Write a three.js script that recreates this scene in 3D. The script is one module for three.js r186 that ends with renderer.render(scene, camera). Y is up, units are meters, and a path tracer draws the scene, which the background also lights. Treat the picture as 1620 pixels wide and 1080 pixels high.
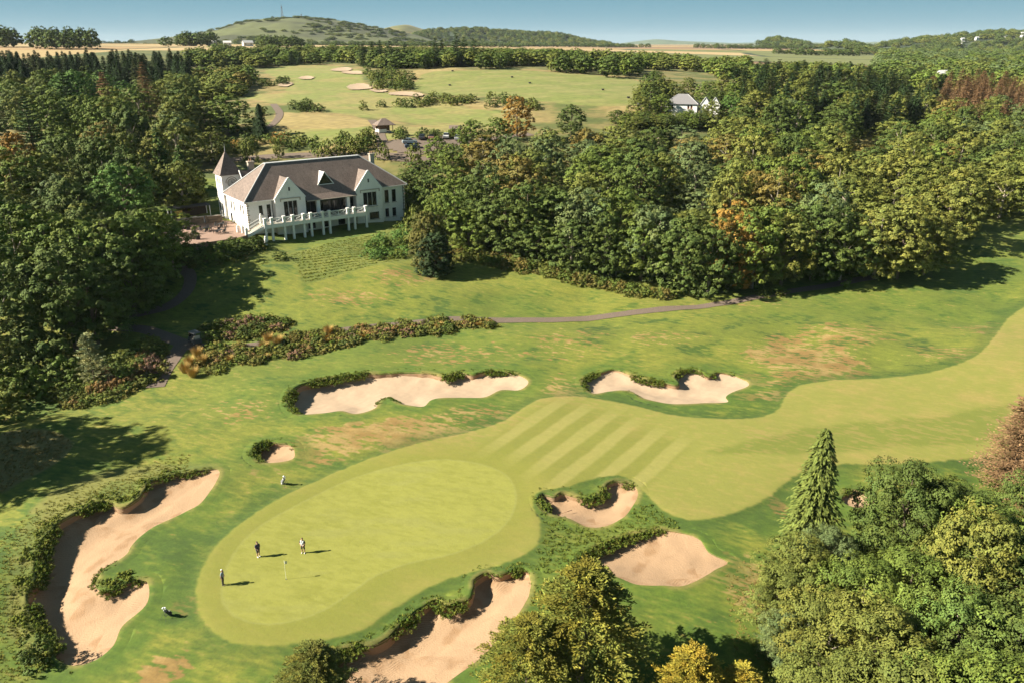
import * as THREE from 'three';
import { mergeGeometries } from 'three/addons/utils/BufferGeometryUtils.js';
import { MarchingCubes } from 'three/addons/objects/MarchingCubes.js';

const scene = new THREE.Scene();
// camera: a drone 48 m above the putting green, tilted down
const camera = new THREE.PerspectiveCamera(46.83, 1.5, 1, 30000);
camera.position.set(0, 48, 0);
camera.rotation.set(-20.7 * Math.PI / 180, 0, 0);
// renderer and exposure
const renderer = new THREE.WebGLRenderer();
renderer.toneMapping = THREE.LinearToneMapping;
renderer.toneMappingExposure = 3.0;
renderer.shadowMap.enabled = true;
// sky: clear late-summer air, pale at the horizon
{
  const W = 1024, Hh = 2048, d = new Float32Array(W * Hh * 4);
  const hor = [0.160, 0.216, 0.235], mid = [0.053, 0.134, 0.172], zen = [0.030, 0.047, 0.070];
  for (let r = 0; r < Hh; r++) {
    const e = Math.max(0, ((r + 0.5) / Hh - 0.5) * 180);
    const a = Math.exp(-e / 1.6), b = Math.exp(-e / 26);
    for (let c = 0; c < W; c++) for (let k = 0; k < 3; k++) {
      const up = zen[k] + (mid[k] - zen[k]) * b;
      d[(r * W + c) * 4 + k] = up + (hor[k] - mid[k]) * a;
      d[(r * W + c) * 4 + 3] = 1;
    }
  }
  const t = new THREE.DataTexture(d, W, Hh, THREE.RGBAFormat, THREE.FloatType);
  t.mapping = THREE.EquirectangularReflectionMapping; t.magFilter = THREE.LinearFilter; t.needsUpdate = true;
  scene.background = t; scene.environment = t;
}
// sun: low on the left, a little behind the viewer
const SUN = new THREE.Vector3(-0.815, 0.555, 0.14).normalize();
const sun = new THREE.DirectionalLight(new THREE.Color(1, 0.935, 0.79), 5.0);
sun.position.copy(SUN).multiplyScalar(400); sun.target.position.set(0, 0, -130);
sun.position.add(sun.target.position);
sun.castShadow = true; sun.shadow.mapSize.set(4096, 4096);
Object.assign(sun.shadow.camera, { left: -260, right: 260, top: 220, bottom: -220, near: 1, far: 1200 });
scene.add(sun); scene.add(sun.target);
scene.fog = new THREE.FogExp2(new THREE.Color(0.80, 0.90, 1.0), 0.00003);
// the place in metres: x right, z towards the viewer, y up from the putting green
const BUNKERS = [[[-34.57,-81.69,.15],[-34.31,-75.2,.1],[-35.73,-73.27,.1],[-37.82,-70.6,.12],[-38.57,-67.67,.2],[-38.44,-66.25,.25],[-38.82,-64.88,.3],[-39.6,-63.49,.4],[-39.16,-61.44,.6],[-37.76,-60.64,.7],[-36.26,-61.92,.6],[-35.03,-62.27,.3],[-34.09,-61.2,.15],[-33.42,-59.07,.12],[-33.72,-57.77,.1],[-34.43,-56.3,.1],[-34.2,-54,.1],[-34.82,-52.6,.12],[-35.93,-51.94,.2],[-37.57,-52.04,.5],[-39.83,-54.06,1],[-42.61,-56.49,1.4],[-44.44,-59.31,1.5],[-45.98,-63.35,1.5],[-47.26,-66.33,1.5],[-47.78,-69.92,1.4],[-46.56,-72.74,1.2],[-44.88,-75.07,1.1],[-42.61,-73.95,1.2],[-41.18,-75.4,1.1],[-41.64,-78.29,1.2],[-39.7,-80.5,.8],[-37.16,-81.42,.5]],[[-31.88,-85.38,.9],[-31.64,-87.23,1],[-29.99,-87.8,1],[-27.66,-87.35,.5],[-26.68,-85.94,.15],[-26.57,-84.57,.1],[-28.22,-83.61,.1],[-30.27,-83.59,.4]],[[2.46,-104.42,.1],[.93,-106.46,.3],[-.93,-107.3,.6],[-3.74,-107.51,.9],[-5.39,-106.65,1.1],[-7.73,-107.05,1],[-9.7,-105.98,1.2],[-11.83,-106.99,1],[-14.48,-107.38,1],[-16.81,-107.37,.9],[-21.42,-106.99,1.1],[-25,-106.24,1.3],[-28.16,-105.06,1.4],[-30.81,-102.47,1.4],[-30.92,-98.72,1.3],[-29.38,-95.4,.9],[-27.98,-94.55,.2],[-25.27,-94.83,.1],[-22.9,-95.62,.1],[-20.87,-94.73,.1],[-18.52,-96.41,.2],[-18.08,-99.09,.4],[-17.2,-99.64,.5],[-15.29,-97.81,.3],[-11.99,-96.77,.1],[-11.06,-98.75,.1],[-7.29,-99.7,.1],[-3.78,-99.73,.1],[-1.52,-102.03,.1],[1.16,-102.05,.1]],[[10.27,-105.04,.7],[10.57,-102.14,.4],[11.54,-101.04,.15],[13.85,-101.82,.15],[15.87,-102.23,.25],[17.14,-101.7,.5],[18.15,-100.09,.2],[21.47,-98.42,.1],[23.45,-98.31,.1],[26.38,-98.57,.1],[29.98,-99.01,.12],[30.11,-100.62,.12],[34.5,-104.64,.1],[33.06,-107.59,.3],[30.8,-108.35,.5],[28.86,-106.87,.7],[27.7,-108.86,.4],[25.43,-108.37,.7],[24.02,-106.9,1],[24.02,-103.96,.9],[22.38,-104.49,.9],[18.26,-106.34,.9],[15.37,-108.53,.6],[13.41,-107.9,.6],[11.44,-106.86,.7]],[[3.02,-75.56,1.2],[3.48,-76.77,1.1],[4.81,-76.38,1],[5.7,-76.98,1],[8.4,-76.21,.9],[9.98,-77.07,.9],[11.13,-79.11,.9],[12.38,-79.78,.8],[14.01,-78.89,.4],[14.39,-77.49,.15],[13.48,-75.13,.1],[12.06,-72.87,.12],[9.49,-71.06,.15],[7.95,-71.07,.15],[6.11,-72.45,.3],[3.97,-73.3,.8]],[[6.39,-65.43,.9],[8.31,-67.13,1],[9.84,-68.27,1],[11.31,-69.11,.9],[12.92,-69.88,.8],[15.17,-70.68,.5],[17.84,-70.02,.12],[19.4,-68.96,.1],[20.02,-66.83,.1],[21.55,-65.48,.08],[19.97,-64.16,.1],[18.01,-62.6,.1],[16.16,-61.53,.1],[14.35,-61.5,.1],[11.72,-61.55,.1],[10.28,-62.47,.15],[8.57,-63.53,.4],[6.65,-63.98,.7]],[[.74,-64.06,1],[-1.28,-62.91,1.1],[-2.26,-63.29,1.2],[-3.5,-62.36,1.3],[-3.85,-59.74,1.2],[-6.17,-58.8,1.2],[-6.86,-59.41,1.2],[-8.76,-58.15,1.3],[-9.73,-56.85,1.3],[-11.54,-54.43,1.3],[-14.28,-53.64,1.2],[-16.29,-51.86,1.2],[-18.77,-49.4,1.1],[-16.53,-46.59,.3],[-11.92,-45.34,.1],[-7.35,-47.14,.1],[-5.03,-49.65,.1],[-2.73,-51.9,.1],[-.55,-55.28,.1],[1.64,-59.84,.2],[1.7,-63.01,.6]],[[37.97,-78.23,.5],[39.17,-79.44,.4],[40.06,-78.91,.15],[40.61,-77.93,.1],[41.08,-76.76,.1],[39.37,-75.38,.1],[37.72,-75.69,.2],[37.3,-76.85,.4]]];
const FARB = [[[-102.72,-476.91],[-100.07,-498.28],[-89.54,-464.81],[-88.53,-445.18],[-95.77,-450.62]],[[-89.4,-441],[-83.81,-441.67],[-76.59,-429.15],[-76.63,-420.07],[-84.98,-426.85]],[[-74.21,-376.6],[-70.3,-383.8],[-63.43,-373.97],[-62.57,-363.61],[-68.56,-358.36]],[[-61.41,-358.29],[-57.97,-360.86],[-53.47,-352.73],[-55.93,-347.71]],[[-51.01,-344.95],[-45.5,-349.46],[-36.87,-338.69],[-37,-330.18],[-43.69,-335.07],[-49.21,-337.71]],[[-106.3,-415.69],[-104.57,-421.69],[-98.83,-413.55],[-98.69,-404.87],[-102.6,-405.73]],[[-106.88,-379.22],[-107.95,-395.43],[-102.65,-386.53],[-102.17,-373.48]]];
const ROADS = [[[-84.27,-222.3],[-73.45,-227.35],[-59.57,-229.31],[-44.67,-226.92],[-30,-223.97],[-19.1,-219.57]],[[-89.92,-309.03],[-80.75,-283.72],[-79.05,-269.39],[-79.85,-259.55]],[[-47.39,-275.45],[-44,-264.54],[-38.82,-241.01],[-36.7,-228.96]],[[-28.45,-225.98],[-20.19,-234.11],[-9.61,-245.82],[6.02,-257.52]]];
const ZONES = {GREEN:[[-26.46,-59.05],[-27.42,-61.69],[-27.89,-66.02],[-26.9,-70.49],[-23.71,-74.94],[-18.43,-80.34],[-12.86,-83.02],[-8.39,-83.88],[-3.78,-82.93],[-.74,-80.7],[.43,-77.18],[0,-73.01],[-1.97,-69.31],[-5.7,-66.37],[-10.55,-64.64],[-13.35,-62.77],[-15.74,-59.54],[-18.13,-57.35],[-21.22,-56.29],[-24.21,-56.91]],FAIR:[[-29.42,-60.32],[-30.17,-63.99],[-30.03,-68.04],[-28.02,-73.07],[-24.47,-77.98],[-18.94,-83.14],[-12.57,-87.04],[-5.65,-90],[-.83,-93.18],[1.71,-96.57],[3.92,-98.91],[7.91,-99.88],[11.4,-99.57],[16.42,-97.75],[21.93,-94.88],[28.45,-93.92],[33.74,-94.82],[36.22,-96.86],[38.07,-100],[40.92,-103.3],[45.86,-104.94],[54.5,-105.89],[62.59,-107.39],[70.13,-111.11],[76.54,-117.48],[86.11,-128.68],[97.84,-137.12],[111.82,-140.83],[85.64,-102.92],[76.32,-89.17],[58.58,-86.03],[45.16,-84.01],[39.71,-83.82],[33.56,-81.42],[28.39,-76.53],[23.32,-73.33],[18.95,-72.16],[16.28,-74.36],[14.93,-77.76],[12.94,-80.71],[9.54,-80.02],[6.12,-78.1],[3,-77.14],[2.3,-74.74],[3.01,-71.26],[2.44,-67.47],[-.62,-64.74],[-4.27,-63.21],[-7.75,-61.38],[-10.9,-58.36],[-13.79,-55.39],[-16.86,-54.34],[-21.05,-53.76],[-24.47,-54.29],[-27.2,-56.59]],BANK:[[-43.62,-149.21],[-37.7,-158.78],[-31.75,-165.64],[-24.12,-174.54],[-19.62,-161.88],[-21.04,-149.99],[-27.56,-144.65],[-33.74,-139.83],[-37.99,-137.13],[-40.33,-143.17]],SEMI:[[24.48,-85.76],[32.94,-89.31],[39.62,-92.32],[56.68,-95.12],[72.81,-99.54],[84.47,-101.21],[77.25,-90.55],[60.14,-88.94],[46.61,-87.41],[36.45,-85.49]],MOUND:[[-39.6,-52.08],[-43.74,-54.98],[-47.72,-61.51],[-50.93,-68.34],[-52.1,-73.3],[-51.66,-77.66],[-49.07,-81.21],[-42.52,-83.39],[-35.04,-82.63],[-34.21,-81.29],[-41.19,-78.42],[-44.61,-73.5],[-47.1,-69.13],[-45.69,-64.17],[-43.38,-58.88],[-38.37,-52.75]],PATCH:[[-65.75,-90.39],[-61.82,-92.07],[-55.34,-88.33],[-54.73,-84.14],[-56.67,-78.84],[-57.42,-76.42]],FAIRB:[[-113.57,-348.55],[-98.86,-348.7],[-110.16,-395.78],[-141.24,-477.25],[-139.51,-518.83],[-114.71,-522.39],[-80.92,-444.33],[-70.01,-390.67],[-52.88,-345.06],[-32.17,-322.06],[-16.32,-302.36],[-2.23,-288.78],[4.31,-277.74],[-14.27,-262.01],[-40.74,-276.63],[-61.86,-285.8],[-66.43,-296.99],[-85.45,-308.33],[-103.61,-328.9]],FAIRC:[[-79,-260.15],[-50.72,-260.81],[-43.86,-269.04],[-35.09,-265.56],[-14.39,-264.25],[-21.68,-252.81],[-39.6,-241.18],[-70.32,-242.66]],RANGE:[[-45.44,-392.24],[-41.34,-418.87],[-16.13,-425.32],[6.44,-424.52],[43.92,-412.56],[60.27,-395.43],[53.34,-331.3],[48.08,-304.68],[34.54,-298.84],[16.45,-305.45],[-2.47,-321.1],[-28.43,-337.16],[-40.36,-356.41]],STRAWA:[[-82.53,-288.73],[-72.77,-285.27],[-54.25,-280.38],[-46.08,-269.85],[-48.89,-261.94],[-62.52,-259.15],[-74.13,-264.93]],STRAWB:[[-44.26,-339.62],[-27.45,-324.98],[-7.15,-309.77],[9.25,-300.17],[6.71,-289.55],[-11.63,-301.63],[-39.68,-322.74]],STRAWC:[[33.45,-288.67],[50.38,-312.09],[57.83,-299.94],[36.52,-277.05]],STRAWD:[[-51.82,-426.8],[-30.11,-441.5],[-29.06,-425.55],[-46.88,-411.2]],PARK:[[-38.98,-237.06],[-34.76,-240.32],[-17.45,-248.31],[-16.04,-241.09],[-21.77,-231.13],[-29.44,-226.87]]};
const PATH = [[[69.76,-145.63],[58.29,-142.35],[50.45,-140.09],[44.3,-137],[38.51,-134.54],[30.14,-132.26],[20.94,-130.31],[9.78,-128.31],[-1.08,-127.14],[-11.77,-125.99],[-18.01,-124.62],[-26.08,-122.36],[-32.87,-120.08]],[[-32.87,-120.08],[-39.12,-116.73],[-46.66,-115.27],[-52.51,-117.62],[-60.79,-123.01],[-67.14,-124.28]],[[-51.24,-103.47],[-51.88,-107.97],[-52.38,-113.34],[-52.51,-117.62]],[[-65.85,-127.45],[-59.88,-131.78],[-58.55,-136.04],[-59.77,-140.71],[-63.98,-143.24]]];
const STRIPE = [[.95,-87.98],[7.99,-97.03],[5.05,-87.44],[9.51,-85.34],[12.76,-95.94]];
const DRY = [[45.57,-112.15,9.03,8.31,1],[41.31,-114.04,5.83,5.6,.945],[53.72,-120.88,9.17,4.62,.675],[39.65,-134.54,11.42,3.01,.405],[-13.62,-89.19,11.21,5.03,1],[-21.37,-87.86,4.77,3.69,1],[-4.18,-93.96,7.53,4.29,.675],[-28.64,-51.18,2.21,2.03,1],[-24.39,-87.19,3.16,4.25,.945],[8,-101.17,4.45,5.62,.81],[29.49,-75.46,1.01,2.07,.81],[-36.11,-80.36,2.94,1.84,.675],[-35.71,-95.88,6.85,3.4,.54],[-8.83,-113.72,11.77,5.09,.54],[9.05,-117.13,6.02,7.22,.4725],[36.89,-105.64,5.52,3.16,.675],[-29.09,-133.27,7.73,2.57,.675],[-20,-141.41,6.97,3.77,.675],[67.31,-113.11,7.46,3.15,.54],[78.63,-123.04,5.97,4.04,.54],[23.53,-119.54,6.17,4.51,.54],[59.7,-105.18,6.26,1.86,.405],[34.79,-90.1,8.15,1.52,.675],[23.01,-62.28,3.19,5.17,1],[18.29,-63.05,3.15,1,.81],[-29.37,-58.62,1.73,1.66,.54],[-40.81,-122.8,4.17,2.91,.54],[-15.38,-155.89,3.79,10.57,.81],[36.4,-100.9,5.33,1.82,.81],[-28.57,-82.4,4.49,2.39,.405],[14.26,-94.32,6.76,2.31,.3375],[47.85,-90.3,9.88,2.08,.3375]];
const MARK = {car2:[-29.83,20.57,-235.14],car3:[-26.81,21.12,-241.52],car4:[-23.86,21.04,-242.22],car5:[-19.95,21.05,-245.48],car6:[-16.2,20.69,-243.74],p1:[-27.3,.05,-61.51],p2:[-25.27,.07,-65.88],p3:[-20.96,.03,-66.56],flag:[-21.61,-.02,-62.47],bag1:[-26.55,.56,-79.32],bag2:[-30.71,-.05,-57.65],cart:[-51.18,3.03,-117.58],gaz:[-40.09,21.97,-254.76],car1:[-28.61,19.85,-230.77],house:[60.64,24.01,-290.31],patio:[-61.05,11.93,-155.92],yew:[-14.34,7.17,-143.91],pine:[-60.1,1.73,-103.91]};
const CLUB = [[-54.19,17.78,-160],[-24.79,17.78,-181.85]];
const TREES = [
['n',0,37.49,-2.15,-64.29,13.5,4.6,0],
['n',0,41.67,-2.48,-64.32,12,4.6,0],
['n',1,42.5,-2.88,-61.09,12.5,5.5,0],
['n',7,29.67,-1.68,-61.98,7.5,3.2,0],
['n',2,25.98,-1.6,-58.81,8,3.6,0],
['n',2,24.15,-1.58,-56.94,6.5,3,0],
['n',1,29.47,-2.32,-54.36,10,4.2,0],
['n',3,38.54,-3.02,-54.95,15,4.6,0],
['n',1,33.32,-2.65,-54.47,11,5,0],
['n',3,25.62,-2.15,-50.81,9,4.2,0],
['n',3,27.77,-2.39,-47.92,11,5,0],
['n',5,34.81,-2.79,-48.97,12,4.6,0],
['n',0,42.17,-3.2,-55.03,13,5.5,0],
['n',0,37.78,-2.56,-46.91,12,5.5,0],
['n',2,24.38,-2.17,-44.69,9,4.6,0],
['n',2,27.54,-2.24,-42.58,11,5,0],
['n',1,30.94,-2.01,-40.69,12,5,0],
['n',7,23.31,-1.87,-52.23,6,2.6,0],
['n',1,33.62,-1.7,-39.8,12,5,0],
['n',2,22.13,-2.03,-44.38,8,3.6,0],
['n',0,50.79,-2.71,-66.62,11,4.5,0],
['c',0,30,-1.09,-67.28,14.5,3,1],
['y',0,5.51,-.4,-50.14,12,5.6,2],
['y',1,13.4,-1.23,-45.61,9.5,3.8,3],
['y',2,-15.17,-.38,-47.41,6.5,3.4,4],
['y',1,16.96,-1.58,-45.44,8,3.4,3],
['y',0,1.19,-.21,-48.57,8,4,2],
['L',0,58.49,-.83,-80.46,13,4.2,5],
['L',0,58.72,-1.68,-74.78,12,4,5],
['u',0,-14.39,7.1,-144.5,8.6,3.3,6],
['u',1,-15.92,7.47,-146.76,11.5,3.6,7],
['m',2,-20.14,8.56,-158.4,4.5,2.5,7],
['w',0,-60.48,1.63,-104.69,8.6,2,8],
['b',1,-79,1,-81,24,7,9],
['b',1,-83,1.29,-85,21,7,9],
['b',0,-77,.87,-77,19,6.5,9],
['b',0,-86,1.53,-74,20,7,9],
['b',2,-72,.65,-66,8,3,9],
['b',1,-66,5.01,-131,16,6,37],
['b',1,-71,4.04,-127,17,6.5,37],
['b',1,-64,6.74,-137,14,5,37],
['p',0,-140.18,19.38,-258.15,20,6,10],
['p',1,-135.66,16.55,-228.32,18,5.5,10],
['b',5,-149.7,22.15,-283.85,17,7,10],
['l',0,-129.75,19.78,-263.04,20,5,11],
['l',1,-125.32,22.4,-283.51,20,5,11],
['b',1,-111.18,16.55,-228.38,18,7,10],
['b',0,-102,15.8,-217.22,17,6.5,10],
['s',1,-83.11,13.48,-189.52,17,4,10],
['b',2,-102.77,19.12,-252.93,14,5.5,10],
['b',1,-90.3,20.78,-258.86,12,6.5,10],
['b',2,-96.66,20.02,-256.61,11,5,10],
['b',2,-83.04,16.81,-222.29,9,4,10],
['b',3,-103.22,18.54,-248.64,13,4.5,10],
['b',5,-80.61,10.99,-163.66,14.23,5.98,10],
['b',2,-72.47,9.6,-149.59,7.78,3.27,10],
['b',0,-85.4,8.46,-152.64,15.23,6.4,10],
['b',2,-100.5,10.39,-170.52,16,6.5,10],
['b',1,-104.02,9.42,-165.23,17,6.5,10],
['b',4,-120.84,12.77,-195.04,15,4.5,10],
['b',1,-79.11,4.25,-130,18,7,10],
['b',1,-84.41,4.23,-130.1,18,7,10],
['b',2,-79.18,6.39,-141.54,12.88,5.41,10],
['b',0,-73.84,5.32,-134.73,16,6,10],
['b',0,-69.23,2.61,-116.61,17,6.5,10],
['s',2,-68.86,4.96,-131.44,17,4,10],
['b',0,-64.7,4.45,-128,14,5.5,10],
['b',1,-63.2,8.77,-142.57,11,4.4,10],
['b',0,-80.12,2.41,-115.28,18,7,10],
['b',0,-93.97,5.65,-139.99,18,7,10],
['b',2,-73.45,12.36,-175.87,12,5,10],
['s',1,-75.83,12.94,-182.83,14,3.6,10],
['b',1,-73.29,12.88,-181.76,9,3.6,10],
['b',3,-84.68,13.53,-190.35,14,4.6,10],
['b',0,-66.33,2.8,-117.93,13,5.5,10],
['b',2,-75.55,1.49,-105.87,7.41,3.11,10],
['m',1,-69.17,1.07,-100.74,4.5,3.5,10],
['m',0,-69.33,1.67,-107.66,5,4,10],
['m',1,-65.2,1.65,-106.47,4,3,10],
['m',2,-68.39,.81,-96.11,3.5,3,10],
['m',0,-75.12,1.24,-102.47,6,4,10],
['m',0,-73.75,1.94,-110.96,6,4.5,10],
['b',0,-68.59,8.31,-143.26,11,4.2,10],
['b',1,-67.56,4.15,-126.9,12.5,4.5,10],
['b',0,-68.1,5.61,-134.08,9,3.6,10],
['b',4,1.53,20.01,-248.56,13,4.6,12],
['b',1,-4.5,18.26,-232.81,10,4,12],
['b',1,-11.45,17.88,-227.29,10,4.2,12],
['b',0,18.65,20.18,-255.04,10,4.4,12],
['b',2,10.1,14.4,-216.32,12,5,12],
['b',6,20.67,14.71,-221.58,12,5,12],
['b',1,-20.31,15.71,-216.84,9,3.4,12],
['b',1,-15.23,12.67,-204.58,11,3.8,12],
['b',0,-24.25,11.6,-198.28,9,4,12],
['b',0,-18.02,9.39,-182.17,12,4.6,12],
['b',0,-26.21,11.11,-194.28,7,3.4,12],
['b',1,-12.25,8.59,-171.53,13,5,12],
['b',0,-5.13,7.94,-161.99,16,6.2,38],
['b',0,-1.24,7.43,-155.78,13.5,5.6,38],
['b',0,3.09,7.23,-155.35,15,5.6,38],
['b',0,8.68,7.02,-155.23,14,5.6,38],
['b',7,14.61,6.52,-152.33,15,5.8,38],
['b',1,21.43,6.36,-153.26,15,5.6,38],
['b',7,27.02,5.46,-146.28,15,5.6,38],
['b',0,31.99,4.83,-141.13,13.5,5.6,38],
['b',0,36.4,4.72,-140.23,13,5.6,38],
['b',4,41.71,5.08,-143.97,15,5.4,38],
['b',1,45.22,4.95,-142.46,16,5.6,38],
['b',3,50.9,5.04,-143.32,14,5.4,38],
['b',0,57.44,5.3,-145.87,15,5.8,38],
['b',0,62.66,5.18,-145.11,13.5,5.6,38],
['b',1,24.73,5.43,-145.47,12,5,38],
['b',0,11.42,6.24,-148.25,10,4.6,38],
['b',0,17.75,5.72,-146,11,4.4,38],
['b',0,4.93,6.9,-152.17,8.5,4.2,38],
['b',1,-8.88,7.85,-157.41,9,4.6,38],
['b',1,-13.42,8.2,-159.98,12,4.6,38],
['b',3,69.07,5.2,-145.05,13.5,5.4,38],
['b',3,73.83,5.27,-145.6,14.5,5.6,38],
['b',3,80.09,5.58,-148.1,12.5,5.6,38],
['b',3,89.71,7.33,-160.82,14,5.8,38],
['b',3,101.4,8.74,-175.69,14,5.6,38],
['b',3,129.19,10.99,-230.54,14,6,38],
['b',2,124.84,9.28,-201.37,14,6.2,38],
['b',2,123.88,9.23,-187.66,15,6.5,38],
['b',0,106.46,16.15,-262.51,13.75,5.93,13],
['b',1,90.78,16.45,-258.66,14.1,5.3,13],
['b',2,134.78,12.93,-249.25,14.07,6.48,13],
['b',2,52.06,8.18,-180.32,15.44,6.13,13],
['b',0,40.59,15.03,-231.2,11.26,6.76,13],
['b',1,62.87,7.93,-178.33,16.13,6.66,13],
['b',2,36.25,6.29,-155.72,10.54,6.32,13],
['b',0,33.08,11.93,-207.97,13.48,6.79,13],
['b',1,22.12,11.6,-202.33,12.51,6.97,13],
['b',7,46.05,11.06,-206.25,13.96,7.11,13],
['b',3,91.03,8.66,-187.2,16.1,7.1,13],
['b',6,116.03,10.19,-218.14,12.79,5.41,13],
['b',7,-5.3,9.99,-187.77,10.72,6.33,13],
['b',6,-7.38,14.34,-212.4,10.18,6.95,13],
['b',2,91.56,9.46,-204.05,11.44,7.1,13],
['b',6,.38,11.07,-195.44,10.19,6.26,13],
['b',7,20.18,13.25,-212.48,11.17,6.74,13],
['b',1,61.72,8.71,-189.76,14.46,6.43,13],
['b',0,115.94,12.47,-241.28,13.62,5.91,13],
['b',2,61.17,13.82,-231.55,14.24,5.89,13],
['b',1,153.5,10.68,-233,11.54,5.65,13],
['b',0,28.02,8.43,-177.12,16.9,6.42,13],
['b',3,45.7,7.08,-165.22,15.6,5.37,13],
['b',6,71.18,8.94,-195.11,14.59,6.42,13],
['b',6,33,10.23,-195.09,10.92,5.23,13],
['b',6,1.09,8.71,-175.43,16.11,6.75,13],
['b',2,4.24,9.58,-184.34,15.08,6.31,13],
['b',2,152.48,12.79,-252.83,13.13,6.03,13],
['b',1,141.62,9.72,-215.24,13.41,7.18,13],
['b',7,8.42,11.95,-201.74,15.06,5.24,13],
['b',0,91.59,14.08,-244.75,11.85,5.44,13],
['b',0,78.67,14.14,-240.17,13.32,7.07,13],
['b',2,71.89,7.5,-169.51,14.6,6.29,13],
['b',1,163.75,11.44,-244.68,11.51,5.66,13],
['b',2,119.77,13.28,-248.44,11.14,5.37,13],
['b',2,29.52,13.92,-219.86,10.01,5.96,13],
['b',2,89.49,8.02,-170.04,15.35,6.64,13],
['b',7,62.6,6.45,-156.37,15.69,5.48,13],
['b',0,110,18.24,-275.46,10.29,6.47,13],
['b',3,77.96,8.54,-188.76,15.92,5.35,13],
['b',2,69.98,8.31,-184.93,11.96,5.43,13],
['b',2,23.97,7.62,-167.4,10.01,6.7,13],
['b',2,73.72,6.39,-155,12.03,5.94,13],
['b',3,80.95,6.89,-158.75,11.96,5.3,13],
['b',6,58.53,12.25,-219.87,12.08,6.68,13],
['b',2,16.95,8.67,-177.17,12.11,6.31,13],
['b',2,102.89,8.93,-187.81,13.17,5.87,13],
['b',7,45.04,9.63,-193.87,11.71,5.55,13],
['b',0,82.65,16.18,-254.02,15.48,5.67,13],
['b',6,96.75,12.84,-238.28,10.9,5.7,13],
['b',7,42.26,7.81,-173.67,10.7,5.8,13],
['b',2,34.3,9.11,-185.5,14.87,6.64,13],
['b',3,69.42,15.54,-245.29,11.56,6.03,13],
['b',2,102.41,9.47,-204.9,15.38,5.82,13],
['b',2,90.53,12.04,-229.95,14.38,6.01,13],
['b',0,7.39,8.03,-167.88,11.73,5.33,13],
['b',0,54.88,9.71,-198.26,11.12,6.05,13],
['b',1,22.75,9.39,-185.21,12.61,6.68,13],
['b',7,62.53,7.09,-164.57,11.36,5.35,13],
['b',0,126.41,9.8,-214.54,11.82,6.76,13],
['b',0,97.81,10.48,-217.88,11.98,5.82,13],
['b',2,122.89,15.11,-261.23,10.04,7,13],
['b',0,72.4,9.83,-205.51,15.41,5.46,13],
['b',6,54.77,6.94,-163.09,16.37,5.38,13],
['b',0,140.76,10.38,-225.98,14.25,6.47,13],
['b',7,144.32,14.35,-261.76,11.53,6,13],
['b',2,77.67,8.05,-178.14,12.27,5.98,13],
['b',1,18.74,10.42,-192.96,12.23,5.27,13],
['b',0,135.82,9.34,-202.41,13.65,6.58,13],
['b',3,61.76,10.16,-204.96,16.76,6.94,13],
['b',6,49.37,13.1,-222.18,10.33,6.18,13],
['b',7,49.14,15.23,-235.89,10.08,6.49,13],
['b',6,52.8,7.5,-171.18,14.53,6.03,13],
['b',1,68.11,12.08,-222.29,14.49,7.13,13],
['b',1,110.6,9.75,-210.73,14.1,6.33,13],
['b',2,112.76,9.14,-193.62,10.22,6.03,13],
['b',1,53.01,6.25,-154.57,11.99,5.88,13],
['b',7,93.51,19.4,-276.52,10.83,6.82,13],
['b',6,101.56,11.19,-226.15,10.47,6.56,13],
['b',0,101.53,14.6,-251.76,11.06,5.23,13],
['b',3,113.91,11.15,-228.74,13.9,6.2,13],
['b',2,82.36,9.9,-208.39,12.38,6.85,13],
['b',0,74.02,10.76,-214.22,15.63,5.72,13],
['b',2,30.65,15.2,-228.32,11.55,6.22,13],
['b',7,155.91,14.1,-263.4,10.4,5.24,13],
['b',2,115.47,9.18,-184.93,12.44,6.1,13],
['b',0,74.09,17.51,-258.44,11.69,5.31,13],
['b',2,71.32,13.72,-234.7,12.6,5.88,13],
['b',1,80.29,11.48,-222.04,13.81,7.03,13],
['b',7,.21,12.61,-204.59,13.63,5.21,13],
['b',7,144.12,12.77,-250.36,11.41,5.3,13],
['b',1,134.4,11.78,-239.59,11.83,5.41,13],
['b',3,82.9,20.29,-277.87,13,6,14],
['b',2,104.62,22.76,-301.94,13,6.5,14],
['b',0,116.65,21.01,-294.18,14,7,14],
['b',5,76.96,22.15,-286.8,9,4,14],
['b',2,68.31,21.52,-279.42,8,3.4,14],
['b',2,69.57,27.48,-326.55,8,3.6,14],
['b',0,51.73,26.27,-302.47,11,5,14],
['b',2,44.22,23.46,-281.38,8,4,14],
['b',1,93.09,20.41,-282.37,11,5,14],
['b',2,86.03,23.18,-297.4,12.61,3.72,15],
['s',0,98.07,23.33,-303.53,11.13,3.86,15],
['s',0,96.2,21.31,-289.12,13.96,4.51,15],
['s',0,157.77,21.88,-313.56,13.37,4.17,15],
['p',2,91.34,26.27,-326.39,13.52,4.6,15],
['p',0,110.91,23.18,-307.29,11.88,4.49,15],
['p',0,157.41,26.23,-367.19,11.73,4.37,15],
['p',0,133.03,28.03,-386.93,11.64,4.37,15],
['p',0,152.58,23.67,-325.61,13.43,4.06,15],
['p',0,118.47,24.84,-324.53,11.26,3.84,15],
['s',0,96.08,25.73,-323.18,11.42,3.8,15],
['b',2,131.82,21.29,-300.75,11.2,3.6,15],
['p',0,127.57,27.68,-373.28,12.81,3.66,15],
['p',2,142.94,20.23,-297.47,11.28,4.32,15],
['b',2,117.49,19.48,-285.04,12.48,4.37,15],
['p',2,128,18.34,-281.51,13.41,4.19,15],
['p',0,102.87,20.41,-285.9,13.81,4.11,15],
['b',2,134.85,19.02,-287.59,13.54,3.84,15],
['p',2,137.4,23.6,-319.53,12.88,4.37,15],
['p',2,158.85,24.42,-336.52,11.26,4.25,15],
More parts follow.
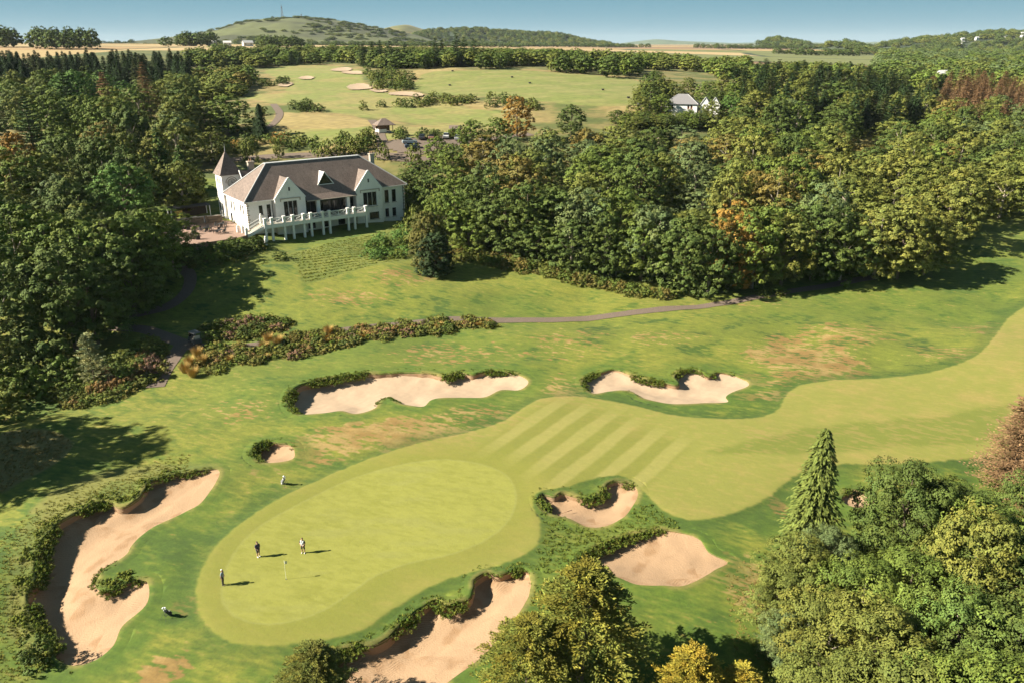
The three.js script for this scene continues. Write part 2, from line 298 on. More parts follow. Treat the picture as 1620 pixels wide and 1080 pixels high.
['s',0,121.8,18.51,-280.67,12.28,3.9,15],
['s',0,109.4,21.83,-297.18,12.37,3.94,15],
['p',2,86.04,24.53,-307.34,12.4,3.63,15],
['s',0,88.72,25.41,-316.18,13.1,4.04,15],
['s',0,95.73,24.71,-313.48,13.87,3.96,15],
['s',0,106,24.22,-313.82,13.63,4.39,15],
['s',0,130.37,19.46,-288.87,13,3.74,15],
['p',2,128.92,22.31,-306.84,13.87,3.96,15],
['b',2,150.56,19.96,-298.3,11.18,4.25,15],
['p',0,134.02,22.12,-307.06,12.34,4.35,15],
['s',0,137.92,21.5,-303.98,11.84,4.36,15],
['p',2,131.36,24.71,-328.16,11.25,4.55,15],
['b',2,103.17,21.35,-291.86,11.82,4.49,15],
['p',2,106.57,25.54,-326.58,13.73,4.05,15],
['b',2,123.8,20.06,-290.51,11.94,3.75,15],
['p',2,123.25,19.11,-284.62,12.24,3.68,15],
['s',0,147.37,22.09,-311.15,12.06,4.54,15],
['s',0,116.4,18.46,-278.73,13.5,4.31,15],
['p',0,99.86,26.39,-332.68,13.17,4.34,15],
['p',2,144.72,22.8,-315.49,13.82,4.34,15],
['s',0,140.41,22.64,-312.85,13.78,3.89,15],
['s',0,143.48,19.06,-290.48,13.46,4.25,15],
['p',0,111.71,27.39,-355.05,13.03,4.57,15],
['b',2,165.22,26.92,-394.16,11.83,3.66,15],
['p',2,118.72,23.48,-312.44,11.88,4.54,15],
['s',0,135.15,25.74,-342.62,12.67,4.42,15],
['p',0,126.62,24.61,-325.4,11.19,4.23,15],
['s',0,130.97,23.85,-319.67,12.54,4.19,15],
['p',0,147.11,25.95,-353.13,12.85,3.71,15],
['b',2,110.31,26.03,-333.97,13.21,4.12,15],
['p',0,144.97,24.54,-331.44,11.09,4.31,15],
['p',0,152.83,27.68,-400.15,12.01,3.92,15],
['p',2,152.19,22.71,-317.48,11.75,3.99,15],
['p',2,117.78,27.74,-366.44,13.73,4.31,15],
['p',2,142.79,27.6,-386.3,11.33,4.33,15],
['b',2,162.75,22.9,-323.48,12.72,4.52,15],
['s',0,155.47,25.21,-345.71,13.22,4.25,15],
['p',0,84.57,25.28,-312.86,13.79,3.82,15],
['p',0,156.51,20.69,-305.09,11.56,4.41,15],
['p',2,137.92,24.71,-330.63,12.53,4.56,15],
['p',0,146.06,21.14,-304.31,13.46,4.1,15],
['p',0,131.15,20.58,-295.98,12.85,4.06,15],
['b',2,147.1,26.59,-366.06,11.56,4.11,15],
['s',0,82.21,22.63,-292.09,13.03,3.69,15],
['p',0,129.67,17.4,-276.58,13.51,4.32,15],
['p',0,153.51,25.93,-357.29,13.73,4.4,15],
['b',2,116.42,25.81,-334.44,11.28,4.04,15],
['p',2,142.83,26.59,-362.6,13.48,3.91,15],
['p',0,94.7,26.99,-337.34,11.86,4.51,15],
['p',0,126.69,21.03,-297.42,12.97,4.34,15],
['s',0,103.95,27.64,-353.88,12.48,4.57,15],
['s',0,140.53,18.63,-287.01,12.38,3.92,15],
['p',0,165.17,25.51,-358.33,12.1,4.12,15],
['s',0,122.51,23.94,-317.57,12.45,4.52,15],
['b',2,152.2,28.25,-415.47,11.57,3.87,15],
['s',0,139.88,26.37,-355.9,11.51,4.46,15],
['s',0,109.57,20.53,-288.9,12.35,4.45,15],
['s',0,140.9,27.45,-380.56,11.57,4.35,15],
['p',2,115.7,24.31,-318.45,13.01,3.62,15],
['s',0,155.07,24.84,-339.9,13.51,3.75,15],
['s',0,129.49,22.9,-311.34,12.64,3.99,15],
['p',0,107.88,26.46,-338.14,13.88,3.75,15],
['p',0,160.73,25.15,-348.28,12.71,3.82,15],
['p',0,172.26,24.27,-343.08,11.15,4.51,15],
['s',0,111.59,28.11,-369.09,11.22,3.98,15],
['p',0,106.64,27.18,-347.94,13.69,4.17,15],
['p',2,96.68,24.1,-308.89,13.76,4.04,15],
['p',0,145.55,23.86,-324.7,12.99,4.37,15],
['p',0,170,26.92,-400.59,11.19,4.05,15],
['p',0,102.11,25.3,-321.93,13.13,4.59,15],
['l',0,176.63,23.32,-335.07,13.41,3.47,16],
['l',0,177.96,20.63,-313.73,13.44,3.66,16],
['l',0,237.65,22.05,-357.41,12.8,3.46,16],
['l',0,210.19,21.3,-335.13,14.38,4.13,16],
['l',0,212.81,23.15,-358.26,13.82,4.39,16],
['l',0,183.53,16.06,-285.46,13.27,3.7,16],
['l',0,153.43,16.12,-275.82,14.41,3.49,16],
['l',0,154.65,17.01,-281.66,14.41,4.19,16],
['l',0,176.49,16.21,-284,13.42,3.84,16],
['l',0,165.89,19.76,-302.7,12.32,4.03,16],
['l',0,200.14,19.22,-313.28,13.57,3.73,16],
['l',0,176.92,21.8,-321.83,13.92,4.09,16],
['l',0,243.16,22.58,-368.39,12.93,4.06,16],
['l',0,189.31,20.88,-320.97,14.11,4.08,16],
['l',0,179.09,19.78,-308.31,12.92,4.17,16],
['l',1,205.03,22.44,-343.95,14.79,4.28,16],
['l',0,197.32,17.33,-298.68,13.43,3.71,16],
['l',0,209.72,18.67,-312.85,12.31,3.86,16],
['l',0,214.99,19.37,-320.32,12.19,4.08,16],
['l',1,202.88,23.88,-362.06,14.25,4.17,16],
['l',0,243.85,23.44,-386.46,14.73,4.07,16],
['l',1,205.52,20.66,-327.06,14.46,4,16],
['l',0,212.2,24.08,-374.16,12.73,4.37,16],
['l',0,179.26,15.23,-278.6,13.47,4.27,16],
['l',0,168.76,15.96,-279.76,14.09,4.38,16],
['l',1,159.98,16.61,-280.95,14.55,4.08,16],
['b',0,150.6,15.54,-271.28,13.36,4.91,13],
['b',6,147.62,16.57,-276.81,13.73,5.09,13],
['b',6,167.68,12.86,-258.29,13.74,5.58,13],
['b',7,171.02,14.73,-272.56,13.52,4.76,13],
['b',0,160.24,14.65,-268.5,11.07,4.76,13],
['b',0,183.66,13.59,-269.04,13.26,4.61,13],
['b',0,155.98,11.9,-246.51,11.34,5.28,13],
['b',1,159.18,18.24,-290.74,12.23,5.34,13],
['b',0,166.7,13.97,-265.97,13.5,5.26,13],
['b',7,159.47,13.08,-257.2,12.02,5.73,13],
['b',1,176.17,13.83,-268.15,11.04,5.67,13],
['b',0,177.47,12.82,-261.31,13.77,4.71,13],
['b',2,168.14,17,-286.15,13.24,5.63,13],
['b',0,128.13,12.55,-244.73,13.7,4.8,13],
['b',7,146.62,10.85,-233.3,13.35,5.26,13],
['b',0,160.85,10.69,-235.04,13.97,5.19,13],
['b',2,144.9,11.72,-241.7,12.2,5.74,13],
['b',1,137.44,14.27,-259.45,12.99,5.5,13],
['b',1,143.11,15.96,-271.78,11.71,5.51,13],
['b',7,185.97,17.41,-295.21,11.3,5.71,13],
['b',7,174.72,17.8,-293.56,13.06,5.44,13],
['b',0,172.3,11.73,-250.44,13.37,5.55,13],
['b',1,154.67,11.22,-239.52,12.91,4.79,13],
['b',1,162.53,15.52,-274.9,11.94,5.77,13],
['b',1,188.43,14.35,-275.8,11.02,4.67,13],
['b',3,164.31,12.15,-251.42,13.45,5.12,13],
['b',0,55.06,27.96,-322.49,10,4.5,14],
['b',2,54.94,25.82,-300.61,10,4.5,14],
['b',0,49.14,25.02,-292.53,9,4.2,14],
['b',1,52.03,23.65,-285.31,8,4,14],
['b',2,48.52,26.18,-300.28,9,4,14],
['b',2,60.25,26.71,-311.23,8,3.4,14],
['b',1,73.37,25.74,-310.56,9,4.2,14],
['b',2,81.46,26.2,-319.75,10,4.4,14],
['b',0,73.52,23.78,-295.88,9,4,14],
['b',1,83.46,24.83,-308.48,10,4.4,14],
['b',2,92.27,26.37,-328.09,10,4.4,14],
['b',1,100.51,26.57,-335.32,11,4.6,14],
['b',1,-115.16,14.51,-207.58,13.5,6.08,10],
['b',2,-99.24,7.63,-153.01,13.97,5.97,10],
['b',7,-94.73,17.02,-229.28,13.19,6.15,10],
['b',1,-137,17.68,-240.12,17.03,6.47,10],
['b',2,-158.18,20.33,-265.14,14.26,5.13,10],
['b',2,-89.45,15.93,-214.32,14.21,6.32,10],
['b',0,-144.28,16.2,-225,13.04,5.49,10],
['b',2,-93.01,10.24,-166.06,13.12,5.34,10],
['b',1,-170.03,21.99,-281.01,14.08,6.43,10],
['b',1,-137.81,13.74,-204.88,15.44,5.24,10],
['b',1,-133.16,18.27,-247.6,14.5,6.07,10],
['b',2,-120.22,11.73,-187.04,13.01,5.44,10],
['b',0,-102.34,12.13,-184.41,15.99,5.51,10],
['b',7,-177.95,21.29,-273.21,13.22,5.44,10],
['b',1,-116.75,17.74,-243.86,13.46,5.96,10],
['b',7,-91.2,9.02,-158.07,15.07,5.18,10],
['b',0,-82.6,11.65,-171.65,15.6,5.83,10],
['b',6,-111.54,10.4,-174.41,16.05,5.54,10],
['b',7,-163.77,20.99,-271.32,13.45,5.29,10],
['b',0,-90.48,11.71,-176.09,17.82,5.84,10],
['b',2,-92.68,13.25,-190.26,15.87,5.03,10],
['b',0,-100.88,13.68,-196.54,14.37,5.96,10],
['b',6,-104.93,14.71,-206.89,15.17,5.7,10],
['b',1,-119.86,16.82,-232.18,17.05,5.02,10],
['b',3,-122.43,18.63,-252.94,15.38,5.97,10],
['b',2,-116.16,23.63,-291.14,13.06,4.79,10],
['b',1,-156.7,22.6,-288.08,12.55,4.78,10],
['b',0,-105.01,20.47,-263.14,13.98,5.2,10],
['b',1,-148.56,20.49,-268.03,13.53,5.77,10],
['b',2,-191.3,25.38,-318.26,12.7,4.82,10],
['b',2,-125.6,23.78,-296.37,11.43,5.33,10],
['b',0,-126.71,25.39,-320.53,11.25,4.81,10],
['b',5,-168.03,24.7,-310.28,12.78,5.19,10],
['b',0,-148.19,23.59,-298.2,11.74,4.93,10],
['b',5,-132.21,22.13,-282.61,13.44,4.73,10],
['b',2,-177.51,24.44,-307.05,11.57,5.56,10],
['b',2,-180.82,26.32,-329.41,12,5.56,10],
['b',1,-180.6,25.62,-320.94,12.86,5.71,10],
['b',1,-126.29,21.54,-276.82,13.12,4.81,10],
['b',5,-192.56,24.43,-306.8,11.05,5.22,10],
['b',0,-171.77,26.66,-333.85,11.7,4.71,10],
['b',5,-157.27,25.33,-318.2,11.91,5.24,10],
['b',0,-134.41,24.18,-303.26,11.66,5.98,10],
['b',0,-153.03,23.95,-302.17,12.48,5.11,10],
['b',0,-163.74,22.57,-287.45,12.26,5.39,10],
['b',0,-112.52,21.96,-276.1,13.74,5.35,10],
['b',0,-158.3,21.48,-276.86,11.14,4.93,10],
['s',0,-251.41,30.89,-419.68,13.45,4.37,17],
['s',0,-260.97,30.65,-415.37,13.8,3.84,17],
['s',0,-180.19,31.27,-422.19,13.51,4.58,17],
['s',0,-183.29,29.39,-379.93,13.82,4.42,17],
['s',0,-233.21,30.35,-406.12,12.35,3.95,17],
['s',0,-242.3,30.43,-409.1,13.71,4.54,17],
['s',0,-214.61,31.37,-425.73,11.18,3.72,17],
['s',0,-219.18,30.55,-408.35,14.25,3.66,17],
['s',0,-245.18,29.83,-396.58,14.26,4.14,17],
['s',0,-256.55,31.26,-427.43,13.87,3.82,17],
['s',0,-167.35,29.62,-386.04,11,4.47,17],
['s',0,-259.11,31.06,-423.65,13.71,4.23,17],
['s',0,-148.46,29.21,-379.06,11.65,4.31,17],
['s',0,-199.68,31.56,-429.42,12.98,3.88,17],
['s',2,-229.23,29.7,-391.44,11.02,3.92,17],
['s',0,-239.81,31.17,-424.01,12.63,4.42,17],
['s',0,-197.8,29.22,-376.5,12.41,3.78,17],
['s',0,-238.23,29.43,-387.28,13.32,4.47,17],
['s',0,-195.9,30.29,-400.49,12.21,4.05,17],
['s',0,-174.77,29.31,-378.91,12.35,3.89,17],
['s',0,-212.95,29.2,-378.21,12.53,4.04,17],
['s',0,-174.22,30.95,-414.69,12.68,3.98,17],
['s',0,-161.1,30.37,-401.48,12.98,4.46,17],
['s',2,-203.77,30.14,-397.65,11.81,4.3,17],
['s',0,-238.91,30.04,-400.27,14.47,4.08,17],
['s',2,-186.88,31.91,-437.5,12.2,4.24,17],
['s',0,-201.19,31.22,-421.83,14.23,4.26,17],
['s',0,-202.19,29.31,-378.98,12.14,4.43,17],
['s',2,-176.86,31.75,-433.41,14.24,4.08,17],
['s',0,-261.24,31.62,-434.48,13.24,4.47,17],
['s',0,-195.37,31.41,-425.87,11.96,4.14,17],
['s',0,-232.19,31.41,-428.01,11.75,4.35,17],
['s',0,-163.02,31.26,-420.99,13.44,4.28,17],
['s',0,-269.11,31.81,-438.46,11.77,3.98,17],
['s',0,-226.13,30.88,-416.34,13.4,4.05,17],
['s',2,-218.91,30.13,-399.27,11.6,4.54,17],
['s',0,-223.73,31.98,-439.33,12.15,3.99,17],
['s',2,-168.89,28.97,-372.6,12.75,4.11,17],
['s',0,-237.29,29.14,-381.14,12.21,4.38,17],
['s',2,-244.98,31.18,-424.62,12.55,4.14,17],
['s',0,-207.31,29.32,-379.91,12.14,4.03,17],
['s',2,-252.57,30.14,-404.1,11.12,4.34,17],
['s',0,-179.93,30.1,-395.99,14.45,3.87,17],
['s',0,-252.27,31.27,-427.1,12.59,4.32,17],
['s',2,-169.34,29.3,-379.39,13.5,4.41,17],
['s',0,-242.47,29.59,-391.26,12.27,3.87,17],
['s',0,-179.61,29.25,-377.01,12.17,3.83,17],
['s',0,-178.5,29.88,-391.11,11.81,4.3,17],
['s',0,-241.94,30.69,-414.35,12.96,4.08,17],
['s',0,-273.3,31.43,-431.41,11.1,4.15,17],
['s',2,-198.73,30.94,-415.32,12.74,4.04,17],
['s',0,-210.81,31.25,-422.9,12.71,3.64,17],
['s',2,-235.34,31.22,-424.42,13.43,3.89,17],
['s',2,-184.5,30.93,-414.55,12.55,4.33,17],
['s',0,-165.57,29.8,-389.95,12.72,3.78,17],
['s',2,-154.84,30.21,-397.87,11.08,3.9,17],
['s',0,-223.5,29.21,-380.27,12.45,3.89,17],
['s',0,-197.3,29.78,-388.9,14.09,4.54,17],
['s',0,-206.51,31.94,-437.98,13.55,3.82,17],
['s',0,-213.36,29.46,-383.89,12.51,4.5,17],
['s',0,-223.26,30.39,-405.57,12.5,3.69,17],
['s',0,-249.81,29.94,-399.45,13.18,3.86,17],
['s',2,-203.28,29.94,-393.07,11.47,4.49,17],
['s',0,-179.2,29.67,-386.49,11.87,3.85,17],
['s',2,-191.67,30.27,-399.77,14.44,3.79,17],
['s',2,-219.44,31.65,-432.16,14.34,4.23,17],
['s',0,-206.67,31.59,-430.27,11.44,3.82,17],
['s',0,-225.68,31.78,-435.25,12.18,4,17],
['s',0,-152.19,29.58,-385.69,13.68,3.94,17],
['s',2,-185.38,30.23,-398.74,13.63,3.64,17],
['s',0,-228.87,30.48,-408.16,11.09,4.09,17],
['s',0,-158.42,28.91,-373.07,11.44,4.13,17],
['s',0,-216.7,30.71,-411.65,13.85,3.88,17],
['s',0,-200.22,29.57,-384.51,14.02,3.84,17],
['s',0,-232.4,31.81,-436.26,11.01,4.02,17],
['s',0,-182.82,31.65,-431.1,12.42,3.74,17],
['s',0,-172.51,30.63,-407.44,11.64,4.12,17],
['s',0,-248.31,29.64,-392.99,12.1,3.72,17],
['s',0,-209.56,30.35,-402.92,11.15,4.16,17],
['s',2,-179.19,30.56,-406.12,12.97,4.52,17],
['s',0,-232.65,29.52,-388.29,12.04,4.21,17],
['s',2,-265.66,30.89,-420.5,12.38,4.05,17],
['s',0,-225.8,28.8,-372.58,12.98,3.75,17],
['s',0,-156.54,29.8,-390.01,12.63,3.92,17],
['s',0,-232.44,29.27,-383.03,13.83,4.39,17],
['s',0,-249.99,30.51,-411.56,14.45,4.32,17],
['s',2,-178.34,31.93,-437.77,12.49,3.82,17],
['s',0,-166.49,30.9,-413.16,11.35,4.19,17],
['s',2,-216.32,30.42,-405.24,13.51,4.6,17],
['s',0,-224.64,31.39,-426.94,11.64,4.32,17],
['s',2,-244.63,29.4,-387.53,14.28,3.78,17],
['s',0,-204.95,28.97,-372.37,11.43,4.16,17],
['s',2,-246.93,31.64,-433.85,13.39,4.05,17],
['s',0,-228.03,29.33,-383.47,11.46,3.81,17],
['s',2,-209.14,30.75,-411.81,11.48,4.24,17],
['s',0,-172.38,29.75,-388.56,13.36,4.35,17],
['s',0,-195.88,29.96,-392.88,11.87,3.89,17],
['s',0,-184.25,30.71,-409.61,13.3,4.17,17],
['s',0,-245.59,31.41,-429.34,11.41,4.25,17],
['s',0,-171.06,31.6,-429.65,13.12,4.31,17],
['s',0,-220.02,29.66,-389.07,11.3,4.58,17],
['s',2,-214.29,29.69,-388.84,13.19,4.47,17],
['s',0,-185.28,29.04,-372.15,12.29,4.11,17],
['s',0,-267.82,31.27,-428.16,11.06,3.92,17],
['s',2,-235.59,28.8,-374.2,11.64,3.9,17],
['s',0,-193.33,30.63,-407.98,12.03,3.78,17],
['s',0,-203.6,30.63,-408.65,12.41,4.4,17],
['s',0,-238.47,31.5,-430.48,11.07,3.7,17],
['s',0,-214.02,29.93,-394.03,11.54,4.43,17],
['s',0,-176.44,29.05,-373.06,12.06,4.31,17],
['s',0,-194.18,31.67,-431.79,12.24,4.29,17],
['s',0,-256.41,31.6,-433.95,12.88,3.73,17],
['s',0,-173.55,31.29,-422.32,12.39,4.08,17],
['s',2,-200.62,31.93,-437.91,13.47,4.15,17],
['s',0,-235.71,29.75,-393.64,13.5,4.42,17],
['s',0,-202.52,30.43,-404.05,13.97,4.59,17],
['s',2,-212.26,28.99,-373.95,12.85,3.9,17],
['s',2,-174.46,30.16,-397.27,13.55,4.36,17],
['s',0,-194.79,31.15,-420,12.65,4.06,17],
['s',0,-169.45,30.4,-402.32,14.44,3.91,17],
['s',2,-219.52,31.88,-436.99,11.89,3.63,17],
['s',2,-226.5,29.91,-395.7,13.04,3.84,17],
['s',0,-158.41,30,-393.81,13.87,4.07,17],
['s',2,-257.38,30.88,-419.92,11.46,3.86,17],
['s',0,-204.19,29.65,-386.6,13.06,4.58,17],
['b',2,-124.56,29.88,-387.55,5.07,3.92,18],
['b',1,-156.47,31.19,-418.75,5.31,4.04,18],
['b',1,-128.97,30.61,-401.57,5.68,3.82,18],
['b',1,-116.38,27.31,-346.59,4.75,4.48,18],
['b',6,-135.08,28.98,-374.46,4.68,3.94,18],
['b',2,-152.08,30.99,-413.67,5.22,3.73,18],
['b',2,-134.9,27.24,-350.05,6.08,4.63,18],
['b',1,-150.52,30.51,-403.57,6.65,4.3,18],
['b',6,-145.35,29.76,-388.7,6.67,3.88,18],
['b',2,-119.38,28.2,-359.8,4.68,3.76,18],
['b',2,-131.98,29.75,-386.75,6.82,4.54,18],
['b',2,-144.26,29.4,-382.17,5.8,3.86,18],
['b',6,-162.32,30.63,-407.05,5.53,4.94,18],
['b',2,-122.05,27.19,-347.34,6.83,3.88,18],
['b',2,-133.3,31.28,-416.02,6.36,4.78,18],
['b',2,-148.6,27.84,-356.91,6.02,4.73,18],
['b',1,-123.51,28.27,-362.06,6.6,3.62,18],
['b',1,-135,26.06,-333.17,6.58,4.54,18],
['b',1,-130.18,31.1,-411.26,6.54,3.61,18],
['b',1,-123.62,29.31,-377.82,6.07,4.94,18],
['b',2,-150.2,31.24,-418.82,6.44,4.9,18],
['b',1,-145.68,30.32,-399.05,5.34,4.18,18],
['b',1,-141.71,30.89,-409.89,5.27,4.79,18],
['b',2,-131.82,28.49,-366.73,5.92,3.71,18],
['b',2,-154.9,29.2,-378.73,5.72,4.81,18],
['b',1,-146.2,31.05,-413.94,4.93,3.97,18],
['b',2,-114.78,26.99,-341.4,4.78,3.91,18],
['b',1,-132.34,26.73,-343.22,5.76,4.03,18],
['b',1,-141.96,30.65,-404.94,5.71,3.79,18],
['b',2,-122.85,26.65,-340.56,5.3,4.47,18],
['b',2,-136.42,29.66,-385.82,5.44,3.7,18],
['b',2,-125.45,26.91,-344.65,6.66,3.81,18],
['b',2,-143.7,27.28,-349.71,5.98,4.34,18],
['b',2,-133.13,29.44,-381.71,6.9,4.66,18],
['b',6,-118.95,27.61,-351.63,5.97,4.34,18],
['b',2,-150.6,30.12,-395.74,5.91,4.38,18],
['b',6,-136.48,30.19,-395.24,6.97,5,18],
['b',6,-120.74,28.83,-369.54,6.93,4.27,18],
['b',1,-143.5,26.75,-341.94,5.02,4.12,18],
['b',2,-121.84,26.19,-333.68,5.98,4.77,18],
['b',2,-128.22,26.05,-333.24,6.89,4.35,18],
['b',2,-142.8,29,-375.43,5,4.32,18],
['b',2,-140.55,27.58,-354.38,5.72,4.97,18],
['b',1,-140.5,28.26,-364.09,4.95,3.81,18],
['b',1,-161.3,29.55,-384.99,4.74,4.65,18],
['b',2,-150.47,28.44,-366.03,5.34,3.93,18],
['b',2,-126.45,28.94,-372.54,6.99,4.44,18],
['b',1,-164.59,30.13,-396.64,5.22,4.63,18],
['b',2,-131.19,28.17,-362.12,6.91,4.41,18],
['b',1,-152.99,28.73,-370.62,4.64,4.55,18],
['b',2,-136.31,31.01,-411.18,6.85,3.95,18],
['b',2,-127.24,28.62,-367.89,4.54,4.09,18],
['b',1,-129.22,30.16,-393.41,4.52,3.69,18],
['b',2,-143.82,28.52,-367.83,6.29,3.92,18],
['b',6,-138.45,26.44,-338.55,4.87,5,18],
['b',2,-144.18,30.05,-393.9,5.73,4.14,18],
['b',2,-125.11,27.84,-356.54,6.53,4.77,18],
['b',2,-139.7,31.17,-415.26,6.29,4.37,18],
['b',1,-148.96,28.87,-373.33,5.85,3.67,18],
['b',1,-154.25,30.66,-406.94,5.83,4.48,18],
['s',0,-157.46,37.11,-565.52,7.16,4.98,19],
['b',2,-154.15,34.01,-503.45,6.72,5.36,19],
['b',2,-105.4,36.03,-543.99,8.06,4.75,19],
['b',0,-126.98,35.36,-534.82,6.75,4.6,19],
['b',0,-202.41,36.21,-541.09,7.61,5.17,19],
['b',1,-183.71,35.4,-527.78,6.54,5.24,19],
['b',2,-135.12,36.33,-552.2,6.79,4.13,19],
['b',0,-153.79,35.1,-527.94,7.34,5.33,19],
['s',0,-192.96,37.33,-567.33,7.9,5.25,19],
['b',2,-198.38,36.79,-554.57,7.24,4.38,19],
['s',0,-135.25,35.33,-534.29,7.32,4.98,19],
['b',2,-136.58,37.14,-567.9,6.93,5.4,19],
['b',1,-165.65,35.3,-529.76,7.04,4.38,19],
['s',0,-180.38,37.73,-577.43,6.87,4.25,19],
['b',0,-194.61,34.79,-510.37,8.43,5.31,19],
['s',0,-141.3,35.39,-534.91,6.77,4.22,19],
['b',0,-169.26,34.44,-509.75,8.11,4.86,19],
['b',1,-123.28,36.33,-552.14,5.63,4.11,19],
['b',1,-145.66,34.93,-526.05,5.74,4.73,19],
['b',1,-168.81,35.91,-541,6.08,4.07,19],
['b',0,-215.48,37.59,-570.63,7.24,4.52,19],
['b',2,-112.99,36.86,-561.82,7.47,5.14,19],
['b',1,-193.06,36.31,-545.2,5.55,4.03,19],
['s',0,-197.62,37.79,-577.33,5.84,4.84,19],
['b',2,-190.76,36.81,-556.13,6.02,5.03,19],
['s',0,-141.72,37.53,-576.04,6.39,5.02,19],
['b',1,-183,35.95,-539.48,5.69,4.18,19],
['s',0,-180.79,37.21,-565.76,7.54,5.26,19],
['b',1,-144.82,35.82,-542.42,5.88,4.06,19],
['b',2,-194.99,35.63,-529.92,7.79,5.39,19],
['s',0,-159.67,37.59,-575.89,7.02,4.81,19],
['s',0,-179.82,34.78,-514.72,7.64,5.17,19],
['b',1,-186.17,34.56,-507.39,7.12,5.32,19],
['b',2,-180.52,35.62,-533.19,7.99,4.75,19],
['b',0,-157.2,34.64,-517.89,6.95,5.06,19],
['b',0,-121.69,36.73,-559.94,7.81,4.32,19],
['b',2,-179.1,36.12,-543.66,8.38,4.31,19],
['b',1,-151.38,37.02,-564.34,6.84,4.83,19],
['b',1,-113.61,36.18,-548.58,6.05,4.28,19],
['b',2,-199.38,35.83,-533.35,6.35,4.7,19],
['b',1,-158.82,35.91,-542.44,7.5,4.25,19],
['b',2,-214.36,37.07,-558.34,7.67,4.95,19],
['b',2,-152.07,34.2,-508.92,7.84,4.77,19],
['b',1,-202.09,37.64,-573.39,8.18,4.85,19],
['b',2,-133.46,36.03,-546.74,5.92,4.45,19],
['b',2,-201.63,37.28,-565.2,6.3,4.12,19],
['s',0,-220.9,37.79,-574.63,7.39,4.17,19],
['s',0,-164.68,36.91,-560.92,7.02,4.83,19],
['b',2,-210.27,37.35,-565.5,8.15,4.46,19],
['b',1,-123.7,37.25,-570.56,5.71,5.26,19],
['b',1,-114.73,37.39,-573.4,8.39,4.49,19],
['s',0,-151.23,36.46,-553.32,5.52,4.67,19],
['b',2,-171.37,37.64,-576.06,7.13,5.02,19],
['b',1,-205.86,36.99,-557.98,6.74,4.12,19],
['b',2,-178.21,34.46,-507.37,8.25,4.12,19],
['b',2,-178.14,36.89,-559.36,8.06,5.13,19],
['b',2,-147.1,37.31,-570.59,7.57,4.27,19],
['b',2,-174.41,35.38,-529.53,7.68,4.53,19],
['b',0,-147.3,36.14,-547.81,6.98,4.36,19],
['b',2,-160.38,34.34,-510.13,7.93,5.05,19],
['s',0,-170.55,37.06,-563.52,7.75,4.44,19],
['b',1,-145.48,36.54,-555.29,7.36,4.09,19],
['b',2,-161.56,37.32,-569.64,7.66,4.31,19],
['b',0,-190.28,37.86,-579.83,7.7,4.56,19],
['b',2,-195.21,36.57,-550.34,8.38,4.56,19],
['s',0,-160.7,35.16,-528.02,6.89,5.09,19],
['s',0,-198.56,35.07,-516.05,6.52,4.27,19],
['b',0,-161.03,36.7,-557.04,7.47,4.34,19],
['b',2,-190.66,34.93,-515.07,6.02,5.38,19],
['b',2,-181.25,35.13,-522.34,6.13,5.28,19],
['b',1,-188.28,37.03,-561.17,7.66,5.03,19],
['s',0,-209.78,37.62,-571.99,6.86,5.38,19],
['b',1,-175.06,37.44,-571.21,7.49,5.13,19],
['s',0,-154.13,37.52,-574.64,8.5,4.46,19],
['s',0,-164.68,34.67,-516.71,5.94,4.33,19],
['s',0,-189.05,35.48,-528.05,8.43,4.27,19],
['b',2,-166.95,36.5,-552.6,5.5,4.63,19],
['s',0,-202.83,36.48,-547.15,7.16,4.04,19],
['s',0,-145.33,36.89,-562.12,5.95,4.12,19],
['b',2,-184.34,36.24,-545.13,6.44,5.24,19],
['b',1,-28.75,36.47,-478.06,6.29,4.68,19],
['b',2,9.27,36.24,-467.8,7.15,3.96,19],
['p',0,24.93,36.03,-474.14,6.59,4.78,19],
['b',0,-54.88,35.55,-448.7,7.41,4.91,19],
['p',0,-3.95,36.48,-472,5.81,4.71,19],
['b',2,-19.79,36.56,-478.23,8.29,4.29,19],
['p',0,8,36.44,-477.37,6.81,4.13,19],
['p',0,-39.85,36.26,-477.16,5.56,4.09,19],
['p',0,-68.58,35.13,-457.93,7.59,4.97,19],
['b',0,-23.32,36.49,-473.55,7.51,4.95,19],
['b',0,-36.14,36.07,-450.98,6.52,4.44,19],
['b',0,16.01,36.32,-477.95,7.32,4.7,19],
['b',2,-33.83,35.99,-446.07,7.2,4.15,19],
['p',0,-73.78,34.95,-462.36,6.29,4.11,19],
['b',2,-19.26,36.3,-457.28,6.57,4.73,19],
['p',0,-45.56,36.06,-468.45,6.15,3.81,19],
['b',0,-6.61,36.32,-461.09,6.38,3.87,19],
['b',0,25.1,35.87,-467.81,6.69,4.83,19],
['b',1,-73.47,35.11,-477.77,6.25,4.13,19],
['b',0,-56.51,35.66,-461.02,5.51,3.84,19],
['b',0,-37.79,36.2,-464.25,7.71,4.26,19],
['p',0,-33.01,36.25,-461.05,6.95,4.81,19],
['b',0,-44.72,35.85,-448.22,8.14,4.18,19],
['b',2,-52.5,35.71,-453.49,7.45,4.01,19],
['b',2,-69.34,34.98,-451.07,7.51,4.3,19],
['b',0,-67.33,35.25,-463.5,7.67,4.99,19],
['p',0,-56.92,35.7,-467.69,7.38,3.87,19],
['b',0,-29.67,36.33,-464.81,6.92,3.88,19],
['b',1,-33.64,36.39,-477.91,8.45,3.95,19],
['b',2,-6.96,36.61,-479.81,7.53,3.82,19],
['b',1,27.36,36.07,-478.68,8.43,4.3,19],
['b',0,-46.21,36.11,-479.02,6.45,4.15,19],
['b',2,41.92,35.63,-478.75,6.6,4.07,19],
['b',2,3.89,36.15,-458.82,7.92,3.98,19],
['b',1,-63.31,35.3,-453.7,6.43,4.73,19],
['b',2,-35.36,36.31,-471.35,7.52,4.61,19],
['b',0,.22,36.36,-467.17,8.18,4.37,19],
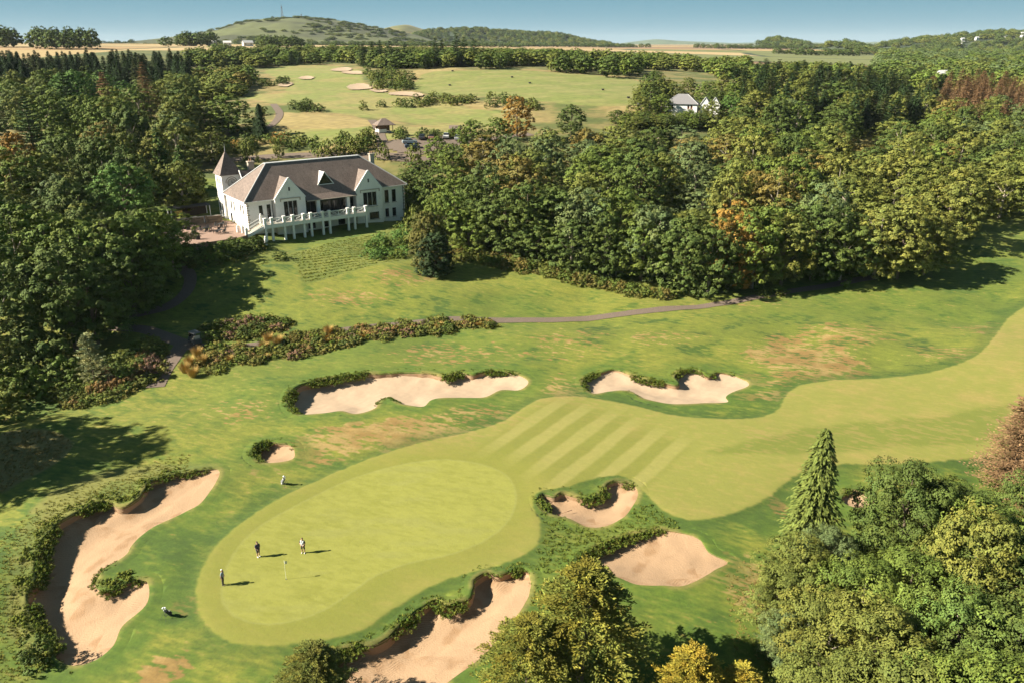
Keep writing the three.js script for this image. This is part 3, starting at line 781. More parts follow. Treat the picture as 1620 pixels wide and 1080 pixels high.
['p',0,56.82,35.04,-477.61,7.83,4.26,19],
['p',0,49.72,35.26,-475.72,7.21,4.71,19],
['b',1,-45.62,35.62,-440.19,8.19,4.43,19],
['b',0,-24.29,36.24,-454.66,6.53,4.29,19],
['b',0,-61.48,35.15,-443.19,7.88,4.41,19],
['b',2,11.5,36.1,-463.37,7.03,4.59,19],
['b',2,-.86,36.27,-461.4,6.53,4.2,19],
['p',0,11.15,36.32,-473.74,6.95,4.47,19],
['p',0,-13.29,36.5,-471.23,7.08,4.72,19],
['p',0,-41.25,36.02,-453.61,7.02,4.83,19],
['b',1,-51.86,35.81,-460.55,8.32,4,19],
['b',0,-48.44,36.01,-473.37,6.79,4.98,19],
['p',0,-27.51,36.07,-447.02,7.91,4.28,19],
['p',0,-23.69,36.38,-464.28,8.08,4.87,19],
['b',0,-76.09,34.9,-467.34,8.43,4.86,19],
['p',0,-62.9,35.49,-470.14,7.56,4,19],
['b',2,-9.06,36.27,-457.2,5.51,3.93,19],
['p',0,-29.88,36.38,-470.18,7.33,4.71,19],
['b',0,31.51,35.7,-468.58,6.75,3.98,19],
['b',2,-52.54,35.9,-476.45,5.89,4.02,19],
['b',0,-30.66,36.22,-456.23,7.65,4.33,19],
['b',2,-.08,36.52,-476.53,5.98,4.21,19],
['p',0,-79.36,34.84,-475.5,7.05,4.7,19],
['b',0,-57.84,35.7,-473.03,7.88,3.94,19],
['b',2,16.29,36.04,-465.3,7.04,4.35,19],
['b',1,-44.31,36.04,-461.82,7.05,4.58,19],
['b',2,-22.09,36.13,-449.16,7.94,4.3,19],
['p',0,-66.87,35.35,-473.6,6.55,3.91,19],
['b',1,-60.29,35.65,-478.62,8.23,4.32,19],
['b',0,-53.68,35.43,-442.1,5.89,4.58,19],
['b',1,-3.29,36.22,-457.45,7.73,4.2,19],
['b',1,3.9,36.42,-473.1,7.15,4.32,19],
['b',1,-31.45,36.1,-449.99,7.28,3.94,19],
['b',0,34.83,35.81,-476.71,6.14,4.27,19],
['b',0,-67.91,34.94,-446.36,6.25,4.21,19],
['b',0,-73.16,35.08,-472.23,7.2,4.22,19],
['p',0,-17.43,36.4,-463.62,7.2,4.14,19],
['b',1,-11.4,36.44,-466.51,6.36,4,19],
['p',0,-74.02,35.02,-470,15,4.2,19],
['p',0,-67.6,35.25,-465,14,4.2,19],
['p',0,-60.49,35.58,-470,13,4.2,19],
['p',0,-41.34,36.03,-455,15,4.2,19],
['p',0,-30.12,36.15,-452,17,4.2,19],
['p',0,-25.55,36.14,-450,15,4.2,19],
['p',0,-21.35,36.46,-470,14,4.2,19],
['p',0,-39.14,36.22,-470,14,4.2,19],
['p',0,-85.4,34.63,-480,13,4.2,19],
['p',0,-81.62,34.91,-490,14,4.2,19],
['b',2,104.51,34.4,-532.98,7.42,4.4,20],
['b',2,98.07,33.81,-498.72,5.59,4.65,20],
['b',1,123.78,32.22,-489.4,7.88,4.54,20],
['b',1,117.19,34.16,-554.37,6.42,4.9,20],
['b',1,155.85,32.17,-558.37,7.96,5.17,20],
['b',2,102.11,32.96,-478.34,7.41,5.29,20],
['b',1,117.95,32.8,-498.69,6.27,5.1,20],
['b',2,110.26,33.57,-511.87,7.17,4.76,20],
['b',2,143.53,32.55,-543.47,6.78,4.99,20],
['b',2,85.48,34.22,-492.07,7.17,4.42,20],
['b',2,109.5,32.86,-486.45,5.87,5.34,20],
['b',1,99.15,35.2,-556.66,7.16,5.26,20],
['b',1,98.2,34.01,-506.01,6.16,4.58,20],
['b',2,108.42,34.44,-543.92,6.28,4.52,20],
['b',2,96.77,34.77,-531.77,7.17,4.61,20],
['b',2,131.94,31.51,-480.15,7.47,4.8,20],
['b',2,86.83,35.84,-555.95,7.42,4.46,20],
['b',2,124.97,32.67,-506.85,5.92,4.87,20],
['b',2,137.09,32.75,-536.49,7.56,4.71,20],
['b',2,84.01,34.83,-510.54,7.43,4.89,20],
['b',2,85.09,33.6,-472.47,5.93,5.44,20],
['b',1,90,34.85,-521.67,6.59,5.46,20],
['b',2,117.06,33.07,-506.54,6.45,4.46,20],
['b',1,133.78,31.65,-487.67,6.11,4.65,20],
['b',1,109.06,33.83,-519.58,7.9,4.47,20],
['b',1,94.87,35.34,-552.42,7.15,5.22,20],
['b',2,125.46,31.87,-481.15,6.06,4.96,20],
['b',1,82.45,34.63,-501.05,7.33,4.47,20],
['b',1,147.93,32.18,-536.41,6.62,5.44,20],
['b',2,121.82,33.96,-557.41,6.12,5.06,20],
['b',2,115.69,32.29,-478.72,7.06,5.29,20],
['b',2,96.38,34.56,-522.58,6.65,4.67,20],
['b',1,80.29,34.26,-485.55,6.48,4.94,20],
['b',1,131.63,33.17,-543.28,6.22,5.15,20],
['b',2,139.55,32.19,-517.85,7.72,4.58,20],
['b',2,133.1,32.19,-505.02,7.43,4.66,20],
['b',1,119.33,33.84,-543.31,5.74,4.83,20],
['b',2,92.4,34.17,-501.51,6.99,4.78,20],
['b',1,76.94,34.14,-476.96,7.81,4.97,20],
['b',2,149.22,32.42,-552.71,6.25,4.59,20],
['b',1,124.57,31.33,-463.7,6.24,5.02,20],
['b',1,172.07,29.24,-473.04,8.18,4.56,20],
['p',0,142.95,31.57,-501.01,6.35,4.46,20],
['b',2,140.87,31.81,-505.92,8.81,4.54,20],
['b',2,161.95,30.36,-492.72,7.23,4.42,20],
['b',1,127.28,29.97,-430.79,7.85,4.53,20],
['b',1,165.33,28.7,-446.73,8.54,4.7,20],
['b',1,114.54,30.92,-439.53,7.66,4.23,20],
['b',1,131.67,31.24,-471.65,7.76,4.59,20],
['b',2,128.4,30.36,-442.24,6.67,4.58,20],
['p',0,128.57,32.18,-496.44,7.05,4.96,20],
['b',1,112.1,31.89,-462.04,8.43,5.01,20],
['b',2,174.41,28.86,-464.98,8.55,4.62,20],
['b',1,182.78,28.44,-464.91,8.18,4.51,20],
['p',0,146.5,29.89,-454.01,7.19,4.28,20],
['b',2,119.78,31.84,-471.58,8.57,4.43,20],
['b',1,188.08,29.34,-501.97,6.73,4.51,20],
['b',1,157.94,30.93,-505.73,6.34,4.28,20],
['b',1,140.13,29.48,-433.82,6.43,5.2,20],
['b',2,166.04,28.97,-455.64,8.92,4.62,20],
['b',1,177.82,29.98,-506.92,6.58,4.74,20],
['p',0,150.61,31.02,-495.67,8.72,4.5,20],
['b',1,110.17,30.74,-430.08,7.2,4.34,20],
['b',1,173.06,29.97,-498.5,7.72,4.32,20],
['p',0,126.77,30.65,-448.07,6.79,4.43,20],
['b',2,153.01,28.93,-435.9,6.49,4.73,20],
['b',1,169.58,28.2,-438.18,8.37,4.65,20],
['p',0,185.59,29.73,-511.56,7.31,4.98,20],
['b',2,164.71,29.75,-477.46,8.28,5.19,20],
['b',2,146.74,30.08,-459.91,7.93,4.62,20],
['b',2,115.9,31.04,-444.23,6.51,4.57,20],
['b',1,144.47,31.82,-513.35,6.19,4.58,20],
['b',2,195.96,28.87,-498.68,8.3,4.98,20],
['p',0,191.63,29.62,-518.49,6.39,4.77,20],
['b',2,120.39,30.91,-446.72,6.09,4.75,20],
['b',1,149.7,28.9,-430.54,6.26,4.69,20],
['b',1,188.33,28.64,-479.37,7.33,5.14,20],
['b',2,158.83,29.85,-471.18,8.09,4.24,20],
['b',2,171.86,28.28,-443.86,8.66,4.82,20],
['p',0,156.12,30.28,-480.43,6.99,5.16,20],
['p',0,138.5,30.73,-466.84,8.14,5,20],
['b',2,110.32,30.97,-435.83,7.37,5.15,20],
['b',1,149.54,30.31,-470.95,6.35,4.23,20],
['b',1,123.29,31.81,-475.77,6.02,4.89,20],
['b',1,152.25,29.66,-455.57,7.89,4.56,20],
['b',1,178.67,28.98,-475.06,7.33,4.71,20],
['b',2,247.43,23.59,-393.45,9.54,5.28,20],
['b',2,220.13,25.74,-438.14,9.05,5.1,20],
['p',0,233.48,24.23,-400.24,8.95,5.02,20],
['p',2,231.68,26.33,-471.49,9.92,4.65,20],
['b',1,207.27,25.64,-414.26,9.1,5,20],
['p',0,243.57,24.27,-414.28,7.77,4.8,20],
['p',0,258.91,24.65,-451.55,8.76,5.12,20],
['b',2,250.05,23.89,-405.95,9.77,5.17,20],
['b',2,213.33,24.6,-388.06,10.25,5.15,20],
['b',2,182.07,29.37,-492.88,8.38,5.05,20],
['b',2,255.82,25.12,-464.24,8.46,4.59,20],
['b',0,200.43,26.17,-421.71,9.47,4.41,20],
['p',2,275.53,24.65,-467.65,8.44,4.6,20],
['p',0,209.04,28.28,-499.47,7.91,4.54,20],
['b',0,248.19,25.87,-477.99,7.85,5.04,20],
['b',2,175.81,26.86,-406.94,8.03,4.42,20],
['b',2,287.29,24.67,-478.72,8.9,4.95,20],
['p',0,192.19,28.22,-472.41,9.3,5.39,20],
['p',0,204.4,25.19,-394.53,7.86,5.2,20],
['b',0,281.15,24.76,-476.52,8.97,5.08,20],
['b',1,286.15,24.43,-468.56,7.69,4.58,20],
['p',0,259.67,24.86,-459.92,9.77,4.41,20],
['p',2,212.59,25.88,-431.22,10.46,5.38,20],
['b',2,268.28,24.39,-450.37,9.27,5.13,20],
['b',1,234.31,26.42,-477.5,9.36,4.45,20],
['p',0,181.62,27.34,-430.1,9.85,4.28,20],
['p',2,262.77,24.24,-437.12,8.05,4.83,20],
['p',0,161.71,29.4,-462.07,10.32,4.78,20],
['b',2,253.86,24.06,-417.28,8.52,4.99,20],
['b',0,227.89,25.06,-425.2,9.38,4.62,20],
['p',2,235.34,24.81,-426.56,7.83,4.3,20],
['p',0,210.51,25.28,-406.38,9.06,5.04,20],
['p',2,280.81,24.09,-448.16,7.92,5.27,20],
['b',2,195.82,27.58,-458.6,7.72,4.27,20],
['b',2,209.81,25.85,-425.7,8.25,4.9,20],
['b',0,198.57,28.5,-490.77,8.39,4.62,20],
['p',0,230.78,24.12,-393.47,8.59,5.38,20],
['b',1,228.78,24.62,-408.42,9.54,4.63,20],
['b',2,259.84,25.29,-473.57,9.73,5.36,20],
['b',2,246.47,26.4,-491.52,10.44,5.08,20],
['p',0,265.34,23.77,-416.25,8.25,5.17,20],
['p',2,302.23,24.19,-471.57,8.28,4.54,20],
['b',1,246.85,24.9,-446.65,7.78,5.09,20],
['b',1,239.91,24.58,-423.22,7.53,4.63,20],
['b',1,156.94,28.16,-419.21,9.67,4.4,20],
['b',1,162.51,27.84,-417.68,10.01,5.09,20],
['b',2,239.11,24.18,-404.92,9.33,4.44,20],
['b',0,216.99,24.9,-402.5,9.44,4.59,20],
['b',1,274.23,23.91,-432.26,9.2,4.42,20],
['p',0,266.95,23.89,-423.64,7.81,4.94,20],
['b',1,171.03,29.51,-479.87,7.69,4.95,20],
['b',1,205.67,27.62,-474.07,8.36,5.37,20],
['b',1,228.99,24,-388.28,10.03,4.21,20],
['p',2,270.03,25.52,-490.56,9.31,5.31,20],
['b',0,253.23,24.58,-442.01,8.07,4.61,20],
['p',2,168.54,26.52,-386.95,9.59,5.31,20],
['b',0,180.05,27.88,-444.02,7.55,4.22,20],
['b',1,198.52,25.61,-399.82,9.55,4.85,20],
['p',0,214.84,26.11,-442.19,9.96,4.88,20],
['p',0,253.86,24.24,-425.93,8.55,5.14,20],
['b',2,187.48,27.72,-450.4,9.26,4.73,20],
['p',0,223.05,24.77,-406.14,10.35,5.25,20],
['b',0,161.86,27.44,-405.07,8.62,4.72,20],
['p',2,239.43,25.92,-469.43,9.22,5.31,20],
['p',0,172.04,28.51,-450.92,8.22,4.26,20],
['b',2,199.95,26.62,-435.6,9.44,5.15,20],
['p',0,291.01,24.94,-491.2,8.57,5.31,20],
['b',2,183.45,26.35,-401.89,8.06,4.95,20],
['b',2,218.42,27.52,-489.05,7.99,5.05,20],
['p',2,232.96,24.72,-418.76,8.67,5.29,20],
['b',0,203.09,26.66,-441.82,8.66,4.32,20],
['b',0,262.98,25.7,-488.84,10.12,4.88,20],
['b',0,220.02,25.09,-413.95,9.59,4.44,20],
['p',0,169.16,27.25,-409.23,8.52,4.56,20],
['p',2,180.24,27.58,-435.33,9.84,4.8,20],
['b',1,169.67,27.78,-425.99,8.81,4.55,20],
['b',0,210.99,26.42,-446.28,8.48,5.27,20],
['b',2,277.18,25.31,-490.89,10.4,4.98,20],
['b',1,194.06,27.86,-464.17,8.18,4.37,20],
['b',0,239,26.93,-498.3,8.68,4.88,20],
['p',2,245.8,25.64,-468.74,10.15,4.95,20],
['b',1,224.96,26.66,-472.4,7.54,5.14,20],
['p',2,275.62,24.88,-475.84,9.93,4.37,20],
['p',0,229.74,27.03,-489.26,8.14,4.56,20],
['p',2,241.62,24.22,-409.48,10.37,4.49,20],
['b',0,161.23,28.67,-439.98,9.17,5.17,20],
['b',1,291.54,24.36,-469.99,8.64,5.4,20],
['p',0,215.24,27.86,-494.89,9.61,4.84,20],
['p',2,195.34,25.94,-406.12,9.58,5.16,20],
['p',0,219.68,26.39,-457.72,8.85,4.8,20],
['b',2,140.95,28.23,-400.93,7.69,4.92,20],
['b',2,160.52,28.21,-425.49,7.9,4.75,20],
['b',1,236.99,25.79,-462.73,10.33,5.23,20],
['p',0,208.65,27.07,-462.09,8.54,4.47,20],
['p',0,252.51,26.27,-494.56,9.76,4.3,20],
['b',1,215.55,25.18,-410.41,9.03,4.94,20],
['p',2,221.7,24.39,-391.67,10.4,4.35,20],
['b',2,222.37,25.14,-419.58,9.39,5.33,20],
['p',2,200.95,28.57,-496.63,9.8,4.76,20],
['p',0,274.14,24.35,-454.46,7.59,4.35,20],
['p',2,150.11,27.52,-392.51,8.48,4.99,20],
['b',0,295.85,24.72,-487.86,9.52,5.36,20],
['b',1,263.01,24.05,-427.75,7.54,4.58,20],
['p',0,216,27.24,-477.18,7.81,5.1,20],
['b',0,198.85,27.11,-449.05,9.93,4.59,20],
['p',2,219.21,26.64,-464.21,9.81,4.8,20],
['b',2,248.32,25.11,-455.67,10.18,4.79,20],
['b',1,270.02,24.51,-457.42,10.41,4.29,20],
['p',0,226.37,26.15,-459.73,8.88,5.37,20],
['b',1,205.56,25.41,-403.76,9.03,5.09,20],
['l',0,211.79,20.08,-324.93,11.4,3.67,16],
['l',1,190.42,22.83,-338.93,11.77,3.69,16],
['l',1,222.79,23.35,-368.79,11.13,4.49,16],
['l',0,203.87,20.19,-322.35,11.65,3.71,16],
['l',0,182.2,22.39,-329.63,12.7,4.07,16],
['l',0,192.85,21.46,-327.55,11.13,3.87,16],
['l',1,197.55,24.29,-364.65,13.64,3.9,16],
['l',0,204.56,21.75,-336.52,13.8,3.94,16],
['l',0,174.12,18.88,-300.32,12.97,3.89,16],
['l',0,208.74,23.9,-367.38,12.74,4.12,16],
['l',1,183.75,19.31,-307.1,13.8,3.86,16],
['l',1,157.41,19.84,-300.03,12.63,4.58,16],
['l',1,231.49,22.54,-361.16,12.98,4.44,16],
['l',0,202.01,24.2,-367.13,11.67,4.58,16],
['l',0,204.66,18.8,-311.89,11.01,3.89,16],
['l',0,193.32,17.98,-301.75,12.25,4.22,16],
['l',0,233.45,22.93,-368.6,12.05,4.41,16],
['l',0,169.2,23.51,-332.41,12.21,4.51,16],
['l',0,217.44,22.39,-350.97,13.14,3.8,16],
['l',0,229.87,22.32,-357.21,12.12,3.88,16],
['l',0,176.98,22.43,-326.97,12.64,4.21,16],
['l',0,189.62,22.11,-331.43,13.16,3.66,16],
['l',1,189.26,24.31,-357.58,12.68,4.16,16],
['l',1,196.04,20.81,-323.75,11.18,4.37,16],
['l',1,204.9,23.56,-358.47,11.57,3.84,16],
['l',0,204.41,23.24,-353.5,13.18,4.55,16],
['l',0,171.94,23.86,-337.86,12.05,4.27,16],
['l',0,196.33,20.15,-318.66,13.39,4.12,16],
['l',0,191.73,22.4,-335.38,11.63,3.66,16],
['l',0,187.85,22.71,-336,11.28,3.81,16],
['b',2,52.83,34.8,-464.91,9.83,4.16,19],
['b',0,51.69,33.26,-426.78,9.96,4.1,19],
['b',2,54.54,34.05,-446.64,7.25,4.56,19],
['b',1,65.61,33.26,-440.33,8.74,3.68,19],
['b',2,41.85,35.44,-471.73,7.99,4.58,19],
['b',2,21.25,34.52,-426.37,9.81,3.63,19],
['b',1,57.56,32.56,-418.7,8.21,3.79,19],
['b',1,68.47,33.81,-456.86,8.24,4.74,19],
['b',2,68.55,34.65,-480.91,8.81,3.91,19],
['b',2,61.79,33.88,-450.78,9.41,3.91,19],
['b',0,40.84,34.69,-447.77,7.47,4.39,19],
['b',1,39.22,34.55,-442.59,7.08,4.33,19],
['b',0,25.71,34.09,-421.5,7.84,4.48,19],
['b',0,47.08,33.4,-425.47,7.88,4.43,19],
['b',0,29.08,35.38,-454.69,8.06,3.96,19],
['b',0,35.96,33.55,-419.14,8.18,3.76,19],
['b',1,56.92,34.15,-451.86,8.4,4.44,19],
['b',1,33.76,34.99,-448.27,9.88,4.78,19],
['b',0,65.36,34.55,-473.59,7.9,3.65,19],
['b',2,56.57,33.25,-431.13,9.3,4.56,19],
['b',1,29.53,34.72,-437.1,9.17,3.76,19],
['b',2,44.01,34.69,-451.31,9.7,4.34,19],
['b',0,34.01,34.22,-430.23,8.88,3.61,19],
['b',0,62.62,32.63,-424.33,9.53,3.79,19],
['b',0,48.08,32.32,-407.1,9.14,4.71,19],
['b',0,25.18,34.67,-432.28,9.54,3.92,19],
['p',0,-59.39,35.39,-449.45,6.15,4.16,19],
['b',0,-62.52,35.75,-496.6,8.24,4.23,19],
['b',2,-87.71,36.24,-541.78,8.68,4.07,19],
['p',0,-45.42,35.4,-434.62,7.11,3.77,19],
['b',2,-50.83,35.63,-445.94,6.18,4.33,19],
['b',0,-69.65,35.76,-511.61,6.49,3.63,19],
['p',0,-90.92,35.25,-519.14,7.53,3.52,19],
['b',0,-95.45,35.53,-529.57,7.99,3.92,19],
['p',0,-95.02,35.99,-539.65,8.54,4.39,19],
['b',0,-86.99,35.78,-530.05,8.48,4.01,19],
['b',2,-72.01,35.23,-483.3,6.99,3.88,19],
['p',0,-75.72,36.18,-532.4,6.87,3.74,19],
['p',0,-80.73,35.38,-512.17,7.46,4.15,19],
['p',0,-74.87,35.24,-494.52,6.59,4.16,19],
['b',2,-87.9,35.25,-516.21,7.24,3.62,19],
['p',0,-92.71,35.4,-524.67,8.28,4.13,19],
['p',0,-78.79,35.62,-518.3,6.3,3.87,19],
['b',2,-87.47,34.79,-497.36,6.86,3.65,19],
['b',2,-82.67,34.96,-496.56,8.16,3.96,19],
['b',2,-102.64,35.87,-539.91,7.36,3.74,19],
['b',0,-67.22,35.56,-495.43,6.09,3.9,19],
['p',0,-87.67,35.58,-525.43,6.29,3.55,19],
['b',2,-11.95,35.68,-436.43,7.6,3.62,19],
['b',0,-10.85,36.19,-452.78,8.14,3.75,19],
['b',0,-6.69,35.49,-433.12,7.24,3.41,19],
['b',0,-5.21,35.93,-445.01,7.3,4.28,19],
['b',0,-14.78,35.51,-432.31,7.51,3.98,19],
['b',0,42.2,21.95,-271.99,3.91,2.62,14],
['b',0,45.03,21.79,-271.99,4.96,2.79,14],
['b',2,66.84,21,-275.73,5.17,3.01,14],
['b',2,38.64,22.2,-272.37,3.57,2.82,14],
['b',0,56.35,21.22,-272.82,3.84,3.27,14],
['b',0,73.59,20.82,-277.37,4.1,2.85,14],
['b',1,51.16,21.53,-272.66,4.64,3.14,14],
['b',0,35.31,22.78,-274.92,4.53,2.99,14],
['b',0,39.57,22.72,-275.65,3.78,2.65,14],
['b',2,40.77,21.29,-267.76,4.3,3.3,14],
['b',1,60.85,21.19,-274.43,4.72,2.61,14],
['b',2,72.86,21.37,-280.36,4.58,3.06,14],
['b',0,51.35,20.96,-269.48,5.12,2.83,14],
['b',2,43.62,22.61,-276.21,4.21,3.11,14],
['b',1,51.49,22.07,-275.87,3.94,2.85,14],
['b',0,43.69,21.38,-269.19,4.18,2.69,14],
['b',0,63.62,21.27,-276.03,5.07,3.38,14],
['b',1,57.75,21.64,-275.83,4.66,2.63,14],
['b',1,60.77,21.93,-278.75,5.09,2.83,14],
['b',1,48,22.25,-275.62,3.59,3.04,14],
['b',2,71.63,20.55,-275.02,3.84,3.11,14],
['b',2,55.54,22.16,-277.95,3.7,2.92,14],
['b',2,64.57,21.81,-279.57,3.69,3.06,14],
['b',2,47.81,21.28,-270.06,4.28,3.36,14],
['b',1,60.13,20.77,-271.73,3.62,2.76,14],
['b',1,37.57,21.74,-269.45,4.18,2.73,14],
['b',2,55.92,26.76,-308.95,6.44,3.3,14],
['b',2,48.9,26.85,-305.96,6.38,3.82,14],
['b',2,52.86,27.19,-311.37,7.11,3.63,14],
['b',2,57.03,27.59,-318.74,7.05,3.8,14],
['b',0,53.97,27.47,-315.2,6.85,3.43,14],
['b',2,52.47,25.34,-296.08,6.61,3.63,14],
['m',2,-60.89,31.92,-401.03,3.21,3,21],
['m',1,-57.77,33.06,-410.61,3.28,2.32,21],
['m',2,-45.75,29.25,-365.17,3.31,2.24,21],
['m',1,-60.37,29.46,-371.05,3.35,3.02,21],
['m',0,-65.18,31.96,-402.35,3.52,2.23,21],
['m',0,-61.27,33.77,-419.15,3.38,3.11,21],
['m',0,-46.84,29.58,-371.55,3.15,2.97,21],
['m',2,-53.51,29.38,-369.11,2.84,2.78,21],
['m',2,-66,33.14,-414.44,2.56,2.41,21],
['m',1,-58.13,31.23,-393.93,3.67,2.85,21],
['m',0,-62.71,32.14,-403.48,3.4,2.28,21],
['m',1,-49.83,30.13,-380.36,3.56,2.82,21],
['m',2,-58.11,29.65,-374.31,2.67,2.52,21],
['m',2,-57.98,28.88,-359.38,3.24,2.57,21],
['m',2,-53.5,32.29,-402.65,3.37,2.98,21],
['m',1,-72.77,33.24,-419.01,3.48,2.85,21],
['m',2,-51.48,29.94,-378.09,3.82,2.41,21],
['m',2,-52.59,30.99,-390.64,2.78,2.96,21],
['m',0,-60.77,30.25,-383.18,3.81,2.68,21],
['m',2,-62.62,32.72,-408.94,3.6,2.62,21],
['m',2,-65.85,31.27,-395.49,3.69,2.84,21],
['m',0,-53.38,29.21,-365.96,2.91,2.36,21],
['m',2,-67.75,32.04,-403.84,2.64,3.16,21],
['m',1,-49.03,28.88,-358.2,3.91,2.48,21],
['m',0,-48.97,31.78,-397.3,3.3,3.07,21],
['m',0,-46.16,29.08,-361.86,2.55,3,21],
['m',2,-26.31,27.38,-322.98,2.33,2.27,21],
['m',2,-22.59,26.15,-307.29,3,2.19,21],
['m',2,-8.21,27.79,-321.31,2.61,2.05,21],
['m',0,-3.67,26.77,-307.71,2.03,2.36,21],
['m',0,-15.75,27.39,-319.38,2.25,2.18,21],
['m',2,-20.01,26.72,-312.88,2.58,1.95,21],
['m',2,7.81,25.64,-294.3,2.31,2.43,21],
['m',2,-15.79,26.73,-311.6,2.31,2.44,21],
['m',0,3.68,26.63,-303.86,1.89,2.41,21],
['m',2,-17.9,27.08,-316.35,2.02,2,21],
['m',2,-31.01,26.72,-315.33,2.56,2.59,21],
['m',0,-18.59,26.61,-311.17,2.21,2.04,21],
['m',2,-30.87,27.2,-321.73,2.95,2.07,21],
['m',2,-53.65,25.39,-295.79,2.87,1.8,21],
['m',2,-41.95,25.88,-305.16,2.99,2.41,21],
['m',2,-22.93,27.01,-317.1,1.73,2.44,21],
['m',0,-7.46,25.95,-301.37,2.73,2.45,21],
['m',0,-38.68,25.74,-303.72,2.9,2.52,21],
['m',0,-48.36,25.83,-303.49,2.22,1.98,21],
['m',0,-32.01,26.13,-308.33,2.96,1.88,21],
['m',0,2.98,27.13,-308.85,1.72,2.35,21],
['m',0,-36.35,26.63,-314.88,2.84,2.36,21],
['m',0,-23.16,26.72,-313.72,2.44,2.47,21],
['m',0,1.01,27.5,-313.66,2.01,2.03,21],
['m',2,-26.63,27.1,-319.25,2.34,2.45,21],
['m',0,-2.13,26.46,-304.17,2.71,2.03,21],
['m',2,-31.55,26.37,-311.16,2.27,2.16,21],
['m',2,-34.27,25.91,-305.91,1.9,2.55,21],
['m',2,7.54,26.53,-301.84,2.79,1.99,21],
['m',2,-19.88,27.15,-317.84,1.88,1.86,21],
['m',2,7.18,26.18,-298.9,1.68,2.21,21],
['m',0,-3.29,27.51,-315.48,2.57,2.53,21],
['m',0,8.52,25.96,-296.72,1.94,1.97,21],
['m',2,-25.9,26.59,-312.83,2.45,2.04,21],
['m',0,-73.52,25.7,-295.32,3,2.28,21],
['m',0,-68.82,25.32,-290.5,2.51,2.41,21],
['m',0,-74.83,25.3,-290.01,2.51,2.1,21],
['m',0,-75.13,25.94,-298.71,2.98,2.17,21],
['m',0,-78.68,25.71,-295.57,2.76,2.13,21],
['m',0,-72.78,25.51,-292.72,2.8,2.12,21],
['m',0,-76.39,25.68,-295,2.59,2.25,21],
['m',0,-123.49,30.7,-401.76,2.89,2.06,21],
['m',0,-108.91,30.36,-391.89,2.6,2.7,21],
['m',2,-116.64,29.95,-386.86,2.16,2.67,21],
['m',0,-112.99,29.56,-379.26,2.95,2.72,21],
['m',0,-105.62,29.99,-384.77,2.08,2.33,21],
['m',0,-108.99,30.84,-400.05,2.14,2.11,21],
['m',2,-111.38,29.69,-381.12,2.4,2.05,21],
['m',0,-108.82,30.15,-388.29,2.94,2.26,21],
['m',2,-87.37,24.49,-284.82,3.12,2.1,21],
['m',2,-83.58,21.89,-263.52,3.05,2.27,21],
['m',2,-81.12,21.5,-259.87,3,2.46,21],
['c',1,-78.21,20.65,-253,10,2.6,22],
['m',0,-76.95,18.52,-237.06,3.26,2.23,23],
['m',0,-66.76,19.8,-243.34,2.95,2.61,23],
['m',0,-63.66,18.73,-235.31,2.26,2.06,23],
['m',0,-79.6,19.06,-242.17,3.45,2.44,23],
['m',0,-77.01,19.36,-243.46,2.67,2.01,23],
['m',4,-69.71,19.66,-243.24,2.95,2.7,23],
['m',2,-63.13,19.31,-239.08,2.44,2.43,23],
['m',4,-82.71,18.63,-240.08,2.04,2.18,23],
['m',0,-63.37,19.8,-242.4,2.8,2.73,23],
['m',0,-84.73,19.18,-245.2,2.28,2.16,23],
['m',1,-73.7,19.75,-245.12,2.21,2.43,23],
['m',2,-82.79,17.89,-233.64,2.71,2.4,23],
['m',2,-87.14,19.11,-245.7,2.29,2.3,23],
['m',0,-84.35,18.2,-237.07,3.27,2.38,23],
['m',2,-78.36,18.07,-233.77,2.83,2.69,23],
['m',1,-68.27,19,-238.29,3,2.35,23],
['m',1,-56.18,18.29,-230.94,4.76,2.26,23],
['m',1,-43.34,20.38,-239.08,3.47,2.21,23],
['m',1,-42.33,19.39,-232.42,3.24,2.53,23],
['m',2,-44.67,18.7,-229.84,4.42,2.63,23],
['m',2,-49.79,19.77,-237.71,4.04,2.21,23],
['m',1,-48.72,19.25,-234.12,3.74,2.63,23],
['m',2,-43.18,19.81,-235.13,4.03,2.71,23],
['m',2,-41.38,20.32,-237.69,4.01,2.39,23],
['m',2,-52.49,17.87,-227.74,4.11,2.46,23],
['m',2,-66.2,17.52,-227.05,5,1.6,23],
['m',2,-73.04,17.03,-222.98,6,2,23],
['m',2,-76.57,18.64,-237.92,4,1.8,23],
['m',2,-49.28,17.98,-227.6,4.5,2,23],
['m',2,-44.75,18.18,-227.43,4,1.8,23],
['m',2,-35.96,17.64,-223.59,4.5,2,23],
['m',2,-26.88,16.5,-219.37,5,2.2,23],
['m',1,-33.77,21.16,-243.25,2.6,1.93,24],
['m',0,-32.59,20.9,-239.64,2.39,1.63,24],
['m',1,-27.77,21.09,-242.91,1.96,1.5,24],
['m',1,-17.98,21.3,-252.66,1.85,1.56,24],
['m',0,-17.84,21.03,-248.88,2.52,2.1,24],
['m',0,-23.55,20.87,-242.21,2.57,1.69,24],
['m',0,-22.91,21.23,-248.37,2,2.04,24],
['m',0,-33.3,21.44,-248.09,2.48,1.77,24],
['m',1,-34.79,21.36,-246.69,2.19,1.63,24],
['m',1,-18.65,20.83,-245.45,2.38,1.72,24],
['m',1,-23.59,20.99,-243.82,2.48,1.51,24],
['m',0,-26.99,21.19,-244.95,2.95,1.74,24],
['m',2,-22.57,9.22,-177.55,3.39,2.42,25],
['m',2,-21.92,9.02,-172.94,4.98,2.01,25],
['m',0,-23.8,10.23,-188.2,3.43,2.58,25],
['m',2,-23.03,9.73,-184.04,4.02,2.76,25],
['m',2,-21.93,9.43,-181.24,3.61,2.68,25],
['m',1,-25.85,10.66,-190.89,3.92,2.14,25],
['m',0,-21.88,10.38,-190.06,4.03,2.6,25],
['m',5,-20.98,8.82,-165.27,1.81,1.52,26],
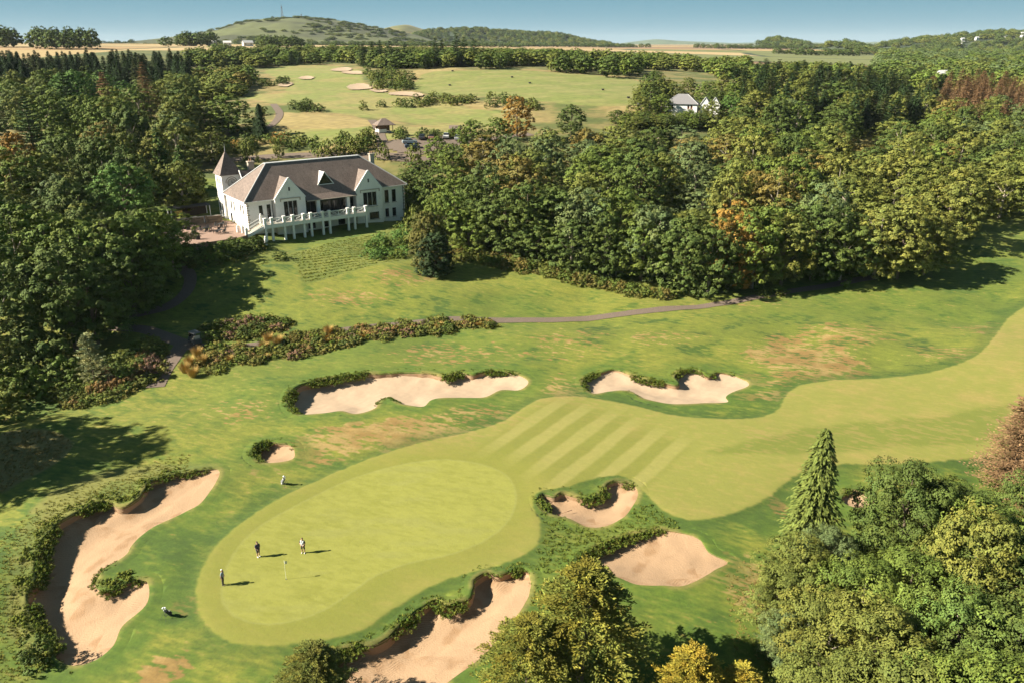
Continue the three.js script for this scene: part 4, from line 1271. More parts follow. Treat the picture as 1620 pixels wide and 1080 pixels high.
['m',5,-27.61,9.12,-160.5,1.91,1.91,26],
['m',5,-21.25,8.47,-154.95,1.53,1.8,26],
['m',1,-24.4,9.13,-169.17,1.8,1.62,26],
['m',1,-29.32,9.04,-156.99,1.36,1.51,26],
['m',5,-24.3,8.57,-153.33,1.63,1.54,26],
['m',5,-23.65,8.96,-163.24,1.77,1.74,26],
['m',1,-26.55,8.86,-156.12,1.63,1.99,26],
['m',5,-26.84,8.99,-158.55,1.74,1.45,26],
['m',1,-25.28,8.95,-159.57,1.55,1.61,26],
['m',5,-26.49,8.42,-149.73,1.51,1.49,26],
['m',5,-24.23,9.05,-164.99,1.41,1.69,26],
['m',1,-23.15,8.76,-158.28,1.62,1.62,26],
['m',5,-26.18,8.68,-153.35,1.68,1.32,26],
['m',5,-20.97,8.76,-162.8,1.89,1.77,26],
['m',5,-28.71,8.92,-155.34,1.69,1.35,26],
['m',5,-22.97,9.01,-167.92,1.8,1.39,26],
['m',5,-23.76,8.88,-160.33,1.73,1.36,26],
['m',1,-22.8,8.38,-151.96,1.43,1.8,26],
['m',1,-28.01,8.77,-153.37,1.37,1.32,26],
['m',5,-27.85,8.65,-151.73,1.37,1.82,26],
['m',5,-22.91,8.97,-165.78,1.48,1.36,26],
['m',0,-44.5,9.03,-146.52,1.5,1.6,27],
['m',1,-55.65,10.53,-148.03,1.94,2.1,28],
['m',1,-57.83,9.69,-144.16,2.07,2.01,28],
['m',0,-52.79,9.94,-146.48,1.65,2.19,28],
['m',0,-59.78,9.48,-143.71,2.06,1.81,28],
['m',0,-57.86,10.44,-146.9,1.98,1.83,28],
['m',1,-55.35,9.68,-144.29,1.69,1.66,28],
['m',0,-54.15,10.6,-149.96,2.06,1.74,28],
['m',0,-51.44,10.37,-153.57,1.57,2.09,28],
['m',0,-61.47,10.05,-145.82,2.38,2.19,28],
['m',0,-51.69,10.28,-150.75,1.42,2.16,28],
['m',0,-59.14,10.09,-145.55,1.97,1.57,28],
['m',1,-53.65,10.68,-151.89,1.51,2.19,28],
['m',0,-53.75,10.29,-147.9,2.37,1.55,28],
['m',0,-51.8,10.09,-148.49,1.68,1.63,28],
['m',1,-54.93,10.18,-146.57,2.29,1.52,28],
['m',0,-50.59,10.17,-152.1,1.96,1.5,28],
['m',1,-47.93,3.08,-118.82,1.35,1.27,29],
['h',0,-44.98,3.78,-123.28,1.02,1.39,29],
['m',1,-41.81,3.3,-120.3,.82,1.23,29],
['m',0,-44.84,4.13,-125.06,1.05,1.18,29],
['h',0,-38.67,3.59,-122.33,.88,1.26,29],
['m',1,-46.05,3.48,-121.54,1.39,1.36,29],
['m',0,-48.79,3.8,-123.59,1.11,1.32,29],
['m',1,-37.88,3.89,-124.03,1.27,1.01,29],
['h',0,-45.18,3.36,-120.71,1.16,1.01,29],
['h',0,-45.52,3.15,-119.19,.99,1.08,29],
['h',0,-47.16,3.91,-124.08,1.03,1.09,29],
['h',0,-42,3.94,-124.11,1.24,1.01,29],
['m',0,-40.97,3.56,-122.05,1.3,1.09,29],
['m',0,-42.81,3.68,-122.72,1.02,1.12,29],
['m',0,-43.85,3.4,-120.96,1.19,1.31,29],
['m',0,-39.57,3.87,-123.85,.99,1.3,29],
['m',1,-40.97,4.12,-125.05,1.26,1.18,29],
['m',0,-43.28,3.19,-119.46,1.37,1.24,29],
['m',1,-49.97,3.65,-122.76,1.09,1.24,29],
['m',1,-46.69,3.23,-119.84,1.09,1.18,29],
['m',1,-42.36,4.15,-125.15,1.23,1.12,29],
['h',0,-43.86,3.96,-124.23,1.38,1.19,29],
['h',1,-22.8,3.32,-119.77,.72,1.28,29],
['h',1,-32.11,2.75,-114.83,1.14,1.28,29],
['h',0,-15.36,3.69,-123.95,.71,1.19,29],
['m',1,-10.71,3.63,-124.03,.93,1.33,29],
['m',0,-47.17,2.74,-115.75,.56,1.12,29],
['m',0,-20.63,3.59,-122.55,.59,.95,29],
['m',2,-13.62,3.57,-123.14,.71,.95,29],
['m',6,-47.07,2.3,-110.44,.93,1.3,29],
['h',1,-23.71,3.47,-121.21,.84,1.22,29],
['h',1,-45.2,2.38,-110.98,.78,1.3,29],
['m',6,-42.85,2.76,-115.38,1.09,1.3,29],
['m',2,-26.58,3.35,-120.26,.71,1.35,29],
['m',0,-26.45,3,-116.72,.79,1.14,29],
['m',2,-35.39,2.67,-113.97,.96,1.14,29],
['g',0,-30.09,3.18,-119.32,.77,1.2,29],
['g',0,-38.36,2.57,-112.42,.7,1.37,29],
['m',0,-25.03,3.12,-117.77,.93,1.03,29],
['g',0,-5.53,3.63,-124.87,.77,1.35,29],
['g',0,-28.95,3.32,-120.25,.7,1.06,29],
['m',2,-31.64,3.3,-120.39,1.06,.92,29],
['m',1,-41.08,2.48,-111.18,1.02,1.1,29],
['m',1,-34.58,2.85,-116.38,.61,.95,29],
['m',2,-38.56,2.69,-114.37,1.09,1.19,29],
['m',0,-45.19,2.59,-113.74,.9,.98,29],
['m',0,-3.76,3.57,-124.52,.76,1.01,29],
['h',1,-32.38,3.04,-118.33,.6,1.27,29],
['m',0,-36.32,2.8,-115.86,.66,1.32,29],
['g',0,-12.16,3.61,-123.71,1.08,1.11,29],
['m',0,-29.17,2.9,-116.21,.58,1.2,29],
['h',0,-20.86,3.41,-120.84,.95,1.2,29],
['m',2,-20.66,3.28,-119.45,.8,1.02,29],
['g',0,-43.12,2.46,-111.42,.96,.94,29],
['g',0,-4.32,3.72,-125.76,.69,.93,29],
['m',2,-15.27,3.45,-121.86,1.08,1.17,29],
['h',0,-43.92,2.59,-113.48,.67,1.3,29],
['m',2,-7.16,3.86,-126.5,.98,.93,29],
['h',1,-33.04,3.25,-120.16,.58,1.01,29],
['g',0,-39.11,2.81,-115.92,.93,1.22,29],
['m',0,-30.51,3.33,-120.51,.56,1.06,29],
['g',0,-29.69,3.07,-118.2,.67,1.18,29],
['h',0,-17.05,3.42,-121.41,.92,1.25,29],
['m',2,-12.77,3.46,-122.32,.61,1.23,29],
['m',2,-41.86,2.65,-113.9,.98,1.34,29],
['h',1,-26.86,3.15,-118.44,.6,1.35,29],
['m',1,-36.98,2.98,-117.8,.69,1.37,29],
['h',1,-16.55,3.57,-122.87,.87,.99,29],
['h',1,-24.9,3.61,-122.34,.86,1.16,29],
['m',0,-10.5,3.47,-122.67,.98,1.22,29],
['m',2,-30.76,2.79,-115.2,.66,1.17,29],
['m',1,-46.14,2.73,-115.53,.77,.99,29],
['m',6,-45.88,2.5,-112.79,.98,1.21,29],
['h',0,-33.52,2.62,-113.01,.98,1.2,29],
['m',2,-13.38,3.74,-124.61,.64,1.34,29],
['h',0,-25.61,3.19,-118.66,.91,1.03,29],
['m',0,-31.03,2.98,-117.54,1.04,1.06,29],
['g',0,-24.15,3.25,-119.15,1.01,1.16,29],
['m',0,-31.82,2.89,-116.69,.65,1.04,29],
['h',1,-7.53,3.63,-124.51,.78,1.1,29],
['m',2,-17.77,3.75,-124.14,1.01,1.14,29],
['m',2,-21.83,3.68,-123.14,.96,.91,29],
['m',2,-39.03,2.49,-110.9,.69,.99,29],
['h',1,-19.7,3.45,-121.4,.96,1.13,29],
['m',2,-37.44,2.85,-116.46,.73,1.09,29],
['m',2,-44.15,2.26,-108.6,.72,1.24,29],
['m',6,-35,3.01,-118.13,1.13,.98,29],
['h',1,-40.6,2.59,-113,.77,1.05,29],
['m',2,-12.06,3.87,-125.75,1.15,1.03,29],
['m',2,-47.27,2.48,-112.98,.77,.96,29],
['g',0,-29.15,3.45,-121.29,.62,.98,29],
['m',0,-35.54,3.14,-119.34,.67,1,29],
['g',0,-48.66,2.22,-109.95,1.8,1.1,30],
['g',0,-48.61,2.45,-112.97,1.8,1.1,30],
['g',0,-48.62,2.09,-107.83,1.8,1.1,30],
['g',0,-46.94,2.31,-110.5,1.8,1.1,30],
['g',0,-46.89,2.05,-106.48,1.8,1.1,30],
['g',0,-37.12,2.88,-116.74,1.8,1.1,30],
['g',0,-38.81,2.95,-117.41,1.8,1.1,30],
['g',0,-29.82,3.3,-120.23,1.8,1.1,30],
['m',1,-58.47,1.82,-106.45,1.09,1.01,31],
['m',1,-55.48,1.89,-106.62,1.41,1.17,31],
['m',2,-63.8,1.21,-100.96,1.49,1.11,31],
['m',0,-55.49,2.11,-110.03,1.54,1.33,31],
['m',1,-64.35,1.36,-102.95,1.36,1.48,31],
['m',1,-56.37,1.76,-104.88,1.68,1.38,31],
['h',0,-57.92,1.72,-104.85,1.1,1.33,31],
['h',0,-53.86,1.92,-106.65,1.58,1.37,31],
['m',2,-60.12,1.3,-100.51,1.01,1.44,31],
['m',0,-62.22,1.32,-101.68,1.16,1.32,31],
['m',1,-61.75,1.47,-103.2,1.04,1.37,31],
['m',0,-62.01,1.19,-99.99,1.48,1.09,31],
['m',2,-57.1,2.06,-109.59,1.06,1.37,31],
['h',0,-53.44,2,-107.97,.83,1.38,31],
['h',1,-57.43,1.53,-102.32,1.59,1.39,31],
['h',1,-54.83,1.8,-105.09,1.4,1.25,31],
['h',0,-54.93,2.2,-111.3,1.18,1.3,31],
['m',0,-57.55,1.88,-106.94,1.33,1.05,31],
['m',1,-59.55,1.23,-99.39,.87,1.02,31],
['m',1,-58.08,1.37,-100.55,.85,1.4,31],
['h',1,-56.09,1.64,-103.25,1.49,1.1,31],
['h',1,-59.02,1.47,-102.13,1.58,1.27,31],
['h',0,-57.27,1.66,-103.84,1.12,1.05,31],
['m',0,-58.66,1.92,-107.76,1.68,1.37,31],
['m',0,-54.61,1.7,-103.48,1.1,1.17,31],
['h',1,-55.59,1.98,-108.03,1.35,1.15,31],
['h',1,-60.91,1.17,-99.27,.97,1.04,31],
['h',0,-53.96,2.09,-109.53,1.56,1.19,31],
['h',1,-56.5,2.28,-112.44,1.14,1.38,31],
['m',2,-53.44,1.83,-105.04,1.09,1.51,31],
['m',2,-60.09,1.48,-102.77,1.32,1.2,31],
['m',2,-63.18,1.48,-103.92,1.52,1.14,31],
['m',1,-57.21,1.97,-108.14,1.27,1.39,31],
['m',1,-55.41,1.59,-102.24,1.03,1.3,31],
['h',0,-59.7,1.81,-106.66,1.27,1.17,31],
['m',0,-59.03,1.61,-103.86,1.41,1.33,31],
['m',2,-56.75,2.17,-111.07,1.02,1.18,31],
['m',1,-62.97,1.38,-102.67,1.32,1.17,31],
['m',2,-56.5,1.46,-101.04,1.18,1.59,31],
['m',2,-60.78,1.38,-101.77,1.15,1.22,31],
['m',2,-57.93,2.73,-116.92,1.7,1.9,31],
['m',2,-59.27,2.56,-115.53,1.58,1.72,31],
['m',0,-58.97,2.35,-113.42,1.46,1.85,31],
['m',2,-58.96,2.14,-110.87,2.01,1.9,31],
['m',2,-61.82,2.12,-110.97,1.48,1.55,31],
['m',2,-56.97,2.41,-113.96,1.81,1.43,31],
['m',0,-55.27,2.41,-113.8,1.68,1.49,31],
['m',2,-56.45,2.6,-115.72,2.09,1.42,31],
['m',0,-60.66,2.29,-112.77,1.47,1.62,31],
['m',0,-60.56,2.04,-109.86,1.94,1.45,31],
['m',2,-71.44,1.14,-101.74,2.1,1.33,32],
['m',1,-71.07,1.43,-105.28,1.6,1.75,32],
['m',1,-72.52,1.34,-104.24,1.45,1.4,32],
['m',1,-72.64,1.63,-107.64,1.58,1.42,32],
['m',1,-68.01,1.4,-104.42,1.23,1.62,32],
['m',1,-69.59,1.3,-103.62,1.26,1.58,32],
['m',2,-70.17,.89,-97.79,2.1,1.45,32],
['m',1,-72.76,1.49,-106.1,2.06,1.35,32],
['m',2,-71.42,1.26,-103.25,1.37,1.34,32],
['m',2,-67.3,1.26,-102.69,1.43,1.51,32],
['m',1,19.63,5.09,-141.22,1.55,1.4,33],
['m',6,-6.16,7.49,-153.63,1.29,1.41,33],
['m',2,14.17,5.71,-144.63,1.54,1.02,33],
['m',1,9.68,5.92,-144.72,1.09,1.17,33],
['m',1,9.99,6.05,-145.97,1.67,1.38,33],
['m',2,13.18,5.68,-144.08,1.19,1.01,33],
['m',1,17.9,5.33,-142.72,1.44,1.5,33],
['m',2,25.08,4.75,-139.38,.92,1.33,33],
['m',1,3.54,6.61,-148.48,1.64,1.61,33],
['m',2,-2.95,7.22,-152.05,1.53,1.13,33],
['m',6,25.91,4.64,-138.48,1.21,1.02,33],
['m',1,7.67,6.15,-145.92,.99,1.1,33],
['m',2,.15,6.96,-150.64,1.53,1.35,33],
['m',2,27.18,4.63,-138.58,1.22,1.44,33],
['m',6,8.56,6.04,-145.34,1.55,1.01,33],
['m',6,-1.21,6.91,-149.53,1.49,1.65,33],
['m',6,1.28,6.76,-149.02,1.79,1.02,33],
['m',6,-.51,7.12,-152.15,1.66,1.55,33],
['m',2,15.79,5.44,-142.93,1.45,1.09,33],
['m',1,21.96,4.99,-140.95,1.2,1.19,33],
['m',1,5.19,6.67,-149.8,1.37,1.07,33],
['m',2,12.45,5.85,-145.22,1.49,1.35,33],
['m',2,5.36,6.55,-148.64,1.39,1.27,33],
['m',2,-11.03,7.72,-153.33,.96,1.54,33],
['m',2,8.62,6.28,-147.45,1.88,1.16,33],
['m',2,-7.33,7.59,-154.25,1.71,1.67,33],
['m',2,-6.2,7.57,-154.88,1.69,1.39,33],
['m',2,6.65,6.45,-148.21,1.71,1.48,33],
['m',1,-2.86,7.05,-150.21,1.8,1.26,33],
['m',2,1.71,6.83,-150.01,1.53,1.22,33],
['m',1,-4.5,7.29,-152.07,1.05,1.4,33],
['m',6,-3.63,7.33,-153.17,1.65,1.22,33],
['m',1,16.62,5.28,-141.87,1.2,1.03,33],
['m',2,22.9,4.9,-140.33,.92,1.01,33],
['m',1,3.54,6.73,-149.66,1.07,1.08,33],
['m',2,.17,6.83,-149.3,1.62,1.02,33],
['m',6,2.08,6.63,-148.1,1.87,1.5,33],
['m',2,23.39,4.71,-138.7,1.65,1.57,33],
['m',6,10.9,5.94,-145.4,1.55,1.09,33],
['m',2,-8.92,7.55,-152.61,1.57,1.25,33],
['m',1,24.59,4.61,-138.04,1.34,1.35,33],
['m',1,10.86,5.8,-144.2,1.36,1.58,33],
['m',6,28,4.54,-137.7,1.85,1.19,33],
['m',1,22.03,4.78,-139.09,1.77,1.7,33],
['m',6,14.59,5.51,-143.17,1.66,1.41,33],
['m',1,-4.3,7.17,-150.74,1.39,1.44,33],
['m',2,13.47,5.52,-142.8,1.85,1.06,33],
['m',2,6.57,6.23,-146.24,1.29,1.54,33],
['m',1,-5.82,7.32,-151.66,1.6,1.56,33],
['m',2,-9.82,7.65,-153.32,1.52,1.19,33],
['m',6,-11.95,7.84,-154.29,1.05,1.32,33],
['m',6,20.26,4.91,-139.81,1.7,1,33],
['m',6,18.05,5.15,-141.25,1.28,1.23,33],
['m',2,2.46,6.89,-150.91,1.23,1.53,33],
['m',6,-10.42,7.77,-154.59,1.76,1.36,33],
['m',1,-1.45,7.04,-150.77,1.37,1.27,33],
['m',1,26.86,4.53,-137.47,1.4,1.11,33],
['m',6,12.48,5.61,-143.19,1.86,1.21,33],
['m',6,-1.77,7.16,-152.04,.99,1.44,33],
['m',2,-4.81,7.47,-154.24,1.58,1.04,33],
['m',0,70.09,5.72,-149.33,1.62,1.95,33],
['m',1,49.02,4.66,-139.66,1.33,1.95,33],
['m',0,46.1,4.57,-138.53,1.39,1.31,33],
['m',1,66.74,5.57,-148.22,1.77,1.56,33],
['m',0,-39.57,-.61,-52.21,2.2,1.5,34],
['b',0,-509.78,44.76,-826.49,16.76,6.98,35],
['b',0,-504.83,44.73,-824.97,17.5,8.11,35],
['b',0,-490.79,44.5,-811.89,18.31,8.21,35],
['b',0,-496.19,44.81,-831.1,15.1,8.26,35],
['b',0,-489.43,44.76,-828.32,16.54,6.85,35],
['b',0,-436.67,43.69,-770.77,14.91,7.05,35],
['b',0,-431.48,43.64,-768.48,17.52,6.14,35],
['b',0,-419.29,43.33,-753.69,17.59,5.77,35],
['b',0,-416.08,43.34,-754.19,14.89,6.24,35],
['b',0,-407.45,43.19,-747.57,15.55,6.77,35],
['b',0,-417.18,43.67,-771.74,17.19,6.33,35],
['b',0,-417.25,43.83,-780.21,13,6.84,35],
['b',0,-392.46,43.05,-741.95,13.79,7.44,35],
['b',0,-409.88,43.85,-782.22,17.55,6.37,35],
['b',0,-401.97,43.72,-776.05,14.46,7.33,35],
['b',0,-387.46,43.35,-758.08,16.89,6.2,35],
['b',0,-390.45,43.65,-773.85,14.28,6.81,35],
['b',0,-374.36,43.2,-751.96,16.17,5.87,35],
['b',0,-361.6,45,-879.36,9.25,6.28,35],
['b',0,-366.6,45.45,-928.81,11.24,5.6,35],
['b',0,-368.84,45.55,-943.43,11.04,6.75,35],
['b',0,-356.92,45.36,-924.06,14.35,6.47,35],
['b',0,-361.38,45.52,-944.78,14.47,5.36,35],
['b',0,-355.47,45.46,-940.61,11.21,6.64,35],
['b',0,-344.47,45.3,-925.25,13.71,7.22,35],
['b',0,-343.97,45.39,-939.48,11.99,7.06,35],
['b',0,-345.57,45.51,-959.72,14.03,7.09,35],
['b',0,-337.91,45.41,-949.89,14.81,6.36,35],
['b',0,-268.52,44.6,-899.13,10.03,5.58,35],
['b',0,-256.72,44.26,-871.06,11.71,5.09,35],
['b',0,-248.51,44.09,-860.29,11.3,5.44,35],
['b',0,-249.77,44.27,-878.96,8.09,5.42,35],
['b',0,-248.09,44.32,-886.52,11.37,4.12,35],
['b',0,-249.09,44.46,-903.37,8.45,5.31,35],
['b',0,-234.04,44.01,-865.85,11.11,5.15,35],
['b',0,-227.52,43.85,-855.31,9.78,4.09,35],
['b',0,-225.45,43.95,-867.83,11.2,5.19,35],
['b',0,-225.97,44.08,-882.8,9.79,5.45,35],
['b',0,-218.95,43.91,-871.23,8.46,4.95,35]];
const HILLS = [['hill',2100,500,[[-959.22,58],[-863.96,63.87],[-752.8,72.64],[-688.8,82.85],[-640.15,97.36],[-592.53,104.59],[-514.29,107.48],[-452.43,101.7],[-390.64,93.02],[-328.74,82.85],[-250.93,72.64],[-172.88,60.93],[-78.71,52.12]]],['moor',2900,500,[[-584.77,82.03],[-496.56,106.16],[-431.45,112.17],[-366.83,110.17],[-302.57,98.13],[-238.24,82.03],[-108.58,61.81]]],['wood',2600,350,[[-408.85,60.38],[-310.85,74.89],[-232.89,82.13],[-96.99,85.74],[-67.94,80.32],[38.86,74.89],[136.1,69.46],[253.23,56.74],[312.08,47.63]]],['far',7500,900,[[844.19,41.67],[1067.61,73.22],[1291.69,83.71],[1517.54,67.97],[1968.74,52.2],[2473.68,62.71],[2925.76,46.94],[3316.98,62.71],[3538.11,83.71],[3763.75,78.47],[4216.5,62.71],[4669.97,46.94]]],['wood',1900,260,[[813.76,39.72],[840.52,50.4],[897.03,53.06],[981.94,55.72],[1037.22,63.68],[1093.48,66.33],[1150.28,66.33],[1263.56,67.65],[1350.88,59.7]]],['wood',2300,250,[[656.02,44.44],[671.86,57.34],[696.77,65.38],[765.59,65.38],[779.28,52.51],[794.13,44.44]]],['wood',1700,160,[[626.08,39.39],[632.57,47.76],[662.82,50.14],[701.43,47.76],[710.4,39.39]]]];
const RB = [[-.4518,4.071,-.9447],[-.3464,4.1613,1.1206],[-.2296,4.3818,4.7575],[-.0093,4.3146,2.0343],[-.1044,4.22,-1.1892],[-.8302,3.9125,3.1115],[-.5227,3.9083,-.0804],[0,3.9021,-1.367],[.3997,3.9329,.7984],[.8302,3.9627,5.7246],[.7794,4.2121,4.7386],[.5196,4.1921,1.802],[.2613,4.4813,1.5458],[.6986,4.7211,-8.3679],[.4332,4.5873,.503],[.1768,4.3125,-.8079],[.2772,4.1924,-3.1212],[.5419,4.3923,-2.634],[.7298,4.4919,1.7498],[.5886,4.6205,2.577],[-.7588,4.2894,5.3818],[-.6528,4.2339,-4.6938],[-.7298,4.4856,-3.5453],[-.5496,4.4813,-.8071],[-.3446,4.4437,-.6273],[-.188,4.507,-3.8013],[-.0088,4.5786,-1.122],[-.1484,4.6527,-.0996],[-.2899,4.6161,.7786],[.2102,4.6375,-.7206],[.0776,4.7322,-1.2785],[.3364,4.7367,2.7678],[.5058,4.7709,-5.263],[.1624,4.7932,-5.6072],[-.1806,4.7514,-8.7337],[-.358,4.6549,-6.2538],[-.2816,4.8033,14.206],[-.1615,4.8271,13.2163],[-.0254,4.8451,7.6465],[.1608,4.866,8.6681],[.2863,4.9002,-18.2404],[.4095,4.9588,10.6849],[.4909,4.9887,-5.74],[.623,4.9071,9.8183],[-.2099,4.8927,-3.5226],[.0415,4.9951,-5.6069],[-.0913,4.9781,-5.9766],[-.2754,4.9208,-2.8635],[-.174,4.9761,-4.4689],[-.2053,5.0424,-4.8198],[-.2718,5.0067,-25.4795],[-.3114,5.0479,56.7454],[-.1379,5.1884,24.058],[-.1713,5.1118,-21.7689],[-.1228,5.0867,5.51],[-.237,5.0879,13.1292],[-.3942,4.9949,-56.2154],[-.4136,5.1213,26.4286],[-.3616,5.001,32.1415],[-.3793,5.0473,-57.2154],[.1591,4.9387,-.5251],[.2854,4.9255,18.7269],[.365,5.0095,-10.9719],[.5265,4.9588,4.631],[.6441,5.1345,-21.5727],[.67,5.0285,7.1271],[-.5326,4.6636,-4.0403],[-.7183,4.5796,6.3628],[-.483,4.7411,7.6648],[-.6986,4.7433,2.6831],[-.4281,4.8927,23.216],[-.5082,4.8467,-8.6313],[-.5925,4.9497,17.9604],[-.676,4.9497,-5.4675],[-.455,4.9664,.3214],[-.1256,5.4359,-104.599],[-.2441,5.4318,13.7678],[-.3075,5.4193,-2.6715],[-.1573,5.5465,19.8501],[-.0705,5.4678,13.3532],[-.2403,5.6099,-17.3895],[-.2837,5.839,-10.423],[-.3156,5.7377,-32.7561],[-.1144,5.9646,43.7303],[.1463,5.7142,-25.9478],[.0152,6.0495,-13.2807],[-.1138,6.0495,-46.5265],[.1525,5.9646,9.3132],[-.2577,6.2218,18.4333],[-.2045,6.2564,17.3055],[-.1927,5.7087,4.3528],[-.0542,5.6534,19.4809],[.2089,5.6713,8.0168],[.2118,6.4873,19.1832],[.0154,5.7399,-12.8203],[.35,5.2983,6.2882],[.6341,5.323,6.1598],[.44,5.5215,9.7505],[.7692,5.5607,14.7554],[.8571,5.3471,-2.8435],[.2083,5.4806,4.7286],[.697,5.7991,1.3123],[.8684,5.9402,-12.8348],[.4848,5.7991,-15.896],[.5556,6.1092,9.3608],[.84,6.2146,1.7441],[-.6842,5.247,6.3761],[-.625,5.4806,-3.7893],[-.44,5.5215,20.3141],[-.6667,5.7038,-3.0069],[-.4857,5.8579,-15.6628],[-.619,6.0403,5.6009],[-.3636,5.7991,44.0153],[-.3571,5.3471,-12.3668],[-.1395,5.3706,71.8121],[.1,5.2983,1.0508],[-.3647,5.1358,-16.0253],[-.2041,5.2781,-10.9222],[-.5714,6.3279,-4.5021],[-.2679,6.3279,-12.6298],[.1,6.3969,-25.3672],[.3226,6.4297,.6112],[-.7778,6.8024,-4.1015],[-.3333,6.8024,-1.9631],[0,6.9078,-8.048],[.3889,6.8024,4.1735],[.8,6.9078,5.9541],[.7333,7.3132,4.0492],[.3333,7.3132,2.0118],[-.7,7.6009,-8.2014],[0,7.6962,1.7346],[.625,7.7832,-6.0738],[0,8.5172,4.6269],[-.7,8.5172,3.5008],[.7,8.5172,-.8625],[-.6667,9.105,.3525],[.6667,9.105,-2.3725],[0,9.105,-.9536],[-2.4,3.2189,1.8464],[2.4,3.2189,.6355],[0,3.6376,-2.1677],[-.8889,3.8067,-3.0154],[.9524,3.7377,-5.6772]];
const RB0 = 16.4863;
// ---------- tools
function rnd(seed) { let a = seed >>> 0; return () => { a = (a + 0x6D2B79F5) >>> 0; let t = a; t = Math.imul(t ^ (t >>> 15), t | 1); t ^= t + Math.imul(t ^ (t >>> 7), t | 61); return ((t ^ (t >>> 14)) >>> 0) / 4294967296; }; }
const clamp = (x, a = 0, b = 1) => x < a ? a : x > b ? b : x;
const smooth = (a, b, x) => { const t = clamp((x - a) / (b - a)); return t * t * (3 - 2 * t); };
const mix = (a, b, t) => a + (b - a) * t;
const mix3 = (a, b, t) => [a[0] + (b[0] - a[0]) * t, a[1] + (b[1] - a[1]) * t, a[2] + (b[2] - a[2]) * t];
const LAT = new Float32Array(65536); { const r = rnd(11); for (let i = 0; i < 65536; i++) LAT[i] = r(); }
function vn(x, y) {
  const xi = Math.floor(x), yi = Math.floor(y); let fx = x - xi, fy = y - yi; fx = fx * fx * (3 - 2 * fx); fy = fy * fy * (3 - 2 * fy);
  const x0 = xi & 255, x1 = (xi + 1) & 255, y0 = (yi & 255) << 8, y1 = ((yi + 1) & 255) << 8;
  const a = LAT[y0 + x0], b = LAT[y0 + x1], c = LAT[y1 + x0], e = LAT[y1 + x1];
  return a + (b - a) * fx + (c - a) * fy + (a - b - c + e) * fx * fy;
}
const fbm = (x, y, n = 4) => { let s = 0, a = 0.5, t = 0; for (let i = 0; i < n; i++) { s += a * vn(x, y); t += a; a *= 0.5; x = x * 2.03 + 17.3; y = y * 2.03 + 9.1; } return s / t; };
const NAMES = {};
function numbered(n) { const k = NAMES[n] = (NAMES[n] ?? -1) + 1; return k ? n + '_' + String(k).padStart(3, '0') : n; }
function shade(o) { o.traverse((m) => { if (m.isMesh) { m.castShadow = true; m.receiveShadow = true; } }); return o; }
function put(o, name, label, category, group, kind) {
  o.name = numbered(name);
  if (label) o.userData.label = label; if (category) o.userData.category = category; if (group) o.userData.group = group; if (kind) o.userData.kind = kind;
  scene.add(shade(o)); return o;
}
function part(parent, name, geo, mat, label) { const m = new THREE.Mesh(geo, mat); m.name = name; if (label) m.userData.label = label; m.castShadow = m.receiveShadow = true; parent.add(m); return m; }
const lin = (r, g, b) => new THREE.Color().setRGB(r, g, b);
const std = (r, g, b, rough = 0.85, more = {}) => new THREE.MeshStandardMaterial({ color: lin(r, g, b), roughness: rough, metalness: 0, ...more });
function bx(w, h, d, x = 0, y = 0, z = 0, ry = 0) { const g = new THREE.BoxGeometry(w, h, d); if (ry) g.rotateY(ry); g.translate(x, y, z); return g; }
function cyl(r0, r1, h, x = 0, y = 0, z = 0, n = 10) { const g = new THREE.CylinderGeometry(r1, r0, h, n); g.translate(x, y + h / 2, z); return g; }
function rod(a, b, r0, r1 = r0, n = 6) { // tapered bar between two points
  const A = new THREE.Vector3(...a), B = new THREE.Vector3(...b), L = A.distanceTo(B), g = new THREE.CylinderGeometry(r1, r0, L, n);
  g.translate(0, L / 2, 0); g.applyQuaternion(new THREE.Quaternion().setFromUnitVectors(new THREE.Vector3(0, 1, 0), B.clone().sub(A).normalize())); g.translate(A.x, A.y, A.z); return g;
}
function poly(pts) { // prism faces from lists of 3-D points (fans)
  const v = []; for (const f of pts) for (let i = 1; i < f.length - 1; i++) v.push(...f[0], ...f[i], ...f[i + 1]);
  const g = new THREE.BufferGeometry(); g.setAttribute('position', new THREE.Float32BufferAttribute(v, 3)); g.computeVertexNormals();
  const uv = []; for (let i = 0; i < v.length; i += 3) uv.push(v[i] + v[i + 2] * 0.3, v[i + 1]); g.setAttribute('uv', new THREE.Float32BufferAttribute(uv, 2)); return g;
}
function merge(list) { return mergeGeometries(list.map((g) => { let h = g.index ? g.toNonIndexed() : g; h = h.clone(); for (const k of Object.keys(h.attributes)) if (!['position', 'normal', 'uv'].includes(k)) h.deleteAttribute(k); if (!h.attributes.uv) h.setAttribute('uv', new THREE.Float32BufferAttribute(new Float32Array(h.attributes.position.count * 2), 2)); return h; })); }
function tex(w, h, fn, srgb = false, rep = null) { // fn(u, v) -> [r, g, b] linear 0..1
  const d = new Uint8Array(w * h * 4);
  const enc = (c) => { c = clamp(c); return 255 * (srgb ? (c <= 0.0031308 ? 12.92 * c : 1.055 * Math.pow(c, 1 / 2.4) - 0.055) : c); };
  for (let j = 0; j < h; j++) for (let i = 0; i < w; i++) { const c = fn((i + 0.5) / w, (j + 0.5) / h), k = (j * w + i) * 4; d[k] = enc(c[0]); d[k + 1] = enc(c[1]); d[k + 2] = enc(c[2]); d[k + 3] = 255; }
  const t = new THREE.DataTexture(d, w, h); if (srgb) t.colorSpace = THREE.SRGBColorSpace;
  t.magFilter = THREE.LinearFilter; t.minFilter = THREE.LinearFilter; t.wrapS = t.wrapT = rep ? THREE.RepeatWrapping : THREE.ClampToEdgeWrapping; if (rep) t.repeat.set(rep[0], rep[1]); t.needsUpdate = true; return t;
}
